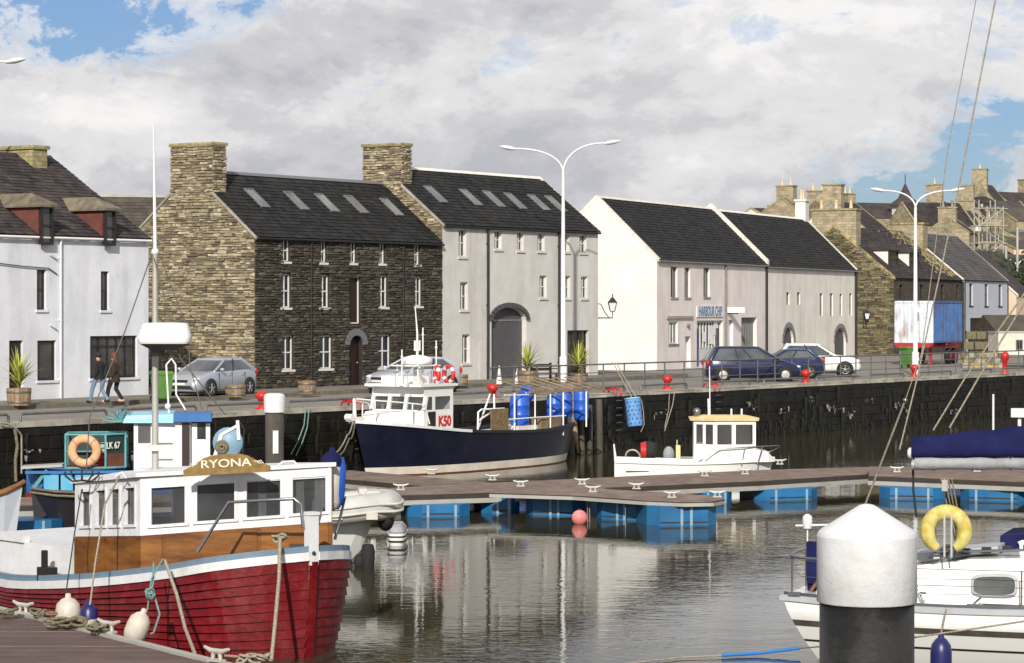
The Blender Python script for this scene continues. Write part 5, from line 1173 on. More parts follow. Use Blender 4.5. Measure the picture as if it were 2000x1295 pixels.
        build('tail_light', MB().ball((-L_/2+.09, sy*hw*.78, .88 if kind != 'suv' else .98), (.12, .12, .17), 10, 7), 'lamp_red', rt)
    build('grille', MB().box(L_/2-.09, -.34, .56, L_/2+.015, .34, .66), 'black', rt); build('air_intake', MB().loft([[(L_/2+.012, -.62, .30), (L_/2+.012, .62, .30), (L_/2+.012, .5, .44), (L_/2+.012, -.5, .44)], [(L_/2-.2, -.6, .30), (L_/2-.2, .6, .30), (L_/2-.2, .5, .44), (L_/2-.2, -.5, .44)]][::-1], sm=False), 'black', rt)
    build('number_plate', MB().box(L_/2+.015, -.26, .46, L_/2+.028, .26, .55), 'plate', rt); build('number_plate', MB().box(-L_/2-.03, -.26, .62, -L_/2-.005, .26, .73), 'plate', rt)
    build('underside', MB().box(-L_/2+.2, -hw*.86, .14, L_/2-.25, hw*.86, zb+.05), 'black', rt)
    return rt
z_ = QZ
P = W(412, 773, QZ+.1); car(P, radians(180+63), 'hatch', 'car_silver', 'silver three-door hatchback parked against the golden stone gable')
P = W(796, 768, QZ); car(P+Vector((.2, 1.2, 0)), radians(180+48), 'hatch', 'car_pale', 'pale silver hatchback seen behind the blue boat wheelhouse, before the dark stone front')
car(Vector(((1470-1000)/FP*121.8, 122.4, QZ)), radians(4), 'mpv', 'car_navy', 'navy blue people carrier behind the railing in front of the cream shop', 'hubcap')
car(Vector(((1533-1000)/FP*127, 127.8, QZ)), radians(187), 'small', 'car_blue', 'dark blue small car mostly hidden between the navy people carrier and the white SUV')
car(Vector(((1595-1000)/FP*131, 131.3, QZ)), radians(-4), 'suv', 'car_white', 'white SUV parked facing right, rightmost car on the quay')
# ================================================================== people
def person(P, rz, label, joints, edges, radii, extra):
    rt = empty('person', P, rz, label, 'person'); me = bpy.data.meshes.new('body'); me.from_pydata(joints, edges, []); o = bpy.data.objects.new('body', me); C.objects.link(o); o.parent = rt
    md = o.modifiers.new('skin', 'SKIN'); md.use_smooth_shade = True
    for i, v in enumerate(me.skin_vertices[0].data): v.radius = (radii[i], radii[i]); v.use_root = (i == 0)
    ss = o.modifiers.new('sub', 'SUBSURF'); ss.levels = 1; ss.render_levels = 2
    me.materials.append(M['skin']); extra(rt); return rt
def walker(P, rz, label, coatm, legm, hairm, shoem, stride, longcoat=False, hairlong=False):
    h = 1.72; s = stride
    J = [(0, 0, .92), (0, .01, 1.15), (0, .02, 1.38), (0, .03, 1.47), (0, .05, 1.53), (0, .06, 1.66),
         (-.10, s*.12, .86), (-.10, s*.28+.03, .48), (-.10, s*.42, .09), (-.10, s*.42+.14, .04),
         (.10, -s*.12, .86), (.10, -s*.10+.05, .48), (.10, -s*.42, .12), (.10, -s*.42+.13, .05),
         (-.19, .0, 1.38), (-.24, -.08, 1.12), (-.21, .04, .90), (-.20, .09, .82), (.19, .0, 1.38), (.24, .06, 1.12), (.21, .16, .92), (.20, .2, .85)]
    E = [(0, 1), (1, 2), (2, 3), (3, 4), (4, 5), (0, 6), (6, 7), (7, 8), (8, 9), (0, 10), (10, 11), (11, 12), (12, 13), (2, 14), (14, 15), (15, 16), (16, 17), (2, 18), (18, 19), (19, 20), (20, 21)]
    Rr = [.11, .10, .09, .05, .085, .075, .085, .06, .045, .035, .085, .06, .045, .035, .06, .045, .035, .03, .06, .045, .035, .03]
    def ex(rt):
        zb_ = .72 if longcoat else .85
        def ring(z, rx, ry, cy=0): return [(rx*cos(2*pi*j/16), cy+ry*sin(2*pi*j/16), z) for j in range(16)]
        build('coat', MB().loft([ring(zb_, .21, .18), ring(.95, .20, .165), ring(1.15, .18, .15), ring(1.32, .225, .155, .01), ring(1.42, .21, .135, .02), ring(1.49, .09, .09, .035)]), coatm, rt)
        for sx, a in ((-1, (14, 15, 16)), (1, (18, 19, 20))): build('sleeve', MB().tube([J[a[0]], J[a[1]], J[a[2]]], [.088, .072, .058], 10), coatm, rt)
        for a in ((6, 7, 8), (10, 11, 12)): build('trouser_leg', MB().tube([J[a[0]], J[a[1]], J[a[2]]], [.10, .075, .058], 10), legm, rt)
        for k in (8, 12): x, y, z = J[k]; build('shoe', MB().ball((x, y+.06, z-.03), (.055, .14, .055), 10, 6), shoem, rt)
        if hairlong: build('hair', MB().ball((0, .035, 1.65), (.105, .115, .13), 12, 8).loft([ring(1.32, .11, .05, -.09), ring(1.45, .12, .07, -.05), ring(1.62, .105, .10, .01)]), hairm, rt)
        else: build('hair', MB().ball((0, .04, 1.68), (.10, .115, .11), 12, 8), hairm, rt)
    return person(P, rz, label, J, E, Rr, ex)
walker(W(194, 788, QZ+.14)+Vector((0, 0, 0)), radians(60), 'person in a black coat and pale jeans walking past the shop window', 'coat_black', 'jeans', 'hair_dark', 'rubber', .75)
walker(W(224, 787, QZ+.14), radians(78), 'person with long auburn hair, dark brown coat and pink shoes before the shop window', 'coat_brown', 'coat_black', 'hair_red', 'shoe_pink', .6, True, True)
# ================================================================== pontoons
def px(u, v, z): return W(u, v, z)
def deck(label, poly, z, root_name='pontoon', floats=(), fascia=((.14, 'fascia_brown'), (.13, 'galv')), plankdir=None, deckmat='deck_far', group='floating pontoons with brown decks'):
    pts = [W(u, v, z) for u, v in poly]
    ar = sum(a.x*b_.y-b_.x*a.y for a, b_ in zip(pts, pts[1:]+pts[:1]))
    if ar < 0: pts = pts[::-1]
    o = pts[0].copy(); o.z = 0; rt = empty(root_name, o, 0, label, 'pontoon', group)
    xy = [(p.x-o.x, p.y-o.y) for p in pts]
    build('deck', MB().prism(xy, z-.05, z), deckmat, rt)
    zz = z-.012; c_ = (sum(p[0] for p in xy)/len(xy), sum(p[1] for p in xy)/len(xy))
    for h_, m_ in fascia:
        mb = MB()
        for i in range(len(xy)):
            a, b_ = Vector((*xy[i], 0)), Vector((*xy[(i+1) % len(xy)], 0)); d = (b_-a)
            if d.length < .02: continue
            d.normalize(); n_ = Vector((d.y, -d.x, 0))*(.03 if m_ == 'galv' else .02)
            mb.add([a+n_-d*.02+Vector((0, 0, zz-h_)), b_+n_+d*.02+Vector((0, 0, zz-h_)), b_+n_+d*.02+Vector((0, 0, zz)), a+n_-d*.02+Vector((0, 0, zz)),
                    a-n_*3+Vector((0, 0, zz-h_)), b_-n_*3+Vector((0, 0, zz-h_)), b_-n_*3+Vector((0, 0, zz)), a-n_*3+Vector((0, 0, zz))],
                   [(0, 1, 2, 3), (0, 4, 5, 1), (3, 2, 6, 7), (0, 3, 7, 4), (1, 5, 6, 2)])
        build('side_channel' if m_ == 'galv' else 'timber_fascia', mb, m_, rt); zz -= h_+.004
    return rt, o
def float_(rt, o, ua, va, ub, vb, depth=1.5, z1=.36, sk=.0, ribs=(.12, .86), taper=.35, fwd=.5):
    """blue float seen between waterline pixels (ua,va) and (ub,vb)"""
    a = W(ua, va, 0)-o-Vector((0, fwd, 0)); b_ = W(ub, vb, 0)-o-Vector((0, fwd, 0)); a.z = b_.z = 0; d = (b_-a); ln = d.length; d.normalize(); n_ = Vector((-d.y, d.x, 0))
    t = min(taper, ln*.25)
    pl = [a+n_*t, a+d*t, b_-d*t, b_+n_*t, b_+n_*depth, a+n_*depth]; pl = [(p.x, p.y) for p in pl]
    f = build('float', MB().prism(pl, -.35, z1), 'float_blue', rt)
    for fr_ in ribs:
        p = a+d*(t+(ln-2*t)*fr_); q = p+d*.07; r_ = MB().add([p-n_*.03+Vector((0, 0, -.3)), q-n_*.03+Vector((0, 0, -.3)), q-n_*.03+Vector((0, 0, z1-.01)), p-n_*.03+Vector((0, 0, z1-.01)), p+n_*.01+Vector((0, 0, -.3)), q+n_*.01+Vector((0, 0, -.3)), q+n_*.01+Vector((0, 0, z1-.01)), p+n_*.01+Vector((0, 0, z1-.01))],
                                                         [(0, 1, 2, 3), (0, 3, 7, 4), (1, 5, 6, 2), (3, 2, 6, 7)]); build('rib', r_, 'float_light', f)  # paler blue on the ribs paints the highlights of the float corners
    build('band', MB().add([a+d*t-n_*.012+Vector((0, 0, .06)), b_-d*t-n_*.012+Vector((0, 0, .06)), b_-d*t-n_*.012+Vector((0, 0, .10)), a+d*t-n_*.012+Vector((0, 0, .10))], [(0, 1, 2, 3)]), 'fascia_brown', f)
rA, oA = deck('main pontoon walkway running behind the front finger from the red boat to the right', [(-110, 991), (780, 967), (1000, 960), (1480, 939), (1693, 926), (1700, 912), (1480, 918), (1000, 941), (760, 953), (-110, 975)], .60)
for (a, va, b_, vb) in ((-60, 1046, 128, 1040), (800, 1010, 922, 1008), (1190, 985, 1300, 984), (1354, 984, 1440, 981), (1482, 978, 1605, 975)): float_(rA, oA, a, va, b_, vb, z1=.33, fwd=.06)
rB, oB = deck('short pontoon branch leading from behind the blue fender towards the walkway junction', [(640, 932), (850, 951), (930, 953), (965, 943), (690, 919), (640, 918)], .594)
for (a, va, b_, vb) in ((655, 962, 715, 966), (735, 968, 800, 972)): float_(rB, oB, a, va, b_, vb, 1.0)
rD, oD = deck('right-hand pontoon walkway passing behind the yacht boom', [(1697, 929), (2150, 947), (2150, 917), (1697, 911)], .606)
for (a, va, b_, vb) in ((1715, 973, 1845, 975), (1870, 976, 2010, 980), (2040, 982, 2150, 986)): float_(rD, oD, a, va, b_, vb, z1=.33, fwd=.06)
rC, oC = deck('front finger pontoon with rounded end and five blue floats', [(958, 962), (1120, 967), (1264, 977), (1336, 980), (1392, 979), (1414, 975), (1408, 969), (1185, 955), (1150, 948)], .64, fascia=((.025, 'fascia_brown'), (.09, 'galv')))
for (a, va, b_, vb) in ((943, 1003, 1018, 1002), (1021, 1005, 1138, 1008), (1156, 1013, 1264, 1018), (1268, 1027, 1404, 1025)): float_(rC, oC, a, va, b_, vb, 1.6, z1=.515, ribs=(.42, .62) if a > 1000 else (.2, .8), taper=.3, fwd=.03)
cme_ = None
def cleat(u, v, z, rz, label, s=1.0):
    global cme_
    P = W(u, v, z); rt = empty('mooring_cleat', P, rz, label, 'cleat', 'white mooring cleats on the pontoons'); rt.scale = (s, s, s)
    if cme_ is None:
        cme_ = [build('base', MB().box(-.12, -.05, 0, .12, .05, .03), 'cleat', rt), build('horn', MB().tube([(-.22, 0, .17), (-.1, 0, .13), (.1, 0, .13), (.22, 0, .17)], [.02, .035, .035, .02], 8), 'cleat', rt),
                build('post', MB().tube([(-.07, 0, .02), (-.055, 0, .13)], .028, 8), 'cleat', rt), build('post', MB().tube([(.07, 0, .02), (.055, 0, .13)], .028, 8), 'cleat', rt)]
    else:
        for c_ in cme_: d = c_.copy(); C.objects.link(d); d.parent = rt
for (u, v, z, lb) in ((962, 938, .6, 'cleat on the back edge of the walkway below the blue boat hull'), (843, 926, .594, 'cleat on the branch pontoon in front of the blue boat bow'), (1017, 950, .6, 'cleat at the walkway junction above the front finger start'),
                   (1137, 946, .6, 'small cleat on the walkway back edge right of the junction'), (1158, 961, (.64), 'cleat above the pink buoy with two lines'), (1243, 955, .6, 'cleat on the walkway between the finger and the white boat'),
                   (1312, 972, (.64), 'cleat on the finger deck near its right end'), (1401, 971, (.64), 'cleat on the rounded end of the finger pontoon'), (1376, 930, .6, 'cleat before the white boat cabin'), (1455, 926, .6, 'cleat before the white boat bow'),
                   (1523, 907, .6, 'dark-shadowed cleat behind the white boat bow'), (1752, 922, .606, 'cleat just left of the yacht boom end'), (1908, 921, .606, 'cleat under the yacht boom bundle'), (783, 957, .6, 'cleat at the pontoon by the dinghy')):
    cleat(u, v, z, R(-.1, .1), lb, 1.0)
# near dock, lower left
Pn = [W(-260, 1140, .6), W(0, 1193, .6), W(400, 1292, .6), W(560, 1345, .6), W(-300, 1420, .6)]
o = Vector((-9, 38, 0)); nd = empty('near_dock', o, 0, 'brown plank dock corner in the bottom left foreground with white metal edge', 'pontoon')
eA, eB = W(0, 1193, .6)-o, W(400, 1292, .6)-o; ed = (eB-eA).normalized()
a0 = eA-ed*4; b0 = eB+ed*3.5
build('subframe', MB().prism([(a0.x-3, a0.y-6), (b0.x, b0.y), (a0.x, a0.y), (a0.x-6, a0.y)], .1, .54), 'fascia_brown', nd)
en = Vector((-ed.y, ed.x, 0))
def edge_strip(off0, off1, z0, z1):
    a, b_ = a0+en*off0, b0+en*off0; c_, d_ = b0+en*off1, a0+en*off1
    return MB().add([(a.x, a.y, z0), (b_.x, b_.y, z0), (c_.x, c_.y, z0), (d_.x, d_.y, z0), (a.x, a.y, z1), (b_.x, b_.y, z1), (c_.x, c_.y, z1), (d_.x, d_.y, z1)], [(0, 3, 2, 1), (4, 5, 6, 7), (0, 1, 5, 4), (1, 2, 6, 5), (2, 3, 7, 6), (3, 0, 4, 7)])
build('edge_strip', edge_strip(-.02, .12, .3, .645), 'galv', nd); build('rubber_fender', edge_strip(.124, .19, .25, .6), 'fascia_brown', nd)
for yj in (42.4, 40.55, 38.75):
    yl = yj-o.y; t = (yl-eA.y)/ed.y; xe = eA.x+ed.x*t-.05
    build('joint_strip', MB().box(-7, yl-.012, .58, xe, yl+.012, .608), 'deck_far', nd)
y = a0.y; wpl = .235
while y > b0.y-.2:
    t = (y-wpl/2-eA.y)/ed.y; xe = eA.x+ed.x*t-.03; t2 = (y-eA.y)/ed.y; xe2 = eA.x+ed.x*t2-.03; t3 = (y-wpl-eA.y)/ed.y; xe3 = eA.x+ed.x*t3-.03
    dz = R(-.004, .004); g_ = .018; zt = .60+dz
    build('plank', MB().add([(-7, y-wpl+g_, .545), (xe3, y-wpl+g_, .545), (xe2, y, .545), (-7, y, .545), (-7, y-wpl+g_+.006, zt), (xe3, y-wpl+g_+.006, zt), (xe2, y-.006, zt), (-7, y-.006, zt)], [(4, 5, 6, 7), (0, 1, 5, 4), (1, 2, 6, 5), (2, 3, 7, 6)]), 'deck_brown', nd)
    y -= wpl
for (u, v, lb) in ((45, 1199, 'cleat on the near dock edge at the far left'), (212, 1236, 'cleat on the near dock edge right of the coiled weedy rope'), (423, 1292, 'large cleat on the near dock edge under the thick mooring rope')): cleat(u, v, .645, radians(-40), lb, 1.15)
# ================================================================== piles
def pile(u, vtop, vcap, wpx, Y, label, cone, mats, rb_=None):
    r_ = wpx/2/FP*Y; P = D(u, vtop, Y); rt = empty('mooring_pile', (P.x, P.y, 0), 0, label, 'mooring pile'); zt = P.z; zc = D(u, vcap, Y-r_).z
    n_ = 40
    if cone: prof = [(r_*.98, zc), (r_, zc+.01), (r_, zt-cone), (r_*.985, zt-cone+.02), (r_*.93, zt-cone+.05), (.06, zt-.01), (.01, zt)]
    else: prof = [(r_, zc), (r_*1.0, zc+.02), (r_*1.02, zt-.12), (r_*.9, zt-.03), (r_*.6, zt), (.01, zt)]
    cap_ = MB()
    if cone: cap_.lathe(prof[:3], n=n_, cap=False).lathe(prof[2:4], n=n_, cap=False).lathe([(r_*.97, zt-cone+.035), (r_*.92, zt-cone+.06), (.07, zt-.012), (.03, zt-.002), (.001, zt)], n=n_, cap=False).lathe([(r_*.985, zt-cone+.02), (r_*.97, zt-cone+.035)], n=n_, cap=False)
    else: cap_.lathe(prof, n=n_)
    build('cap', cap_, mats[0], rt); r2 = rb_/2/FP*Y if rb_ else r_*.95
    build('shaft', MB().lathe([(r2, -2.5), (r2, zc-.002), (r2*.5, zc-.001)], n=n_), mats[1], rt); return rt
pile(1693, 984, 1187, 195, 24, 'big foreground pile with white conical cap on a black shaft, before the yacht', .30, ('boat_white', 'pile_black'), 184)
pf = pile(536, 768, 806, 41, 84, 'distant grey timber pile with rounded white cap behind the name board', 0, ('boat_white', 'pile_wood'), 36)
build('notice', MB().box(-.02, -.34, 1.0, .16, -.31, 1.75), 'boat_white', pf)
# ================================================================== boats: hull kit
def hull_side(f, xs, zw, n_, sgn, name, mat, parent, lap=.0, kind=None):
    """f(x,t)->(x,y,z), t 0 bottom..1 sheer"""
    for k in range(n_):
        t0, t1 = k/n_, (k+1)/n_; m_ = MB(); vs = []
        for x in xs:
            p = Vector(f(x, t0)); q = Vector(f(x, t1)); nn_ = Vector((0, 1, -.12)).normalized()
            if abs(p.y) < .04: nn_ = Vector((.5, .4, 0))
            po = p+nn_*lap; qo = q+nn_*.002
            vs += [(po.x, sgn*po.y, po.z), (qo.x, sgn*qo.y, qo.z), (p.x, sgn*p.y, p.z)]
        fs = []
        for i in range(len(xs)-1):
            a = 3*i; b_ = 3*i+3; fs.append((a, b_, b_+1, a+1) if sgn < 0 else (a, a+1, b_+1, b_)); fs.append((a+2, b_+2, b_, a) if sgn < 0 else (a, b_, b_+2, a+2))
        m_.add(vs, fs); build(name, m_, mat, parent, kind=kind)
def interp(tb, x):
    if x <= tb[0][0]: return tb[0][1]
    for (a, fa), (b_, fb) in zip(tb, tb[1:]):
        if x <= b_: t = (x-a)/(b_-a); t = t if True else t; return fa+(fb-fa)*t
    return tb[-1][1]
def smooth(tb):
    """Catmull-Rom style smoothing of a table"""
    def g_(x):
        n_ = len(tb)
        if x <= tb[0][0]: return tb[0][1]
        if x >= tb[-1][0]: return tb[-1][1]
        for i in range(n_-1):
            if tb[i][0] <= x <= tb[i+1][0]:
                h = tb[i+1][0]-tb[i][0]; t = (x-tb[i][0])/h
                m0 = (tb[i+1][1]-tb[i-1][1])/(tb[i+1][0]-tb[i-1][0]) if i > 0 else (tb[i+1][1]-tb[i][1])/h
                m1 = (tb[i+2][1]-tb[i][1])/(tb[i+2][0]-tb[i][0]) if i+2 < n_ else (tb[i+1][1]-tb[i][1])/h
                return (2*t**3-3*t*t+1)*tb[i][1]+(t**3-2*t*t+t)*h*m0+(-2*t**3+3*t*t)*tb[i+1][1]+(t**3-t*t)*h*m1
    return g_
# ================================================================== red clinker boat
BA = atan2(-.77, .64); RO = Vector((-3.25, 41.9, 0))
rbt = empty('red_fishing_boat', RO, BA, 'red clinker-built fishing boat with white wheelhouse, varnished panels and radar mast, in the left foreground', 'boat')
bx, by = Vector((cos(BA), sin(BA), 0)), Vector((-sin(BA), cos(BA), 0))
def RL(P): d = Vector(P)-RO; return Vector((d.dot(bx), d.dot(by), d.z))
hbS = smooth([(0, .07), (.25, .70), (.55, 1.12), (1.0, 1.42), (1.8, 1.52), (3.2, 1.6), (5, 1.6), (7, 1.5), (9, 1.2), (10, .8)])
hbW = smooth([(0, .03), (.25, .26), (.55, .60), (1.0, .98), (1.8, 1.28), (3.2, 1.42), (5, 1.45), (7, 1.28), (9, .9), (10, .4)])
zS = smooth([(0, 1.74), (1, 1.56), (2, 1.38), (4, 1.10), (6, .88), (8, .74), (10, .80)])
def rf(b_, t):
    z0 = -.15; zs_ = zS(b_)-.14; z = z0+(zs_-z0)*t; y = hbW(b_)+(hbS(b_)-hbW(b_))*(t**.55); rake = .16*(1-t)*max(0, 1-b_/.8); return (-b_-rake, y, z)
bxs = [0, .08, .18, .3, .45, .62, .82, 1.05, 1.4, 1.8, 2.3, 2.8, 3.4, 4, 4.6, 5.2, 6, 6.8, 7.6, 8.4, 9.2, 10]
hl = build('hull', MB().loft([[tuple(Vector(rf(b_, t))*1.0+Vector((0, -.03, 0))) for t in (0, .25, .5, .75, 1)]+[(rf(b_, t)[0], -rf(b_, t)[1]+.03, rf(b_, t)[2]) for t in (1, .75, .5, .25, 0)] for b_ in bxs], cap=True), 'rust_red', rbt)
for sg in (-1, 1): hull_side(rf, bxs, 0, 11, sg, 'strake', 'red_hull', hl, lap=.052)
for sg in (-1, 1):
    rw = MB(); r2 = MB()
    for (m_, zl, zh, oo, ii) in ((rw, -.14, 0.0, .035, -.04), (r2, .004, .10, .0, -.12)):
        rings = []
        for b_ in bxs:
            x, y, z = rf(b_, 1); z = zS(b_); y = max(y, .05)
            rings.append([(x+(oo if b_ < .1 else 0), sg*(y+oo), z+zl), (x+(oo if b_ < .1 else 0), sg*(y+oo), z+zh), (x, sg*max(y+ii, .01), z+zh), (x, sg*max(y+ii, .01), z+zl)])
        m_.loft(rings, sm=False)
    build('rubbing_strake', rw, 'boat_white', rbt); build('gunwale', r2, 'gunwale_blue', rbt)
build('stem_post', MB().loft([[(-.22+dx, -.06, -.4), (.02+dx, -.03, -.4), (.02+dx, .03, -.4), (-.22+dx, .06, -.4)] if z is None else [(-.14+dx, -.075, z), (.075+dx, -.045, z), (.075+dx, .045, z), (-.14+dx, .075, z)] for dx, z in ((-.18, None), (-.14, .0), (-.05, 1.0), (.0, 1.58))], sm=False), 'red_hull', rbt)
sb_ = RL(D(601, 1085, 42.1))
build('stem_head', MB().box(-.14, -.085, 1.52, .03, .085, 2.34).box(-.16, -.10, 2.34, .05, .10, 2.39), 'boat_white', rbt)
build('bolt', MB().ball((.04, -.02, 1.72), .035, 8, 6), 'black', rbt)
dk = MB(); 
for b0_, b1_ in zip(bxs, bxs[1:]): 
    y0, y1 = hbS(b0_)-.08, hbS(b1_)-.08; dk.quad((-b0_, -y0, zS(b0_)-.16), (-b0_, y0, zS(b0_)-.16), (-b1_, y1, zS(b1_)-.16), (-b1_, -y1, zS(b1_)-.16))
build('deck', dk, 'gunwale_blue', rbt)
# cabin from its four plan corners
def RZ(u, v, Y): return RL(D(u, v, Y))
A0 = (-5.75, -1.12); K0 = (-3.28, -1.28); F0 = (-.86, .98); A1 = (-5.75, 1.12); F1 = (-1.5, 1.30)
def zc_(p, za, zk, zf):
    """heights that follow the sheer"""
    x = -p[0]; return interp([(.86, zf), (3.28, zk), (5.75, za)], x)
plan = [A0, K0, F0, F1, A1]
zlow = [zS(-p[0])-.12 for p in plan]; zmid = [zc_(p, 1.66, 1.85, 2.12) for p in plan]; ztop = [zc_(p, 2.60, 2.85, 3.06) for p in plan]
def P3(i, z): return (plan[i][0], plan[i][1], z[i])
# varnished lower panels
vr = build('lower_cabin', MB().loft([[P3(i, zlow) for i in range(5)], [P3(i, zmid) for i in range(5)]], sm=False), 'varnish', rbt)
def face_pt(i, j, t, z, off=0):
    a, b_ = Vector((*plan[i], 0)), Vector((*plan[j], 0)); d = (b_-a).normalized(); n_ = Vector((d.y, -d.x, 0)); p = a+(b_-a)*t+n_*off; return Vector((p.x, p.y, z))
def zi(arr, i, j, t): return arr[i]+(arr[j]-arr[i])*t
def qp(mb, i, j, t0, t1, f0, f1, za, zb, o0, o1, mi=0):
    """slab on a cabin face between fractions t0..t1 along and heights za+f*(zb-za)"""
    def pt(t, f, o): z = zi(za, i, j, t)+(zi(zb, i, j, t)-zi(za, i, j, t))*f; return face_pt(i, j, t, z, o)
    mb.add([pt(t0, f0, o0), pt(t1, f0, o0), pt(t1, f1, o0), pt(t0, f1, o0), pt(t0, f0, o1), pt(t1, f0, o1), pt(t1, f1, o1), pt(t0, f1, o1)], [(0, 3, 2, 1), (4, 5, 6, 7), (0, 1, 5, 4), (1, 2, 6, 5), (2, 3, 7, 6), (3, 0, 4, 7)])
for (i, j, parts) in ((0, 1, ((0, .48), (.5, 1))), (1, 2, ((0.0, .12), (.13, .62), (.63, .99))), (2, 3, ((0, 1),))):
    for (t0, t1) in parts: m_ = MB(); qp(m_, i, j, t0+.006, t1-.006, .03, .97, zlow, zmid, .003, .022); build('varnished_panel', m_, 'varnish', vr)
# white upper cabin: frames round real openings
up = MB()
def openings(i, j, ops):
    ts = sorted(set([0, 1]+[t for o_ in ops for t in o_[:2]])); f0, f1 = ops[0][2], ops[0][3]
    qp(up, i, j, 0, 1, 0, f0, zmid, ztop, -.06, 0); qp(up, i, j, 0, 1, f1, 1, zmid, ztop, -.06, 0)
    prev = 0
    for (t0, t1, _, _) in ops+[(1, 1, 0, 0)]:
        if t0 > prev: qp(up, i, j, prev, t0, f0+.0002, f1-.0002, zmid, ztop, -.06, 0)
        prev = t1
openings(1, 2, [(.060, .235, .17, .80), (.300, .495, .18, .82), (.560, .735, .19, .83), (.800, .970, .20, .84)])
openings(0, 1, [(.10, .24, .20, .83), (.34, .48, .20, .83), (.55, .69, .20, .83), (.78, .92, .20, .83)])
openings(2, 3, [(.15, .85, .20, .84)]); qp(up, 3, 4, 0, 1, 0, 1, zmid, ztop, -.06, 0)
openings(4, 0, [(.1, .35, .3, .8), (.6, .9, .3, .8)])
uc = build('wheelhouse', up, 'boat_white', rbt)
def win(i, j, t0, t1, f0, f1, cur):
    m_ = MB(); qp(m_, i, j, t0, t1, f0, f1, zmid, ztop, -.05, -.045); w_ = build('window', m_, 'glass_boat', uc)
    fr_ = MB(); e = .014
    qp(fr_, i, j, t0-.018, t1+.018, f1, f1+.05, zmid, ztop, .001, .02); qp(fr_, i, j, t0-.022, t1+.022, f0-.05, f0, zmid, ztop, .001, .035)
    qp(fr_, i, j, t0-.018, t0, f0, f1, zmid, ztop, .001, .018); qp(fr_, i, j, t1, t1+.018, f0, f1, zmid, ztop, .001, .018)
    build('window_frame', fr_, 'boat_white', uc)
    for (c0, c1) in cur:
        c_ = MB(); n_ = 9; vs = []
        for q in range(n_+1):
            t = t0+(t1-t0)*(c0+(c1-c0)*q/n_); of = -.085+(.015 if q % 2 else -.015); za_, zb_ = zi(zmid, i, j, t), zi(ztop, i, j, t)
            vs += [face_pt(i, j, t, za_+(zb_-za_)*(f0-.05), of), face_pt(i, j, t, za_+(zb_-za_)*(f1+.05), of)]
        c_.add(vs, [(2*q, 2*q+2, 2*q+3, 2*q+1) for q in range(n_)]); build('curtain', c_, 'curtain', uc)
for k, (t0, t1, c_) in enumerate(((.060, .235, ()), (.300, .495, ()), (.560, .735, ((.3, .55), (.92, 1.0))), (.800, .970, ((.05, .32), (.62, 1.0))))): win(1, 2, t0, t1, .17+.01*k, .80+.01*k, c_)
for k, (t0, t1) in enumerate(((.10, .24), (.34, .48), (.55, .69), (.78, .92))): win(0, 1, t0, t1, .20, .83, ((.15, .75),) if k < 3 else ((.05, .5),))
win(2, 3, .15, .85, .20, .84, ())
# roof slightly cambered with overhang, white
rr = MB(); c0_ = Vector((sum(p[0] for p in plan)/5, sum(p[1] for p in plan)/5, 0)); ring0, ring1, ring2 = [], [], []
for i, p in enumerate(plan):
    v = Vector((*p, 0)); o_ = (v-c0_).normalized()*.10; ring0.append((p[0]+o_.x, p[1]+o_.y, ztop[i]+.002)); ring1.append((p[0]+o_.x, p[1]+o_.y, ztop[i]+.07)); ring2.append((c0_.x+(p[0]-c0_.x)*.6, c0_.y+(p[1]-c0_.y)*.6, ztop[i]*.5+.5*2.85+.13))
rr.loft([ring0, ring1, ring2], sm=False); build('cabin_roof', rr, 'boat_white', rbt)
# floor / interior dark
build('cabin_interior', MB().prism([(p[0]*.97-.09, p[1]*.86) for p in plan], 1.2, 1.75), 'interior', rbt)
# name board on the roof
b0v, b1v = D(358, 921, 42.9), D(527, 910, 42.6)
nb_ = empty('tmp', (0, 0, 0)); bpy.data.objects.remove(nb_)
bl = RL(b0v); br = RL(b1v); bd = (br-bl); bd.z = 0; wln = bd.length; bang = atan2(bd.y, bd.x); hgt = 29*43.4/FP
mb = MB(); n_ = 16; vs = []
for i in range(n_+1):
    t = i/n_; a = abs(2*t-1); zt = hgt*(1-a**2.6)*(1 if a < .55 else 1-.25*sin((a-.55)/.45*pi)); zb_ = .0
    zt = max(zt, .015)
    vs += [(wln*t, 0, zb_-.08), (wln*t, 0, zt), (wln*t, .04, zb_-.08), (wln*t, .04, zt)]
mb.add(vs, [f for i in range(n_) for f in ((4*i, 4*i+4, 4*i+5, 4*i+1), (4*i+2, 4*i+3, 4*i+7, 4*i+6), (4*i+1, 4*i+5, 4*i+7, 4*i+3))])
tilt = atan2(11*43.4/FP, wln)
nbd = build('name_board', mb, 'sign_wood', rbt, loc=bl, rot=(0, -tilt, bang))
lt = text('RYONA', .19, 'cream_letter', nbd, (wln*.5, -.008, hgt*.38), (pi/2, 0, 0), ext=.006, sx=1.35, bold=.002)
orn = MB()
for sg in (-1, 1):
    cx = wln*.5+sg*wln*.37
    for k in range(3): a = k*.035; orn.tube([(cx+sg*(.0-a), -.01, hgt*.30+.02*k), (cx+sg*(.05-a), -.01, hgt*.30+.05-.01*k), (cx+sg*(.10-a), -.01, hgt*.25)], .008, 5)
build('carved_scroll', orn, 'cream_letter', nbd)
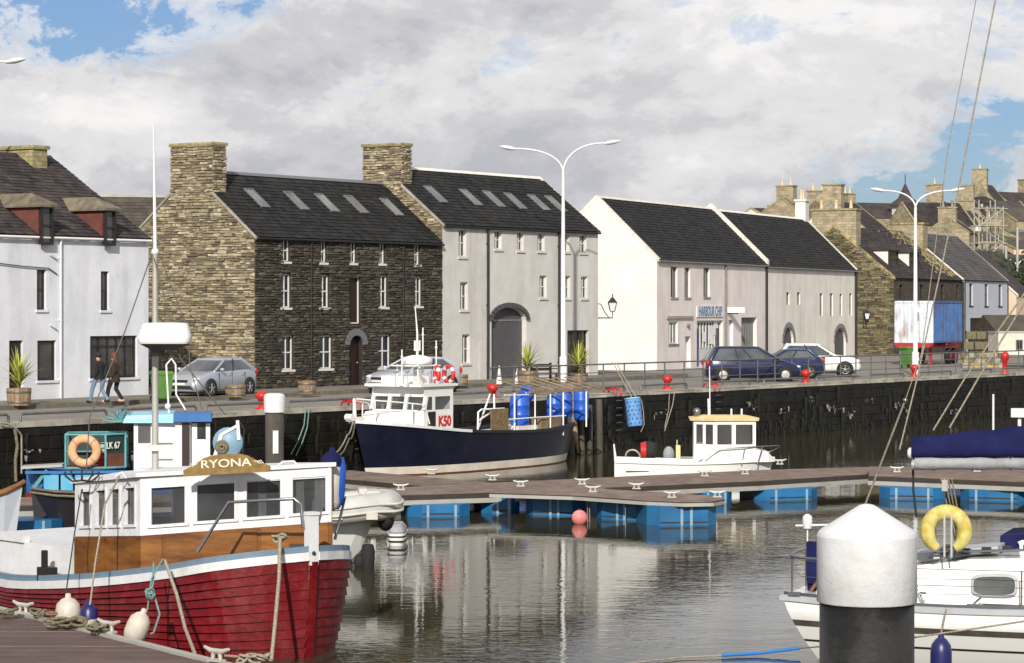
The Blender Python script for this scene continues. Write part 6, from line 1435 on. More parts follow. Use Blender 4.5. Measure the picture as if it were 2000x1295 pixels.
# roof gear: handrails, hatch, mast, radar
def RT(pts, r, mat, name, **k): return build(name, MB().tube([RL(p) for p in pts], r, 7), mat, rbt, **k)
hy = 43.3
RT([D(540, 913, hy), D(552, 902, hy), D(574, 901, hy), D(584, 912, hy)], .02, 'boat_white', 'grab_rail'); RT([D(225, 932, hy+.3), D(238, 922, hy+.3), D(246, 934, hy+.3)], .02, 'boat_white', 'grab_rail')
build('rooflight', MB().box(-4.3, -.75, 2.68, -3.2, .3, 2.93), 'boat_white', rbt)
mz = RL(D(303, 925, 44.6)); mt = RL(D(300, 243, 44.6))
build('mast', MB().tube([(mz.x, mz.y, 2.7), (mz.x, mz.y, RL(D(300, 700, 44.6)).z), (mz.x, mz.y, RL(D(300, 490, 44.6)).z)], [.062, .054, .044], 12), 'galv', rbt)
build('topmast', MB().tube([(mz.x, mz.y, RL(D(300, 490, 44.6)).z), (mt.x, mt.y, mt.z)], [.034, .016], 10).ball((mz.x, mz.y, RL(D(300, 492, 44.6)).z), .07, 10, 6), 'pole_white', rbt)
build('mast_band', MB().box(mz.x-.12, mz.y-.12, RL(D(0, 880, 44.6)).z, mz.x+.12, mz.y+.12, RL(D(0, 880, 44.6)).z+.1), 'pole_white', rbt)
# radar scanner in front of the mast
rd = MB(); rc = RL(D(322, 660, 44.0)); w2 = .46; H2 = .36
def rrect(cx, cy, wx, wy, z, k=.12):
    pts = []
    for a in range(20): t = 2*pi*a/20; cxx, syy = cos(t), sin(t); pts.append((cx+wx*math.copysign(abs(cxx)**.45, cxx), cy+wy*math.copysign(abs(syy)**.45, syy), z))
    return pts
def rotr(pts): 
    a = -BA; return [(rc.x+(p[0])*cos(a)-(p[1])*sin(a), rc.y+(p[0])*sin(a)+(p[1])*cos(a), p[2]) for p in pts]
rd.loft([rotr(rrect(0, 0, .43, .24, rc.z-.10)), rotr(rrect(0, 0, .455, .27, rc.z-.06)), rotr(rrect(0, 0, .455, .27, rc.z+.03)), rotr(rrect(.01, 0, .39, .22, rc.z+.23)), rotr(rrect(.01, 0, .36, .19, rc.z+.255)), rotr(rrect(.01, 0, .2, .1, rc.z+.265))])
build('radar_dome', rd, 'gel_white', rbt)
build('radar_base', MB().loft([rotr(rrect(0, 0, .42, .22, rc.z-.105)), rotr(rrect(-.02, 0, .24, .16, rc.z-.19)), rotr(rrect(-.12, 0, .12, .12, rc.z-.21)), rotr(rrect(-.13, 0, .10, .10, rc.z-.32))][::-1]), 'black', rbt)
sh_ = D(298, 492, 44.6)
RT([sh_, D(245, 645, 44.4), D(175, 815, 44.0), D(168, 925, 43.4)], .011, 'wire', 'stay')
RT([sh_, D(352, 700, 44.0), D(440, 810, 43.4)], .011, 'wire', 'stay'); RT([sh_+Vector((.1, 0, 0)), D(365, 640, 44), D(372, 720, 43.8), D(395, 800, 43.6)], .010, 'wire', 'stay')
# handrails over the side deck
g1 = [D(386, 1078, 42.2), D(447, 981, 42.2), D(575, 974, 41.9), D(588, 985, 41.9), D(592, 1032, 41.9)]; RT(g1, .028, 'steel', 'side_rail')
RT([D(612, 1030, 43.0), D(628, 995, 43.2), D(674, 971, 43.7), D(654, 1054, 43.6)], .026, 'steel', 'bow_rail'); 
# low deck house aft, white
build('aft_bulwark', MB().box(-10, -1.1, zS(7)-.1, -5.9, 1.3, 1.42).box(-8.6, -1.15, 1.42, -7.6, -1.0, 1.55), 'boat_white', rbt)
build('winch_block', MB().box(-6.35, -1.55, .80, -6.05, -1.30, 1.10).box(-6.28, -1.50, 1.10, -6.18, -1.42, 1.4), 'black', rbt)
an = [D(160, 945, 44.6), D(160, 930, 44.6)]
for a in range(5):
    ang = a*.65-1.3; e_ = D(160+sin(ang)*34, 930-abs(cos(ang))*4, 44.6); RT([D(160, 938, 44.6), D(160+sin(ang)*20, 936+4, 44.6), e_, e_+Vector((0, 0, .07))], .018, 'black', 'grapnel_arm')
RT([D(160, 955, 44.5), D(145, 1045, 44.3), D(130, 1150, 43.6), D(129, 1166, 43.2)], .012, 'rope_dark', 'lanyard')
# fenders and ropes on the side (own things)
def fender(P, ln, r, label, mat, tipmat=None, tilt=(0, 0), name='fender'):
    rt = empty(name, P, 0, label, 'fender'); rt.rotation_euler = (tilt[0], tilt[1], 0)
    prof = [(.02, ln/2+.07), (.045, ln/2+.06), (.05, ln/2), (r*.55, ln/2-.03), (r*.9, ln/2-.11), (r, ln/2-.22), (r, -ln/2+.16), (r*.85, -ln/2+.06), (r*.4, -ln/2), (.02, -ln/2)]
    build('body', MB().lathe(prof[::-1], n=18), mat, rt)
    if tipmat: build('top', MB().lathe([(r*.98+.006, ln/2-.24), (r*.9+.008, ln/2-.1), (r*.5+.008, ln/2-.015), (.055, ln/2+.01), (.05, ln/2+.075), (.01, ln/2+.08)], n=18), tipmat, rt)
    return rt
fender(D(133, 1196, 42.9), .50, .215, 'round off-white fender hanging at the near dock, left of the navy-topped one', 'fender_white')
fender(D(174, 1203, 42.6), .40, .155, 'small white fender with a navy top against the red hull', 'fender_white', 'fender_navy')
fender(D(268, 1226, 40.9), .52, .185, 'tilted egg-shaped white fender lying by the dock edge under the green rope', 'fender_white', None, (0, .38))
rope([D(233, 930, 43.3), D(205, 985, 43.4), D(186, 1100, 42.8), D(176, 1182, 42.5)], .017, 'rope', 'pale line from the cabin roof to the navy-topped fender')
gl = lambda u, v, Y: D(u, v, Y)
rope([gl(322, 1095, 41.9), gl(345, 1160, 41.2), gl(362, 1228, 40.0), gl(380, 1275, 38.6)], .030, 'rope', 'thick pale mooring rope from the red gunwale down to the dock, left of two', name='mooring_rope')
rope([gl(547, 1052, 41.6), gl(545, 1130, 40.9), gl(537, 1220, 39.9), gl(530, 1290, 39.4)], .032, 'rope', 'thick pale mooring rope hanging near the red stem, right of two', name='mooring_rope')
rope([gl(300, 1100, 41.7), gl(299, 1140, 41.4), gl(291, 1168, 41.2), gl(300, 1158, 41.2), gl(312, 1200, 41.1), gl(300, 1236, 41.0), gl(294, 1238, 41)], .018, 'rope_green', 'thin green-white line looping down from the gunwale to the egg-shaped fender')
rope([gl(318, 1092, 41.8), gl(296, 1130, 41.4), gl(288, 1190, 41.2), gl(280, 1212, 41)], .014, 'rope_green', 'second thin green line knotted beside the looping one')
kn = MB()
for i in range(6): kn.torus(Vector((R(-.05, .05), 0, R(-.05, .05))), .05, .014, (R(-1, 1), 1, R(-1, 1)), 12, 5)
build('rope_knot', kn, 'rope_green', loc=gl(296, 1160, 41.1), label='knotted green-white line bunch on the red hull', cat='rope')
kn = MB()
for i in range(7): kn.torus(Vector((R(-.08, .08), R(-.05, .05), R(-.03, .05))), .06, .022, (R(-1, 1), R(-1, 1), 1), 12, 5)
build('rope_coil', kn, 'rope', loc=gl(548, 1050, 41.7), label='rope turns made fast on the blue gunwale near the bow', cat='rope')
def heap(P, dx, dy, n_, r_, mat, label, ring=.12):
    m_ = MB()
    for i in range(n_): m_.torus(Vector((R(-dx, dx), R(-dy, dy), .03+R(0, .06))), ring*R(.6, 1.3), r_, (R(-.5, .5), R(-.5, .5), 1), 14, 5)
    return build('rope_heap', m_, mat, loc=P, label=label, cat='rope')
heap(W(135, 1222, .66), .35, .12, 14, .024, 'rope_weed', 'weedy mooring rope heaped on the near dock edge below the round fender')
heap(W(192, 1234, .66), .16, .12, 8, .022, 'rope_weed', 'weedy rope coils on the dock edge below the navy-topped fender', .09)
heap(W(60, 1204, .66), .5, .1, 9, .02, 'rope_weed', 'old rope lying along the dock edge at the far left')
heap(W(500, 1292, .66), .25, .08, 9, .02, 'rope', 'pale rope turns on the dock edge under the red bow', .09)
rope([W(440, 1281, .64), W(480, 1284, .68), W(530, 1290, .66)], .022, 'rope', 'pale rope lying along the dock tip under the red bow')
# blue-white fender at the cabin front
bf = fender(RO+bx*(-1.0)+by*1.25+Vector((0, 0, 2.55)), 1.0, .19, 'long white fender in a blue cover hung at the front corner of the white wheelhouse', 'fender_white', 'canvas_navy', (0, .05))
bf.location = D(646, 940, 43.6)
build('blue_side', MB().lathe([(.06, -.47), (.13, -.36), (.15, -.2), (.15, .24), (.10, .42)], (.10, .03, 0), 16, cap=False), 'barrel_blue', bf)
# ================================================================== blue fishing boat alongside the wall
def simple_hull(rt, hbS_, hbW_, zS_, xs, mats, zband, rake=.8, deck='boat_white', cap='boat_white', zb=-.4, top2=None, deckdz=.12, capmats=None):
    def f(b_, t):
        zs2 = zS_(b_); z = zb+(zs2-zb)*t; y = hbW_(b_)+(hbS_(b_)-hbW_(b_))*t**1.1; return (-b_-rake*(1-t)*max(0, 1-b_/2.5), y, z)
    def fz(b_, z): zs2 = zS_(b_); return f(b_, (z-zb)/(zs2-zb))
    for sg in (-1, 1):
        lev = [None, zband[0], zband[1], 9]
        for k in range(len(mats)):
            m_ = MB(); rows = 5; vs = []
            for b_ in xs:
                z0 = zb if k == 0 else zband[k-1]; z1 = zS_(b_) if k == len(mats)-1 else zband[k]
                for q in range(rows+1):
                    x, y, z = fz(b_, z0+(z1-z0)*q/rows); vs.append((x, sg*y, z))
            fs = []; n_ = rows+1
            for i in range(len(xs)-1):
                for q in range(rows): a = i*n_+q; fs.append((a, a+n_, a+n_+1, a+1))
            m_.add(vs, fs, 0, True); build('hull' if k == len(mats)-1 else 'bottom_band', m_, mats[k], rt)
        rings = [[(f(b_, 1)[0]+.02, sg*(hbS_(b_)+.04), zS_(b_)-.07), (f(b_, 1)[0]+.02, sg*(hbS_(b_)+.04), zS_(b_)+.03), (f(b_, 1)[0], sg*max(hbS_(b_)-.08, .0), zS_(b_)+.03), (f(b_, 1)[0], sg*max(hbS_(b_)-.08, .0), zS_(b_)-.07)] for b_ in xs]
        if capmats:
            k_ = capmats[1]; i_ = max(i for i, b_ in enumerate(xs) if b_ <= k_)
            build('gunwale', MB().loft(rings[:i_+1], sm=False), capmats[0], rt); build('gunwale', MB().loft(rings[i_:], sm=False), capmats[2], rt)
        else: build('gunwale', MB().loft(rings, sm=False), cap, rt)
    b_ = xs[-1]; m_ = MB(); prof = [f(b_, t/5) for t in range(6)]
    m_.add([(p[0], -p[1], p[2]) for p in prof]+[(p[0], p[1], p[2]) for p in prof], [(i, i+1, i+7, i+6) for i in range(5)]); build('transom', m_, mats[-1], rt)
    dk_ = MB()
    for a, c_ in zip(xs, xs[1:]):
        za, zc2 = zS_(a)-deckdz, zS_(c_)-deckdz; dk_.quad((-a, -hbS_(a)+.05, za), (-a, hbS_(a)-.05, za), (-c_, hbS_(c_)-.05, zc2), (-c_, -hbS_(c_)+.05, zc2))
    build('deck', dk_, deck, rt); return f
BT = -2.0
s0 = sofu(690, BT); bo = Q(s0, BT, 0); KB = empty('blue_fishing_boat', bo, QANG+pi, 'dark navy fishing boat with white wheelhouse and blue barrels, moored at the harbour wall', 'boat')
hs_ = smooth([(0, .06), (.6, .62), (1.5, 1.1), (3, 1.5), (5, 1.68), (9.2, 1.65), (11, 1.4), (12.2, 1.0)]); hw_ = smooth([(0, .02), (.6, .18), (1.5, .5), (3, 1.0), (5, 1.35), (9.2, 1.4), (11, 1.0), (12.2, .5)])
zs_b = smooth([(0, 1.92), (2, 1.72), (4, 1.52), (6, 1.40), (9, 1.32), (12.2, 1.45)])
xsb = [0, .15, .35, .6, 1, 1.5, 2.2, 3, 4, 4.6, 5.2, 6.2, 7.5, 8.5, 9.5, 10.5, 11.2, 11.8, 12.2]
simple_hull(KB, hs_, hw_, zs_b, xsb, ['rust_red', 'boot_white', 'navy_hull'], [.04, .30], .85, capmats=('boat_white', 4.6, 'black_hull'))
def bb(u, y):   # distance aft of the stem for picture column u at local offset y (y>0 = port = water side here)
    lo, hi = -1, 16
    for _ in range(40):
        m_ = (lo+hi)/2; P = bo+Vector((cos(QANG+pi), sin(QANG+pi), 0))*(-m_)+Vector((-sin(QANG+pi), cos(QANG+pi), 0))*y
        if 1000+FP*P.x/P.y < u: lo = m_
        else: hi = m_
    return m_
def zat(u, v, y): b_ = bb(u, y); P = bo+Vector((cos(QANG+pi), sin(QANG+pi), 0))*(-b_)+Vector((-sin(QANG+pi), cos(QANG+pi), 0))*y; return CAMZ-(v-605)*P.y/FP
YS = 1.13
def wb_(u, v, y=YS): return (-bb(u, y), y, zat(u, v, y))
# foredeck trunk and wheelhouse (port side faces the viewer)
p_ = [wb_(735, 752), wb_(745, 833), wb_(886, 843), wb_(880, 760)]
xF, xA = -bb(828, YS), -bb(885, YS); zr_ = zat(800, 757, YS)
zl_ = lambda x: zs_b(-x)-.1
wins_px = [(738, 760, 783, 806), (765, 797, 778, 803), (794, 823, 778, 801), (832, 844, 776, 804), (849, 878, 774, 804)]
xw = [-bb(u, YS) for u in (833, 844, 850, 879)]
zwa, zwb = zat(800, 803, YS), zat(800, 777, YS)
def side_panel(y, sg):
    m_ = MB(); xs_ = sorted([xF-.0, xA]+xw)
    lowz = [(x, zl_(x)) for x in xs_]
    # lower part
    for a, b_ in zip(xs_, xs_[1:]): m_.quad((a, y, zl_(a)), (b_, y, zl_(b_)), (b_, y, zwa), (a, y, zwa)); m_.quad((a, y, zwb), (b_, y, zwb), (b_, y, zr_), (a, y, zr_))
    xs2 = sorted(xw); op = [(xs2[i], xs2[i+1]) for i in range(0, 4, 2)]
    prev = xA
    for a, b_ in op+[(xF, xF)]: m_.quad((prev, y, zwa), (a, y, zwa), (a, y, zwb), (prev, y, zwb)); prev = b_
    return m_, op
for sg in (1, -1):
    m_, op = side_panel(YS*sg, sg)
    w_ = build('wheelhouse_side', m_, 'white_paint', KB)
    for a, b_ in op: build('window', MB().quad((a, sg*(YS-.03), zwa), (b_, sg*(YS-.03), zwa), (b_, sg*(YS-.03), zwb), (a, sg*(YS-.03), zwb)), 'glass_boat', w_)
fw_ = MB()
yy = [-YS, -.40, .32, YS]
fw_.quad((xF, -YS, zl_(xF)), (xF, YS, zl_(xF)), (xF, YS, zwa), (xF, -YS, zwa)).quad((xF-.12, -YS, zwb), (xF-.12, YS, zwb), (xF-.2, YS, zr_), (xF-.2, -YS, zr_))
for y in yy: fw_.bar((xF, y, zwa), (xF-.12, y, zwb), .12, .12)
o = build('wheelhouse_front', fw_, 'white_paint', KB)
for a, b_ in zip(yy, yy[1:]): build('window', MB().quad((xF-.02, a+.06, zwa), (xF-.02, b_-.06, zwa), (xF-.12, b_-.06, zwb), (xF-.12, a+.06, zwb)), 'glass_boat', o)
build('wheelhouse_back', MB().quad((xA, -YS, zl_(xA)), (xA, YS, zl_(xA)), (xA, YS, zwb), (xA, -YS, zwb)).quad((xA, -YS, zwb), (xA, YS, zwb), (xA, YS, zr_), (xA, -YS, zr_)), 'white_paint', KB)
build('wheelhouse_roof', MB().box(xA-.15, -YS-.1, zr_, xF+.30, YS+.1, zr_+.09), 'white_paint', KB)
tk = MB(); tk.loft([[(xF+1.75, -.4, zl_(xF+1.6)), (xF+1.75, .4, zl_(xF+1.6)), (xF+1.7, .3, zl_(xF+1.6)+.22), (xF+1.7, -.3, zl_(xF+1.6)+.22)], [(xF+.9, -.85, zl_(xF)), (xF+.9, .85, zl_(xF)), (xF+.9, .72, zl_(xF)+.62), (xF+.9, -.72, zl_(xF)+.62)], [(xF, -YS, zl_(xF)-.05), (xF, YS, zl_(xF)-.05), (xF, YS-.1, zwa-.04), (xF, -YS+.1, zwa-.04)]], sm=False); build('foredeck_trunk', tk, 'white_paint', KB)
xd = -bb(843, YS); build('doorway', MB().box(xd-.22, YS+.003, zl_(xd)+.05, xd+.22, YS+.02, zwa-.06), 'black', KB)
xl = -bb(867, YS); bdp = build('number_board', MB().box(xl-.5, YS+.004, zwa-.72, xl+.5, YS+.02, zwa-.12), 'white_paint', KB)
text('K50', .50, 'red_paint', bdp, (xl, YS+.035, zwa-.42), (pi/2, 0, pi), ext=.01, sx=.9, bold=.012)
text('K50', .38, 'boot_white', KB, (-3.4, hs_(3.4)+.02, 1.1), (pi/2, 0, pi+.12), ext=.004) if False else None
# roof gear
xr_ = -bb(800, YS)
build('roof_box', MB().box(xA+.7, -.8, zr_+.09, xF-.1, .6, zr_+.36), 'white_paint', KB)
RXx = -bb(815, .2); zrd = zat(815, 706, .2)
build('radar_dome', MB().lathe([(.1, zrd-.12), (.50, zrd-.10), (.55, zrd), (.50, zrd+.14), (.2, zrd+.22), (.01, zrd+.23)], (RXx, .2, 0), 18), 'white_paint', KB)
gm_ = MB(); zz0 = zr_+.1
gm_.tube([(RXx-.5, -.3, zz0), (RXx-.5, -.3, zrd-.1)], .03, 6).tube([(RXx+.5, -.3, zz0), (RXx+.5, -.3, zrd-.1)], .03, 6).tube([(RXx-.5, .6, zz0), (RXx-.5, .6, zrd-.1)], .03, 6).tube([(RXx+.5, .6, zz0), (RXx+.5, .6, zrd-.1)], .03, 6).box(RXx-.7, -.4, zrd-.16, RXx+.7, .7, zrd-.12); build('gantry', gm_, 'white_paint', KB)
ztm = zat(812, 600, .2); build('mast', MB().tube([(RXx, .2, zrd+.2), (RXx, .2, zat(817, 650, .2)), (RXx+.12, .2, ztm)], [.045, .035, .018], 8).box(RXx-.14, .16, zat(817, 685, .2), RXx-.10, .24, zat(817, 665, .2)).box(RXx+.10, .16, zat(817, 685, .2), RXx+.14, .24, zat(817, 665, .2)), 'white_paint', KB)
for (u, va, vb) in ((785, 735, 683), (852, 720, 665), (826, 700, 640)): x = -bb(u, .4); build('aerial', MB().tube([(x, .4, zr_), (x, .4, zat(u, vb, .4))], .025, 6).ball((x, .4, zat(u, vb+14, .4)), .05, 8, 5), 'white_paint', KB)
for i, u in enumerate((773, 795, 822)): x = -bb(u, .9); build('floodlight', MB().lathe([(.05, 0), (.10, .05), (.10, .09)], (x, .9, zr_+.5), 10).tube([(x, .9, zr_), (x, .9, zr_+.52)], .02, 5), 'cleat', KB)
# life rings standing on the roof
for (u, v, lb) in ((853, 732, 'left red and white life ring standing on the blue boat roof'), (876, 731, 'right red and white life ring leaning on the blue boat roof')):
    P = bo.copy(); y = .9 if u < 860 else .7; b_ = bb(u, y); Pp = bo+Vector((cos(QANG+pi), sin(QANG+pi), 0))*(-b_)+Vector((-sin(QANG+pi), cos(QANG+pi), 0))*y; zz = CAMZ-(v-605)*Pp.y/FP
    rt = empty('life_ring', (Pp.x, Pp.y, zz), QANG+ (0.9 if u < 860 else 1.3), lb, 'life ring')
    build('ring', MB().torus((0, 0, 0), .27, .075, (0, 1, 0), 24, 8), 'life_red', rt)
    for k in range(4): a = k*pi/2+.4; build('white_band', MB().torus((0, 0, 0), .27, .080, (0, 1, 0), 8, 8, a0=a, a1=a+.45), 'boat_white', rt)
# bow rail
pul = MB(); 
for sg in (-1, 1):
    pt_ = [(-.1, sg*.05, 1.92+.75)]+[(-b_, sg*(hs_(b_)-.15), zs_b(b_)+.75) for b_ in (.6, 1.2, 1.9, 2.4)]
    pul.tube(pt_+[(-2.7, sg*(hs_(2.6)-.2), zs_b(2.6)+.1)], .028, 6)
    for b_ in (.6, 1.9): pul.tube([(-b_, sg*(hs_(b_)-.15), zs_b(b_)), (-b_, sg*(hs_(b_)-.15), zs_b(b_)+.75)], .028, 6)
pul.tube([(-.1, 0, 1.9), (-.05, 0, 2.67)], .06, 8)
build('bow_rail', pul, 'white_paint', KB); build('anchor_roller', MB().box(-.5, -.12, 1.92, .25, .12, 2.05).lathe([(.12, -.14), (.12, .14)], (.2, 0, 2.05), 12, ax='y'), 'white_paint', KB)
rope([bo+Vector((0, 0, 1.95)), D(678, 850, 83), D(650, 888, 78)], .025, 'rope', 'left of the two yellowish bow lines from the navy boat', sag=.12); rope([bo+Vector((.05, .1, 1.85)), D(682, 856, 83), D(654, 890, 78)], .025, 'rope_weed', 'right of the two yellowish bow lines from the navy boat', sag=.2)
# aft working deck: hauler frame, rails, panel
def kp(u, v, y): return (-bb(u, y), y, zat(u, v, y))
fr_ = MB(); 
fr_.tube([kp(933, 845, 1.4), kp(934, 805, 1.4), kp(940, 800, 1.4), kp(985, 798, 1.4)], .035, 7).tube([kp(932, 842, 1.4), kp(957, 770, .9)], .035, 7).tube([kp(966, 832, 1.0), kp(965, 770, .9)], .035, 7).tube([kp(937, 820, 1.4), kp(963, 803, 1.2)], .035, 7)
fr_.tube([kp(985, 820, 1.4), kp(1050, 815, 1.4), kp(1105, 812, 1.3)], .025, 6)
for u in (1045, 1075, 1100): fr_.tube([kp(u, 850, 1.35), kp(u, 770, 1.35)], .03, 6)
fr_.tube([kp(985, 772, 1.2), kp(1110, 770, 1.2)], .025, 6)
build('hauler_frame', fr_, 'white_paint', KB)
build('plywood_guard', MB().box(-bb(993, 1.5), 1.46, zat(975, 843, 1.5), -bb(960, 1.5), 1.5, zat(975, 798, 1.5)), 'creel', KB)
build('deck_hatch', MB().box(-bb(1045, 1.2), .2, zs_b(9)-.1, -bb(1008, 1.2), 1.3, zs_b(9)+.16), 'boot_white', KB); build('fish_box', MB().box(-bb(1092, 1.2), -.2, zs_b(11)-.1, -bb(1052, 1.2), 1.3, zs_b(11)+.30), 'timber', KB)
# timber rack (chute of slats) above the aft deck
xa, xb = -bb(1150, .6), -bb(1003, .6); zk = zat(1075, 762, .6); rk = build('rack_beam', MB().bar((xa, 1.3, zk), (xb, 1.3, zk), .08, .08).bar((xa, .1, zk), (xb, .1, zk), .05, .05), 'timber', KB)
nsl = 8
for i in range(nsl): x = xa+(xb-xa)*(i+.5)/nsl; build('rack_slat', MB().bar((x, 1.35, zk+.04), (x+.15, -.2, zk+.42), .06, .04), 'timber', KB)
for (u, y) in ((1005, 1.3), (1100, 1.3), (1145, 1.3)): x = -bb(u, y); build('rack_post', MB().tube([(x, y, zs_b(min(11, max(0, -x)))-.1), (x, y, zk)], .035, 6), 'white_paint', KB)
tp = empty('timber_post', Q(sofu(1117, -.55), -.55, 0), 0, 'pale broken timber post standing between the blue drums at the wall', 'post')
tpY = tp.location.y; build('post', MB().tube([(.25, 0, CAMZ-(885-605)*tpY/FP), (.12, 0, CAMZ-(845-605)*tpY/FP), (0, 0, CAMZ-(768-605)*tpY/FP)], [.03, .12, .14], 7), 'timber', tp)
# barrels and drums
def blue_barrel(P, label, r=.29, h=.92, open_=True, mat='barrel_blue', tilt=0.0):
    rt = empty('blue_barrel', P, R(0, 2), label, 'barrel', 'blue plastic barrels by the navy boat'); rt.rotation_euler = (tilt, tilt*.5, rt.rotation_euler.z)
    build('body', MB().lathe([(r*.86, 0), (r*.95, .04), (r, .12), (r, h*.32), (r*1.03, h*.34), (r*1.03, h*.37), (r, h*.39), (r, h*.64), (r*1.03, h*.66), (r*1.03, h*.69), (r, h*.71), (r, h*.9), (r*.92, h*.97), (r*.84, h)], n=22), mat, rt)
    build('rim', MB().torus((0, 0, h), r*.84, .022, (0, 0, 1), 20, 6), mat, rt); return rt
def kw(u, v, y): x, y, z = kp(u, v, y); P = bo+Vector((cos(QANG+pi), sin(QANG+pi), 0))*x+Vector((-sin(QANG+pi), cos(QANG+pi), 0))*y; return Vector((P.x, P.y, z))
blue_barrel(kw(1015, 830, .9), 'tall bright blue barrel standing on the navy boat aft deck', .36, 1.05)
blue_barrel(kw(1022, 782, .7), 'blue barrel tipped on top of the tall one on the navy boat', .28, .5, tilt=.5)
blue_barrel(kw(1083, 820, .3), 'blue barrel behind the white rail, left of the timber post', .3, .9)
blue_barrel(kw(1103, 815, .2), 'blue barrel just left of the timber post', .3, .95)
rt = blue_barrel(Q(sofu(1135, -.9), -.9, 0)+Vector((0, 0, .0)), 'long pitted blue drum hanging on the wall right of the timber post', .30, 1.15); rt.location.z = CAMZ-(820-605)*rt.location.y/FP
for sx in (-.15, .15):
    q_ = rt.location+Vector((sx, 0, 1.1)); 
rope([rt.location+Vector((0, .1, 1.1)), Q(sofu(1137, -.1), -.1, QZ+.02)], .02, 'rope', 'short line holding the long blue drum to the wall top')
dsu = sofu(1241, -.55); dP = Q(dsu, -.55, 0); dz = CAMZ-(833-605)*dP.y/FP
rt = empty('hanging_drum', (dP.x, dP.y, dz), 0, 'light blue perforated drum hanging on two ropes in front of the dark wall', 'drum'); rt.rotation_euler = (-.12, -.10, 0)
hD = 55/FP*dP.y; rD = 15.5/FP*dP.y
build('body', MB().lathe([(rD*.9, 0), (rD, .05), (rD, hD*.97), (rD*1.04, hD), (rD*.93, hD), (rD*.9, .1)], n=24, cap=False).lathe([(.01, .01), (rD*.9, .0)], n=24, cap=False), 'drum_blue', rt)
hm_ = MB()
for i in range(6):
    for j in range(12):
        a = 2*pi*j/12+i*.26; z = hD*(i+.7)/6.6; hm_.ball((rD*1.0*cos(a), rD*1.0*sin(a), z), (.035, .035, .03), 6, 4)
build('hole', hm_, 'shop_blue', rt, kind='stuff'); build('rim', MB().torus((0, 0, hD), rD*.98, .03, (0, 0, 1), 22, 6), 'pale_blue', rt)
build('lashing', MB().tube([(rD+.03, 0, hD*.95), (rD+.06, -.1, hD*.5), (rD+.04, -.05, .05), (rD*.6, -.1, -.25)], .018, 5), 'rope', rt)
tz = dz+hD
for (ux, vx, du, lb) in ((1196, 706, -10, 'left rope from the quay railing down to the light blue drum'), (1203, 708, 4, 'right rope from the quay railing down to the light blue drum')):
    s_ = sofu(ux, 1.2); T_ = Q(s_, 1.2, 0); T_.z = CAMZ-(vx-605)*T_.y/FP; rope([T_, Vector((dP.x+du*.022*.6, dP.y, tz))], .02, 'rope', lb)
# ================================================================== small white cabin boat
WY = 88.0; wo = D(1512, 605, WY); wo.z = 0; WBt = empty('white_cabin_boat', wo, radians(-2), 'small white cabin boat with cream roof and bow rail, moored behind the walkway', 'boat')
LW = 312/FP*WY; sc_ = WY/FP
hs2 = smooth([(0, .05), (.4, .45), (1, .8), (2, 1.0), (4, 1.05), (LW, .95)]); hw2 = smooth([(0, .02), (.4, .2), (1, .5), (2, .8), (4, .9), (LW, .8)])
zS2 = smooth([(0, .62), (1, .56), (3, .50), (LW, .56)])
simple_hull(WBt, hs2, hw2, zS2, [0, .1, .25, .45, .7, 1, 1.5, 2, 2.6, 3.2, 4, 4.8, LW], ['boot_white', 'gel_white', 'gel_white'], [-.1, .20], .35, cap='gel_white', deck='gel_white')
def wx(u): return (u-1512)*sc_
def wz(v): return CAMZ-(v-605)*(WY-.6)/FP
c0x, c1x, k_ = wx(1354), wx(1474), wx(1396); zt_ = wz(822); zd = .5
# cabin: chamfered plan so two faces show
cpl = [(c0x+.0, -.15), (c0x+.05, .62), (c1x-.1, .62), (c1x, .2), (c1x, -.35), (c1x-.02, -.70), (k_, -.78)]
cpl = [(c0x, -.50), (k_, -.80), (c1x, -.70), (c1x+.04, .0), (c1x-.1, .72), (c0x, .72)]
cb2 = MB(); zwl, zwh = wz(868), wz(829)
def cw(i, j, ops, nm='cabin'):
    a, b_ = Vector((*cpl[i], 0)), Vector((*cpl[j], 0)); 
    def pt(t, z): p = a+(b_-a)*t; return (p.x, p.y, z)
    m_ = MB(); m_.quad(pt(0, zd), pt(1, zd), pt(1, zwl), pt(0, zwl)).quad(pt(0, zwh), pt(1, zwh), pt(1, zt_), pt(0, zt_)); pr = 0
    for (t0, t1) in ops+[(1, 1)]: m_.quad(pt(pr, zwl), pt(t0, zwl), pt(t0, zwh), pt(pr, zwh)); pr = t1
    c_ = build('cabin_side', m_, 'gel_white', WBt)
    for (t0, t1) in ops: build('window', MB().quad(pt(t0, zwl), pt(t1, zwl), pt(t1, zwh), pt(t0, zwh)), 'glass_boat', c_)
cw(0, 1, [(.12, .42), (.55, .88)]); cw(1, 2, [(.04, .40), (.50, .92)]); cw(2, 3, [(.1, .9)]); cw(3, 4, [(.1, .9)]); cw(4, 5, []); cw(5, 0, [])
ctr = Vector((sum(p[0] for p in cpl)/6, sum(p[1] for p in cpl)/6, 0))
def sc2(s_, z): return [(ctr.x+(p[0]-ctr.x)*s_, ctr.y+(p[1]-ctr.y)*s_, z) for p in cpl]
build('cabin_roof', MB().loft([sc2(1.10, zt_), sc2(1.12, zt_+.08), sc2(.7, zt_+.17)], sm=False), 'roof_cream', WBt)
build('forward_trunk', MB().loft([[(c1x+1.05-.35, -.2, zd), (c1x+.70, .2, zd), (c1x+.68, .15, zd+.05), (c1x+.68, -.15, zd+.05)], [(c1x+.45, -.55, zd), (c1x+.45, .55, zd), (c1x+.42, .45, zd+.35), (c1x+.42, -.45, zd+.35)], [(c1x-.05, -.72, zd), (c1x-.05, .72, zd), (c1x-.05, .62, wz(877)), (c1x-.05, -.62, wz(877))]], sm=False), 'gel_white', WBt)
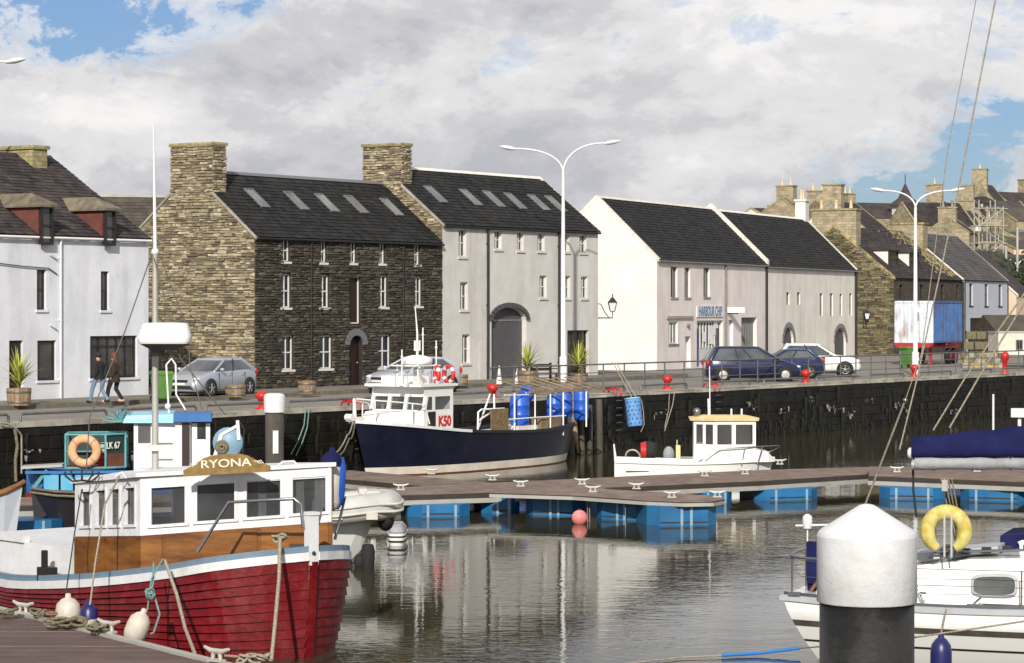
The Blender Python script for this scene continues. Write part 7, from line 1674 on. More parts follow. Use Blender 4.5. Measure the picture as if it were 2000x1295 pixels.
build('cockpit_side', MB().box(wx(1322), -.85, zd-.05, c0x+.3, .85, zd+.10).box(wx(1200), -.92, zd-.1, wx(1322), -.84, zd+.14), 'gel_white', WBt)
rb_ = MB(); y = -.86
rb_.tube([(wx(1352), -.95, wz(905)), (wx(1405), -.92, wz(876)), (wx(1450), -.86, wz(873)), (wx(1475), -.75, wz(872)), (wx(1521), -.1, wz(872)), (wx(1524), 0, wz(874)), (wx(1485), -.3, wz(893))], .022, 6)
for (a, b_) in (((1452, 876), (1446, 908)), ((1486, 873), (1476, 908))): rb_.tube([(wx(a[0]), -.8, wz(a[1])), (wx(b_[0]), -.85, wz(b_[1]))], .02, 6)
build('bow_rail', rb_, 'steel', WBt)
for (u, v0_, v1_, r_) in ((1387, 812, 716, .02), (1385, 812, 780, .045)): build('aerial', MB().tube([(wx(u), 0, wz(v0_)), (wx(u-1), 0, wz(v1_))], r_, 6), 'pole_white', WBt)
build('search_light', MB().ball((wx(1361), -.1, wz(805)), .13, 12, 8).tube([(wx(1361), -.1, zt_), (wx(1361), -.1, wz(808))], .03, 6), 'steel', WBt)
for u in (1429, 1449): build('aerial', MB().tube([(wx(u), .1, zt_), (wx(u), .1, wz(800))], .035, 6), 'pole_white', WBt)
build('registration_mark', MB().box(wx(1337), -.99, .30, wx(1352), -.975, .42), 'galv_dark', WBt); build('black_stripe', MB().box(wx(1222), -.975, .18, wx(1320), -.965, .21), 'black', WBt)
build('flag_staff', MB().tube([(wx(1203), -.5, zd), (wx(1199), -.5, wz(868))], [.06, .025], 6), 'gel_white', WBt)
def kit(u, v, y, name, lb, cat, fn): P = D(u, v, WY+y); rt = empty(name, P, 0, lb, cat); fn(rt)
kit(1268, 898, -.2, 'tub', 'dark round tub with a red end lying in the white boat cockpit', 'tub', lambda rt: (build('body', MB().lathe([(.30, -.12), (.34, -.05), (.30, .18), (.27, .2)], (0, 0, .3), 18, ax='x'), 'rubber', rt), build('red_end', MB().lathe([(.28, -.30), (.33, -.12)], (0, 0, .3), 18, ax='x', cap=True), 'red_paint', rt)))
kit(1306, 900, 0, 'outboard_cover', 'grey rounded cover in the white boat cockpit, right of the dark tub', 'cover', lambda rt: build('body', MB().ball((0, 0, .22), (.20, .18, .28), 12, 8), 'canvas_grey', rt))
kit(1324, 898, -.3, 'fuel_can', 'small cream upright can beside the white boat cabin', 'can', lambda rt: build('body', MB().box(-.07, -.06, 0, .08, .06, .5).tube([(-.03, 0, .5), (-.03, 0, .68)], .02, 6), 'roof_cream', rt))
build('coiled_hose', MB().torus((wx(1236), -.4, zd+.16), .25, .03, (.2, 1, .3), 18, 6, a0=0, a1=pi), 'galv', WBt)
# ================================================================== turquoise boat LK 67 by the wall
LY = 73.0; ls = LY/FP; lo_ = D(270, 605, LY); lo_.z = 0; LK = empty('turquoise_fishing_boat', lo_, radians(6), 'turquoise and blue workboat with white wheelhouse and green crate, behind the red boat', 'boat')
def lx(u): return (u-270)*ls
def lz(v): return CAMZ-(v-605)*LY/FP
hs3 = smooth([(0, .1), (.6, .7), (1.6, 1.1), (4, 1.3), (6.4, 1.1)]); hw3 = smooth([(0, .05), (.6, .4), (1.6, .8), (4, 1.1), (6.4, .8)])
hb_ = empty('t', (0, 0, 0)); bpy.data.objects.remove(hb_)
hl3 = MB(); rings = []
for u, w_, zt in ((55, .1, lz(908)), (70, .55, lz(910)), (100, .95, lz(913)), (160, 1.2, lz(918)), (250, 1.3, lz(925)), (400, 1.3, lz(925)), (470, 1.2, lz(918))):
    rings.append([(lx(u)+.3*(1 if u < 80 else 0), 0, -.3), (lx(u)+.2*(1 if u < 80 else 0), -w_*.75, -.2), (lx(u), -w_*.95, .45), (lx(u), -w_, zt), (lx(u), w_, zt), (lx(u), w_*.95, .45), (lx(u), w_*.75, -.2)])
build('hull', hl3.loft(rings), 'mid_blue', LK)
for i, (a, b_) in enumerate(((95, 123), (127, 150), (154, 185), (190, 225))): build('hull_panel', MB().box(lx(a), -1.36, lz(952), lx(b_), -1.26, lz(921)), 'sky_blue' if i < 3 else 'pale_blue', LK)
build('lower_strake', MB().box(lx(60), -1.34, lz(965), lx(240), -1.24, lz(955)), 'red_hull', LK)
build('gunwale', MB().box(lx(60), -1.38, lz(918), lx(250), -1.25, lz(913)).box(lx(60), 1.25, lz(918), lx(250), 1.38, lz(913)), 'mid_blue', LK)
build('bow_ramp', MB().bar((lx(52), -.9, lz(907)), (lx(130), -.9, lz(903)), .9, .06), 'galv', LK); build('davit', MB().bar((lx(72), -1.3, lz(950)), (lx(100), -1.2, lz(912)), .09, .09), 'turquoise', LK)
w0x, w1x = lx(264), lx(372); zt3, zb3 = lz(822), lz(922)
wm_ = MB().box(w0x, -.9, zb3, w1x, .9, zt3); build('wheelhouse', wm_, 'white_paint', LK)
build('window', MB().box(lx(272), -.93, lz(862), lx(296), -.905, lz(826)), 'glass_boat', LK); build('door', MB().box(lx(356), -.93, lz(918), lx(371), -.905, lz(824)), 'door_brown', LK)
for v in (862, 893): build('grab_rail', MB().tube([(lx(300), -.95, lz(v)), (lx(338), -.95, lz(v))], .02, 6), 'galv', LK)
build('aft_screen', MB().box(lx(375), -.8, zb3, lx(410), -.72, lz(856)).box(lx(375), -.8, lz(856), lx(385), -.72, lz(825)).box(lx(402), -.8, lz(856), lx(410), -.72, lz(825)), 'white_paint', LK); build('screen_window', MB().box(lx(385), -.79, lz(856), lx(402), -.77, lz(828)), 'glass_boat', LK)
build('roof', MB().add([(lx(243), -1.05, lz(823)), (lx(340), -1.15, lz(823)), (lx(340), 1.05, lz(823)), (lx(250), 1.05, lz(823)), (lx(250), -1.0, lz(809)), (lx(340), -1.0, lz(807)), (lx(340), 1.0, lz(805)), (lx(256), 1.0, lz(806))], [(0, 3, 2, 1), (4, 5, 6, 7), (0, 1, 5, 4), (1, 2, 6, 5), (2, 3, 7, 6), (3, 0, 4, 7)]), 'pale_blue', LK)
build('roof_wing', MB().box(lx(340)+.01, -1.1, lz(821), lx(413), 1.0, lz(806)), 'mid_blue', LK)
build('roof_rail', MB().tube([(lx(330), -.3, lz(806)), (lx(325), -.3, lz(712)), (lx(335), -.3, lz(700)), (lx(343), -.3, lz(712)), (lx(344), -.3, lz(770)), (lx(362), -.3, lz(800))], .03, 6).ball((lx(328), -.3, lz(793)), .09, 8, 6), 'pole_white', LK)
fg = MB()
for i in range(7): a = .2+i*.32; fg.bar((lx(240), -.6, lz(822)), (lx(240)-.55*cos(a), -.7, lz(822)+.35*sin(a)), .09, .03)
build('tarp_fringe', fg, 'turquoise', LK)
# cage
cg = empty('green_crate', D(188, 912, LY-1.0), radians(6), 'green framed deck crate lettered LK 67 on the turquoise boat', 'crate'); cw_ = 56*ls; hh3 = 64*ls
fx = MB()
xs3 = (-cw_, .42*cw_, cw_)
for x, y in ((-cw_, -.5), (.35*cw_, -.5), (cw_, -.1), (-cw_, .7), (cw_, .9)): fx.tube([(x, y, 0), (x, y, hh3)], .035, 6)
for z in (0, hh3): fx.tube([(-cw_, -.5, z), (.35*cw_, -.5, z), (cw_, -.1, z), (cw_, .9, z), (-cw_, .7, z), (-cw_, -.5, z)], .035, 6)
fx.tube([(-cw_, -.5, hh3*.5), (.35*cw_, -.5, hh3*.5)], .02, 5); build('frame', fx, 'turquoise', cg)
bp_ = build('side_board', MB().add([(.35*cw_, -.46, .03), (cw_, -.06, .03), (cw_, -.06, hh3-.03), (.35*cw_, -.46, hh3-.03)], [(0, 1, 2, 3)]), 'dark_green', cg)
aa = atan2(.4, .65*cw_); build('red_board', MB().add([(.36*cw_, -.475, .04), (cw_-.02, -.08, .04), (cw_-.02, -.08, hh3*.42), (.36*cw_, -.475, hh3*.42)], [(0, 1, 2, 3)]), 'rust_red', cg)
text('LK 67', .26, 'frame_white', cg, (.60*cw_, -.40, hh3*.66), (pi/2, 0, aa), ext=.01, sx=.72, bold=.003)
build('back_board', MB().box(-cw_, .6, .03, cw_, .64, hh3-.03), 'dark_green', cg); build('crate_floor', MB().prism([(-cw_, -.48), (.35*cw_, -.48), (cw_, -.08), (cw_, .85), (-cw_, .65)], .0, .04), 'rust_red', cg)
for i in range(4): build('fish_tray', MB().box(.05+.02*i, -.02, .06+i*.16, .55, .5, .06+i*.16+.13), 'life_red' if i < 2 else 'galv', cg)
lr = empty('life_buoy', D(165, 881, LY-1.62), 0, 'big weathered orange life buoy hung on the green crate', 'life buoy')
build('ring', MB().torus((0, 0, 0), 23.5*ls, 8.5*ls, (0.05, 1, 0), 28, 10), 'life_orange', lr)
for k in range(4): build('rope_lashing', MB().torus((0, 0, 0), 23.5*ls, 8.9*ls, (0.05, 1, 0), 3, 10, a0=k*pi/2+.7, a1=k*pi/2+.82), 'rope', lr)
# hauler and drum right of the wheelhouse
hd_ = empty('net_hauler', D(440, 900, LY-.4), 0, 'white hauler arm with blue-grey drum and rope behind the red boat roof', 'net hauler')
build('drum', MB().lathe([(.02, -.12), (.42, -.1), (.44, -.04), (.2, .0), (.2, .2), (.36, .22)], (.08, 0, .52), 20, ax='y'), 'float_light', hd_); build('rope_coil', MB().torus((-.08, -.16, .40), .14, .06, (0, 1, 0), 16, 6).torus((-.08, -.2, .40), .07, .05, (0, 1, 0), 14, 6), 'rope_weed', hd_)
build('arm', MB().bar((-.35, -.1, -.1), (-.1, -.1, .75), .1, .1).bar((-.1, -.1, .75), (.35, -.1, 1.0), .08, .08).bar((.36, -.1, 1.15), (.40, -.1, .6), .09, .09).bar((-.5, -.1, .0), (.45, -.1, .05), .12, .3), 'pole_white', hd_)
build('cable', MB().tube([(.36, -.1, 1.2), (.55, -.1, .9), (.5, -.1, .2)], .02, 5), 'black', hd_)
# wooden bow at the far left and dark boat behind
ob = empty('wooden_boat', D(48, 605, 64).xy.to_3d(), radians(18), 'pointed varnished wooden bow with pale blue side, entering at the left edge', 'boat')
z1, z2 = CAMZ-(945-605)*64/FP, CAMZ-(975-605)*64/FP
build('gunwale', MB().tube([(0, 0, z1+.05), (-.5, -.25, z1-.18), (-1.3, -.5, z1-.40), (-3, -.7, z1-.55)], [.07, .055, .05, .05], 7).tube([(0, 0, z1+.05), (-.5, .25, z1-.18), (-1.3, .5, z1-.40), (-3, .7, z1-.55)], .045, 7), 'varnish', ob)
build('hull', MB().loft([[(-.05, -.02, z1-.02), (-.25, -.01, -.2), (-.25, .01, -.2), (-.05, .02, z1-.02)], [(-.5, -.24, z1-.22), (-.55, -.1, -.2), (-.55, .1, -.2), (-.5, .24, z1-.22)], [(-1.3, -.48, z1-.44), (-1.3, -.3, -.2), (-1.3, .3, -.2), (-1.3, .48, z1-.44)], [(-3, -.68, z1-.6), (-3, -.5, -.2), (-3, .5, -.2), (-3, .68, z1-.6)]], sm=False), 'blue_harl', ob)
db = empty('dark_skiff', D(95, 605, 66).xy.to_3d(), radians(-4), 'low dark skiff behind the left pontoon, left of the wheelhouse', 'boat')
zt = CAMZ-(958-605)*66/FP
build('hull', MB().loft([[(-.45, -.02, zt+.03), (-.35, 0, -.2), (-.45, .02, zt+.03)], [(.3, -.4, zt-.02), (.3, 0, -.2), (.3, .4, zt-.02)], [(2.6, -.6, zt-.08), (2.6, 0, -.2), (2.6, .6, zt-.08)]], sm=False), 'black_hull', db)
for zo in (0, -.10): build('rubbing_band', MB().tube([(-.47, 0, zt+.05+zo), (.3, -.44, zt+zo), (2.6, -.64, zt-.06+zo)], .035, 6), 'rope_weed' if zo else 'deck_far', db)
# ================================================================== inflatable dinghy
RY = 57.0; ro = D(690, 605, RY); ro.z = 0; rib = empty('inflatable_dinghy', ro, radians(8), 'grey inflatable dinghy with white hull just right of the red boat bow', 'dinghy')
def rx(u): return (u-690)*RY/FP
def rz(v): return CAMZ-(v-605)*(RY-.5)/FP
zc1 = rz(992)
tb = MB(); pl = [(rx(575), -.72, zc1-.10), (rx(650), -.74, zc1-.06), (rx(705), -.70, zc1-.0), (rx(745), -.52, zc1+.03), (rx(758), -.2, zc1+.05), (rx(760), .1, zc1+.05), (rx(750), .45, zc1+.04), (rx(715), .68, zc1), (rx(650), .74, zc1-.06), (rx(575), .72, zc1-.1)]
sp = []
for i in range(len(pl)-1):
    p0, p1, p2, p3 = [Vector(pl[max(0, min(len(pl)-1, k))]) for k in (i-1, i, i+1, i+2)]
    for q in range(5): t = q/5; sp.append(.5*((2*p1)+(p2-p0)*t+(2*p0-5*p1+4*p2-p3)*t*t+(3*p1-p0-3*p2+p3)*t**3))
sp.append(Vector(pl[-1])); build('tube', MB().tube(sp, .31, 16), 'rib_grey', rib)
for dz_ in (-.08, .08): build('rubbing_band', MB().tube([p+Vector((.0 if abs(p.y) > .6 else .30, -.315 if p.y < -.3 else (.315 if p.y > .3 else 0), dz_)) for p in sp[:24]], .035, 6), 'rib_light', rib)
build('hull', MB().loft([[(rx(560), -.62, zc1-.25), (rx(560), 0, -.25), (rx(560), .62, zc1-.25)], [(rx(650), -.62, zc1-.25), (rx(640), 0, -.25), (rx(650), .62, zc1-.25)], [(rx(705), -.5, zc1-.18), (rx(668), 0, -.05), (rx(705), .5, zc1-.18)], [(rx(735), -.2, zc1-.08), (rx(705), 0, .35), (rx(735), .2, zc1-.08)], [(rx(742), -.05, zc1), (rx(728), 0, zc1-.2), (rx(742), .05, zc1)]], sm=False), 'gel_white', rib)
build('bow_pad', MB().box(rx(712), -.4, zc1+.20, rx(738), .4, zc1+.36).box(rx(700), -.25, zc1+.28, rx(715), .25, zc1+.40), 'rib_light', rib)
for u in (640, 708): build('grab_patch', MB().box(rx(u), -1.04, zc1-.22, rx(u+22), -.97, zc1-.08), 'rib_light', rib)
build('outboard_leg', MB().lathe([(.10, 0), (.14, .1), (.16, .45), (.12, .6)], (rx(716), -.35, -.1), 12).ball((rx(700), -.3, .12), (.14, .12, .18), 10, 7), 'rubber', rib)
build('bow_shade', MB().ball((rx(752), -.15, zc1-.25), (.20, .5, .30), 14, 8), 'rubber', rib)  # black ball painting in the shaded side of the bow end
oc = empty('white_dinghy_stern', D(775, 1030, 62).xy.to_3d(), 0, 'small white rounded boat stern with grey bands between the dinghy and the blue floats', 'dinghy')
oc.name = 'white_tender'; zt = CAMZ-(992-605)*62/FP
def elr(z, wx_, wy_): return [(wx_*math.copysign(abs(cos(2*pi*j/20))**.6, cos(2*pi*j/20)), .5+wy_*math.copysign(abs(sin(2*pi*j/20))**.6, sin(2*pi*j/20)), z) for j in range(20)]
build('hull', MB().loft([elr(-.1, .18, .7), elr(.12, .23, .8), elr(.30, .235, .8)]), 'gel_white', oc)
build('cover', MB().loft([elr(.32, .22, .75), elr(.42, .20, .7), elr(.50, .12, .5)]), 'canvas_grey', oc)
for z in (.09, .20): build('band', MB().loft([elr(z, .236, .81), elr(z+.02, .242, .815), elr(z+.04, .236, .81)], cap=False), 'rubber', oc)
# ================================================================== pink buoy and blue line
by_ = W(1132, 1023, .0); bu = empty('buoy', by_, 0, 'faded pink-red round buoy floating beside the front finger pontoon', 'buoy')
rB_ = 15.5/FP*by_.y; build('body', MB().ball((0, 0, rB_*.75), rB_, 20, 14), 'buoy_pink', bu); build('eye', MB().lathe([(.05, rB_*1.7), (.045, rB_*1.85), (.01, rB_*1.9)], n=10), 'fender_navy', bu)
for (u, lb) in ((1147, 'left thin line hanging from the finger pontoon into the water'), (1151, 'right thin line hanging from the finger pontoon into the water')): rope([W(u, 963, .62), W(u+1, 1018, 0)], .012, 'rope', lb)
rope([W(1221, 969, .62), W(1222, 1030, 0)], .012, 'rope_green', 'thin greenish line hanging from the middle of the finger pontoon')
rope([W(1100, 1310, .03), W(1330, 1284, .03), W(1410, 1280, .04)], .013, 'rope', 'thin pale line lying on the water at the bottom, left of the blue part')
rope([W(1410, 1280, .04), W(1480, 1276, .05), W(1562, 1266, .12)], .028, 'rope_blue', 'blue rope floating towards the white yacht stern')
rope([W(1562, 1266, .12), D(1700, 1255, 38), D(1800, 1243, 36), D(2010, 1212, 35)], .014, 'rope', 'pale line crossing the yacht side from the blue rope to the right edge')
# ================================================================== white yacht, lower right
YO = Vector((4.72, 42.6, 0)); YA = atan2(-.32, .947); yt = empty('white_yacht', YO, YA, 'white sailing yacht stern half with navy sail cover on the boom, lower right', 'yacht')
yx, yy_ = Vector((cos(YA), sin(YA), 0)), Vector((-sin(YA), cos(YA), 0))
def YL(P): d = Vector(P)-YO; return Vector((d.dot(yx), d.dot(yy_), d.z))
def yd(u, v, Y): return YL(D(u, v, Y))
# local x forward from the stern; the starboard side (y<0) faces the viewer
hsy = smooth([(0, .95), (.8, 1.15), (2, 1.38), (4, 1.5), (6, 1.45), (8, 1.0), (9.4, .1)]); zsy = smooth([(0, 1.04), (2, .98), (4, 1.0), (7, 1.12), (9.4, 1.3)])
def yf(x, t):
    zs2 = zsy(x); ZB = -.35; z = ZB+(zs2-ZB)*t; y = hsy(x)*(.35+.65*min(1, (t*1.25))**.6); xx = x+ (.75*(1-t)**1.3 if x < .01 else .75*(1-t)**1.3*max(0, 1-x/2)); return xx, y, z
xsy = [0, .2, .5, .9, 1.4, 2, 2.7, 3.5, 4.5, 5.5, 6.5, 7.5, 8.4, 9, 9.4]
bands = [(-.35, .30, 'gel_white'), (.30, .335, 'black'), (.335, .56, 'gel_white'), (.56, .66, 'pile_wood'), (.66, .80, 'gel_white'), (.80, 9, 'gel_white')]
for sg in (-1, 1):
    for bi, (za, zb2, mt_) in enumerate(bands):
        m_ = MB(); vs = []; rows = 6 if bi == 0 else 2
        for x in xsy:
            zs2 = zsy(x); z_a, z_b = za, min(zb2, zs2)
            for q in range(rows+1):
                z = z_a+(z_b-z_a)*q/rows; t = (z+.35)/(zs2+.35); a = yf(x, t); o_ = .006 if mt_ != 'gel_white' else 0; vs.append((a[0], sg*(a[1]+o_), z))
        n_ = rows+1; fs = [(i*n_+q, (i+1)*n_+q, (i+1)*n_+q+1, i*n_+q+1) for i in range(len(xsy)-1) for q in range(rows)]
        m_.add(vs, fs, 0, True); build('hull' if mt_ == 'gel_white' else 'hull_stripe', m_, mt_, yt)
pr_ = [yf(0, t/8) for t in range(9)]; build('transom', MB().add([(p[0], -p[1], p[2]) for p in pr_]+[(p[0], p[1], p[2]) for p in pr_], [(i, i+1, i+10, i+9) for i in range(8)], 0, True), 'gel_white', yt)
dk = MB()
for a, b_ in zip(xsy, xsy[1:]): dk.quad((a, -hsy(a), zsy(a)-.0), (b_, -hsy(b_), zsy(b_)), (b_, hsy(b_), zsy(b_)), (a, hsy(a), zsy(a)))
build('deck', dk, 'gel_white', yt)
for sg in (-1, 1):
    build('rubbing_rail', MB().loft([[(x, sg*(hsy(x)+.035), zsy(x)-.07), (x, sg*(hsy(x)+.035), zsy(x)+.0), (x, sg*(hsy(x)-.03), zsy(x)+.02), (x, sg*(hsy(x)-.03), zsy(x)-.07)] for x in xsy], sm=False), 'yacht_grey', yt)
    build('toe_rail', MB().loft([[(x, sg*(hsy(x)-.05), zsy(x)+.02), (x, sg*(hsy(x)-.05), zsy(x)+.07), (x, sg*(hsy(x)-.08), zsy(x)+.07), (x, sg*(hsy(x)-.08), zsy(x)+.02)] for x in xsy], sm=False), 'steel', yt)
build('stern_rail_cap', MB().box(-.06, -.95, .97, .0, .95, 1.05), 'yacht_grey', yt)
# coachroof with long window
zr0 = 1.0
cr = [(2.1, 1.58), (3.0, 1.72), (4.5, 1.80), (6.0, 1.72), (7.2, 1.3)]
rings = []
for x, zt in cr: w_ = hsy(x)-.38; rings.append([(x, -w_, 1.0), (x, -w_*.90, zt-.10), (x, -w_*.80, zt), (x, w_*.80, zt), (x, w_*.90, zt-.10), (x, w_, 1.0)])
build('coachroof', MB().loft(rings, sm=False), 'gel_white', yt)
build('cockpit_coaming', MB().loft([[(x, -(hsy(x)-.30), 1.0), (x, -(hsy(x)-.36), zt), (x, -(hsy(x)-.52), zt), (x, -(hsy(x)-.55), 1.0)] for x, zt in ((.5, 1.12), (1.2, 1.38), (2.1, 1.58))], sm=False).loft([[(x, (hsy(x)-.30), 1.0), (x, (hsy(x)-.36), zt), (x, (hsy(x)-.52), zt), (x, (hsy(x)-.55), 1.0)] for x, zt in ((.5, 1.12), (1.2, 1.38), (2.1, 1.58))], sm=False), 'gel_white', yt)
def crp(x, f, off=0):
    zt = interp(cr, x); w_ = hsy(x)-.38; y0, z0_ = -w_, 1.0; y1_, z1_ = -w_*.90, zt-.10; return (x, y0+(y1_-y0)*f-off, z0_+(z1_-z0_)*f)
def wring(cx, w_, h_, off, f0=.52):
    pts = []
    for k in range(20):
        a = 2*pi*k/20; pts.append(crp(cx+w_*math.copysign(abs(cos(a))**.5, cos(a)), f0+h_*math.copysign(abs(sin(a))**.5, sin(a)), off))
    return pts
wcx = yd(1938, 1140, 40.3).x
for cx in (wcx, wcx+1.25):
    wf_ = build('window_frame', MB().loft([wring(cx, .37, .29, .0), wring(cx, .37, .29, .02), wring(cx, .33, .22, .02)], cap=False), 'yacht_grey', yt); build('window_pane', MB().add(wring(cx, .335, .225, .012), [tuple(range(20))]), 'glass_grey', wf_)
build('hatch_slide', MB().loft([[(2.0, -.5, 1.62), (2.0, .5, 1.62), (2.0, .45, 1.74), (2.0, -.45, 1.74)], [(3.4, -.5, 1.80), (3.4, .5, 1.80), (3.4, .45, 1.90), (3.4, -.45, 1.90)]], sm=False), 'yacht_grey', yt)
for y in (-.62, -.52): build('handrail', MB().tube([(2.3, y, 1.70), (2.4, y, 1.80), (5.0, y, 1.92)], .02, 6), 'steel', yt)
for i in range(6): x = 2.5+i*.33; build('rope_clutch', MB().box(x, -.60, 1.75+.03*i, x+.14, -.46, 1.83+.03*i), 'black', yt)
build('side_locker', MB().box(3.2, -1.22, 1.002, 4.6, -1.05, 1.05), 'black', yt)
build('stanchion_cleat', MB().box(-.0, -.04, 0, .25, .04, .05).tube([(.1, 0, .05), (.22, 0, .16)], .02, 6), 'steel', yt, loc=(yd(1905, 1185, 41.2).x, -hsy(3.3)+.15, zsy(3.3)+.03))
# pushpit
zp = 1.62
ppt = [(2.1, -1.18, zp-.02), (1.6, -1.15, zp+.03), (.3, -.98, zp+.05), (.05, -.6, zp+.05), (.0, 0, zp+.05), (.05, .6, zp+.05), (.3, .98, zp+.05), (2.0, 1.2, zp+.03)]
build('pushpit', MB().tube([(2.35, -1.2, 1.0)]+ppt+[(2.3, 1.25, 1.0)], .018, 8), 'steel', yt)
for (x, y) in ((.06, -.55), (.06, .55), (1.0, -1.08), (1.0, 1.1)): build('stanchion', MB().tube([(x, y, 1.0), (x, y, zp+.04)], .016, 6), 'steel', yt)
# white bits on the stern
ob_ = yd(1577, 1018, 42.8); build('stern_lamp', MB().lathe([(.07, -.12), (.085, -.02), (.08, .08), (.03, .12)], (ob_.x, ob_.y, ob_.z), 12).tube([(ob_.x, ob_.y, ob_.z-.1), (ob_.x, ob_.y, 1.0)], .016, 6).tube([(ob_.x-.2, ob_.y, ob_.z-.08), (ob_.x+.4, ob_.y, ob_.z-.05)], .02, 6), 'boat_white', yt)
dg_ = yd(1600, 1085, 42.5); build('stern_dodger', MB().loft([[(dg_.x-.18, dg_.y-.05, 1.02), (dg_.x+1.3, dg_.y-.1, 1.02), (dg_.x+1.3, dg_.y+.0, 1.02), (dg_.x-.18, dg_.y+.05, 1.02)] if z < 1.1 else [(dg_.x-.20, dg_.y-.08, z), (dg_.x+1.3, dg_.y-.12, z), (dg_.x+1.3, dg_.y, z), (dg_.x-.20, dg_.y+.04, z)] for z in (1.02, 1.25, 1.5, 1.85)], sm=False), 'canvas_navy', yt)
# tiller, grey lines and small stern gear
build('tiller', MB().tube([(.3, -.2, 1.05), (.5, -.2, 1.35), (1.5, -.1, 1.45)], .03, 8), 'varnish', yt)
# boom and sail cover
bA = yd(1782, 905, 40.6); bAx = bA.x; LB = 3.6
build('boom', MB().loft([[(bAx+x, bA.y+.10*cos(2*pi*j/12), bA.z-.02+x*.022+.085*sin(2*pi*j/12)) for j in range(12)] for x in (0, .02, LB)]), 'galv', yt)
gb_ = MB(); rings = []
for i in range(15):
    x = i/14*LB; rr_ = .10+.012*sin(i*2.1); rings.append([(bAx+.05+x, bA.y-.02+rr_*1.1*cos(2*pi*j/12), bA.z+.0+x*.022+rr_*sin(2*pi*j/12)+.0) for j in range(12)])
build('boom_bundle', gb_.loft(rings), 'canvas_grey', yt)
sc3 = MB(); rings = []
for i in range(26):
    t = i/25; x = t*LB; hh = .31+.36*t+.012*sin(i*1.3); w_ = .12+.07*t+.008*sin(i*2.3); zb3_ = bA.z+.10+x*.022
    prof = [(-.7, 0), (-1.0, .12), (-.95, .35), (-.75, .62), (-.42, .86), (-.1, 1.0), (.2, .98), (.6, .75), (.9, .4), (1, .12), (.7, 0)]
    rings.append([(bAx+x, bA.y+p[0]*w_, zb3_+p[1]*hh+(.006*sin(i*1.9+p[1]*7))) for p in prof])
build('sail_cover', sc3.loft(rings), 'canvas_navy', yt); build('boom_end_cap', MB().lathe([(.06, -.06), (.09, -.04), (.09, .02)], (bAx-.01, bA.y, bA.z+.16), 12, ax='x'), 'boat_white', yt)
for i in range(6): x = .35+i*.6; build('sail_tie', MB().torus((bAx+x, bA.y, bA.z+x*.022), .115, .008, (1, 0, 0), 14, 5), 'wire', yt)
# mast out of frame to the right, stays and mainsheet
mx_ = bAx+LB+.1; build('mast', MB().loft([[(mx_+.07*cos(2*pi*j/12), bA.y+.10*sin(2*pi*j/12), z) for j in range(12)] for z in (1.7, 11.8)]), 'galv', yt)
top = yd(2230, -900, 39.5)
head = Vector((mx_, bA.y, 11.8))
def st2(pts, r, m_='rope', name='stay'): return build(name, MB().tube(pts, r, 6), m_, yt)
sp_ = yd(1768, 782, 41.2); st2([yd(1690, 985, 42.2), sp_], .017); st2([yd(1757, 878, 40.8), yd(1791, 740, 40.8), yd(1876, 350, 40.4), yd(1948, -20, 40.1), yd(2010, -320, 40)], .013); st2([sp_, yd(1800, 690, 41.1), yd(1850, 300, 40.6), yd(1908, -10, 40.4)], .008)
build('stay_block', MB().ball(sp_, .04, 8, 6), 'steel', yt)
st2([yd(1823, 840, 40.6), yd(1885, 738, 40.4), yd(2010, 560, 40)], .014); st2([yd(1855, 835, 40.6), yd(1913, 735, 40.4), yd(2020, 560, 40)], .016)
for k in range(4): st2([yd(1838+k*7, 935, 40.6), yd(1868+k*5, 1065, 41.4)], .012, 'rope', 'mainsheet')
build('mainsheet_block', MB().box(-.04, -.03, -.09, .05, .03, .09), 'galv', yt, loc=yd(1845, 948, 40.6)); build('mainsheet_block', MB().box(-.05, -.04, -.12, .05, .04, .06), 'galv', yt, loc=yd(1878, 1062, 41.4))
st2([yd(1783, 890, 40.6), yd(1784, 960, 40.9), yd(1790, 1010, 41.2)], .018, 'rope_dark', 'leech_line')
build('vhf_aerial', MB().tube([yd(1940, 770, 40.9), yd(1940, 900, 40.9)], .018, 6), 'pole_white', yt); build('deck_light', MB().box(-.1, -.06, -.08, .25, .1, .06).box(.0, 0, -.5, .05, .05, -.08), 'boat_white', yt, loc=yd(1988, 805, 40.5))
st2([yd(1795, 1155, 41.6), yd(1810, 1105, 41.3), yd(1860, 1090, 41)], .022, 'rope_green', 'cockpit_line')
for (x, y, z, r_) in ((1.5, -1.02, 1.42, .07), (1.6, 1.02, 1.42, .07), (2.7, -.75, 1.74, .06)): build('winch', MB().lathe([(r_*1.1, z-.02), (r_*.8, z+.04), (r_*.75, z+.10), (r_, z+.13), (.01, z+.14)], (x, y, 0), 14), 'steel', yt)
for x in (2.2, 3.9, 5.4): build('lifeline_post', MB().tube([(x, -hsy(x)+.1, zsy(x)), (x, -hsy(x)+.1, zsy(x)+.62)], .013, 6), 'steel', yt)
for dz_ in (.35, .61): build('lifeline', MB().tube([(.3, -.98, zp-.6+dz_)]+[(x, -hsy(x)+.1, zsy(x)+dz_-.0) for x in (2.2, 3.9, 5.4)], .006, 5), 'wire', yt)
build('coiled_line', MB().torus((2.6, -.1, 1.80), .16, .03, (0, 0, 1), 16, 5).torus((2.62, -.1, 1.84), .13, .025, (.1, 0, 1), 16, 5), 'rope', yt)
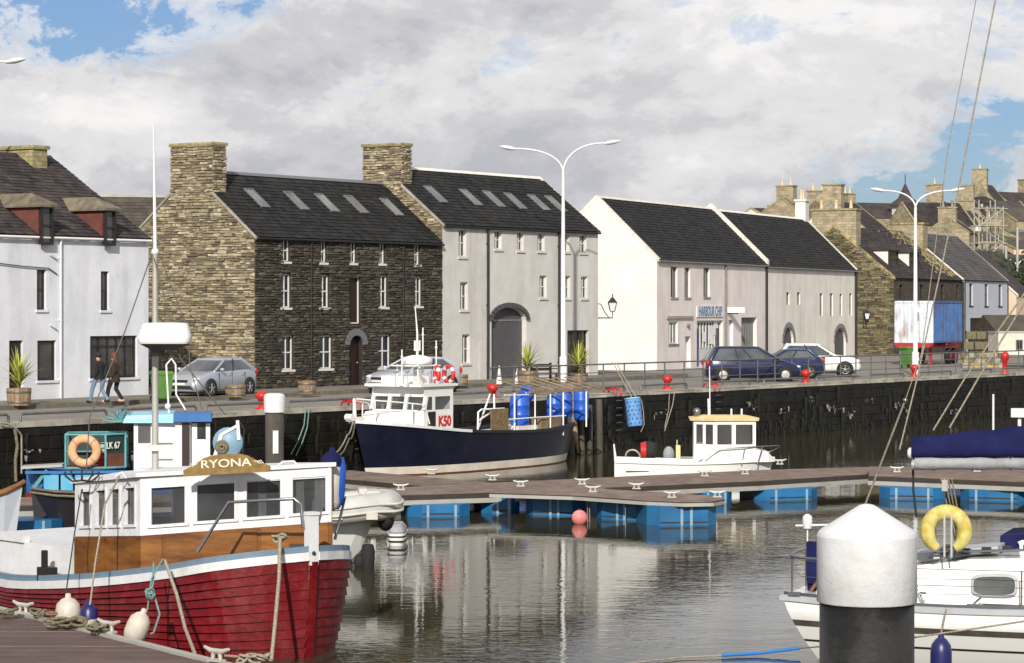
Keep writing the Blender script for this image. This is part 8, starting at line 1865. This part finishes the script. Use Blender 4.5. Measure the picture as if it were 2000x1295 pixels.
build('vent_cowl', MB().lathe([(.06, 1.74), (.06, 1.86), (.09, 1.92), (.01, 1.95)], (3.7, .3, 0), 12), 'gel_white', yt); build('bow_bag', MB().ball((1.2, .1, 1.2), (.35, .2, .16), 12, 8), 'canvas_grey', yt)
build('fairlead', MB().box(.1, -1.05, 1.06, .3, -.98, 1.12), 'steel', yt); build('draft_mark', MB().box(yd(1815, 0, 41.5).x, -1.32, 1.20, yd(1815, 0, 41.5).x+.1, -1.30, 1.22), 'black', yt)
# horseshoe lifebuoy
lbp = D(1848, 1040, 40.55)
hb2 = empty('horseshoe_lifebuoy', lbp, radians(-6), 'weathered yellow horseshoe lifebuoy on the yacht stern rail', 'lifebuoy')
pts = []; RRh, RRv = 36/FP*40.5, 36/FP*40.5
for i in range(29):
    a = radians(-62)+radians(304)*i/28; pts.append((RRh*cos(a), 0, RRv*1.05*sin(a)+.02))
build('ring', MB().tube(pts, [.07+.055*min(1, sin(pi*i/28)*2.2)*.9 for i in range(29)], 12), 'life_yellow', hb2)
build('strap', MB().box(-.05, -.12, -.38, -.02, -.10, .30).box(.06, -.12, -.38, .09, -.10, .30), 'galv', hb2)
build('holder', MB().tube([(-.16, .1, .3), (-.16, .1, -.35), (.16, .1, -.35), (.16, .1, .3)], .012, 5), 'steel', hb2)
fender(D(1838, 1300, 38.9), .85, .165, 'navy blue cylindrical fender hanging on the yacht side', 'fender_navy', None)
rope([D(1838, 1240, 38.9), D(1842, 1212, 39.6), D(1848, 1190, 40.3)], .014, 'rope', 'knotted pale line holding the navy fender')
# navy spray hood behind
build('spray_hood', MB().loft([[(yd(1955, 0, 42).x, -.9+1.2, 1.5), (yd(1955, 0, 42).x, -.8+1.2, 2.0), (yd(1955, 0, 42).x, .8+1.2, 2.0), (yd(1955, 0, 42).x, .9+1.2, 1.5)], [(yd(2080, 0, 42).x, .3, 1.6), (yd(2080, 0, 42).x, .4, 2.1), (yd(2080, 0, 42).x, 1.8, 2.1), (yd(2080, 0, 42).x, 1.9, 1.6)]], sm=False), 'canvas_navy', yt)
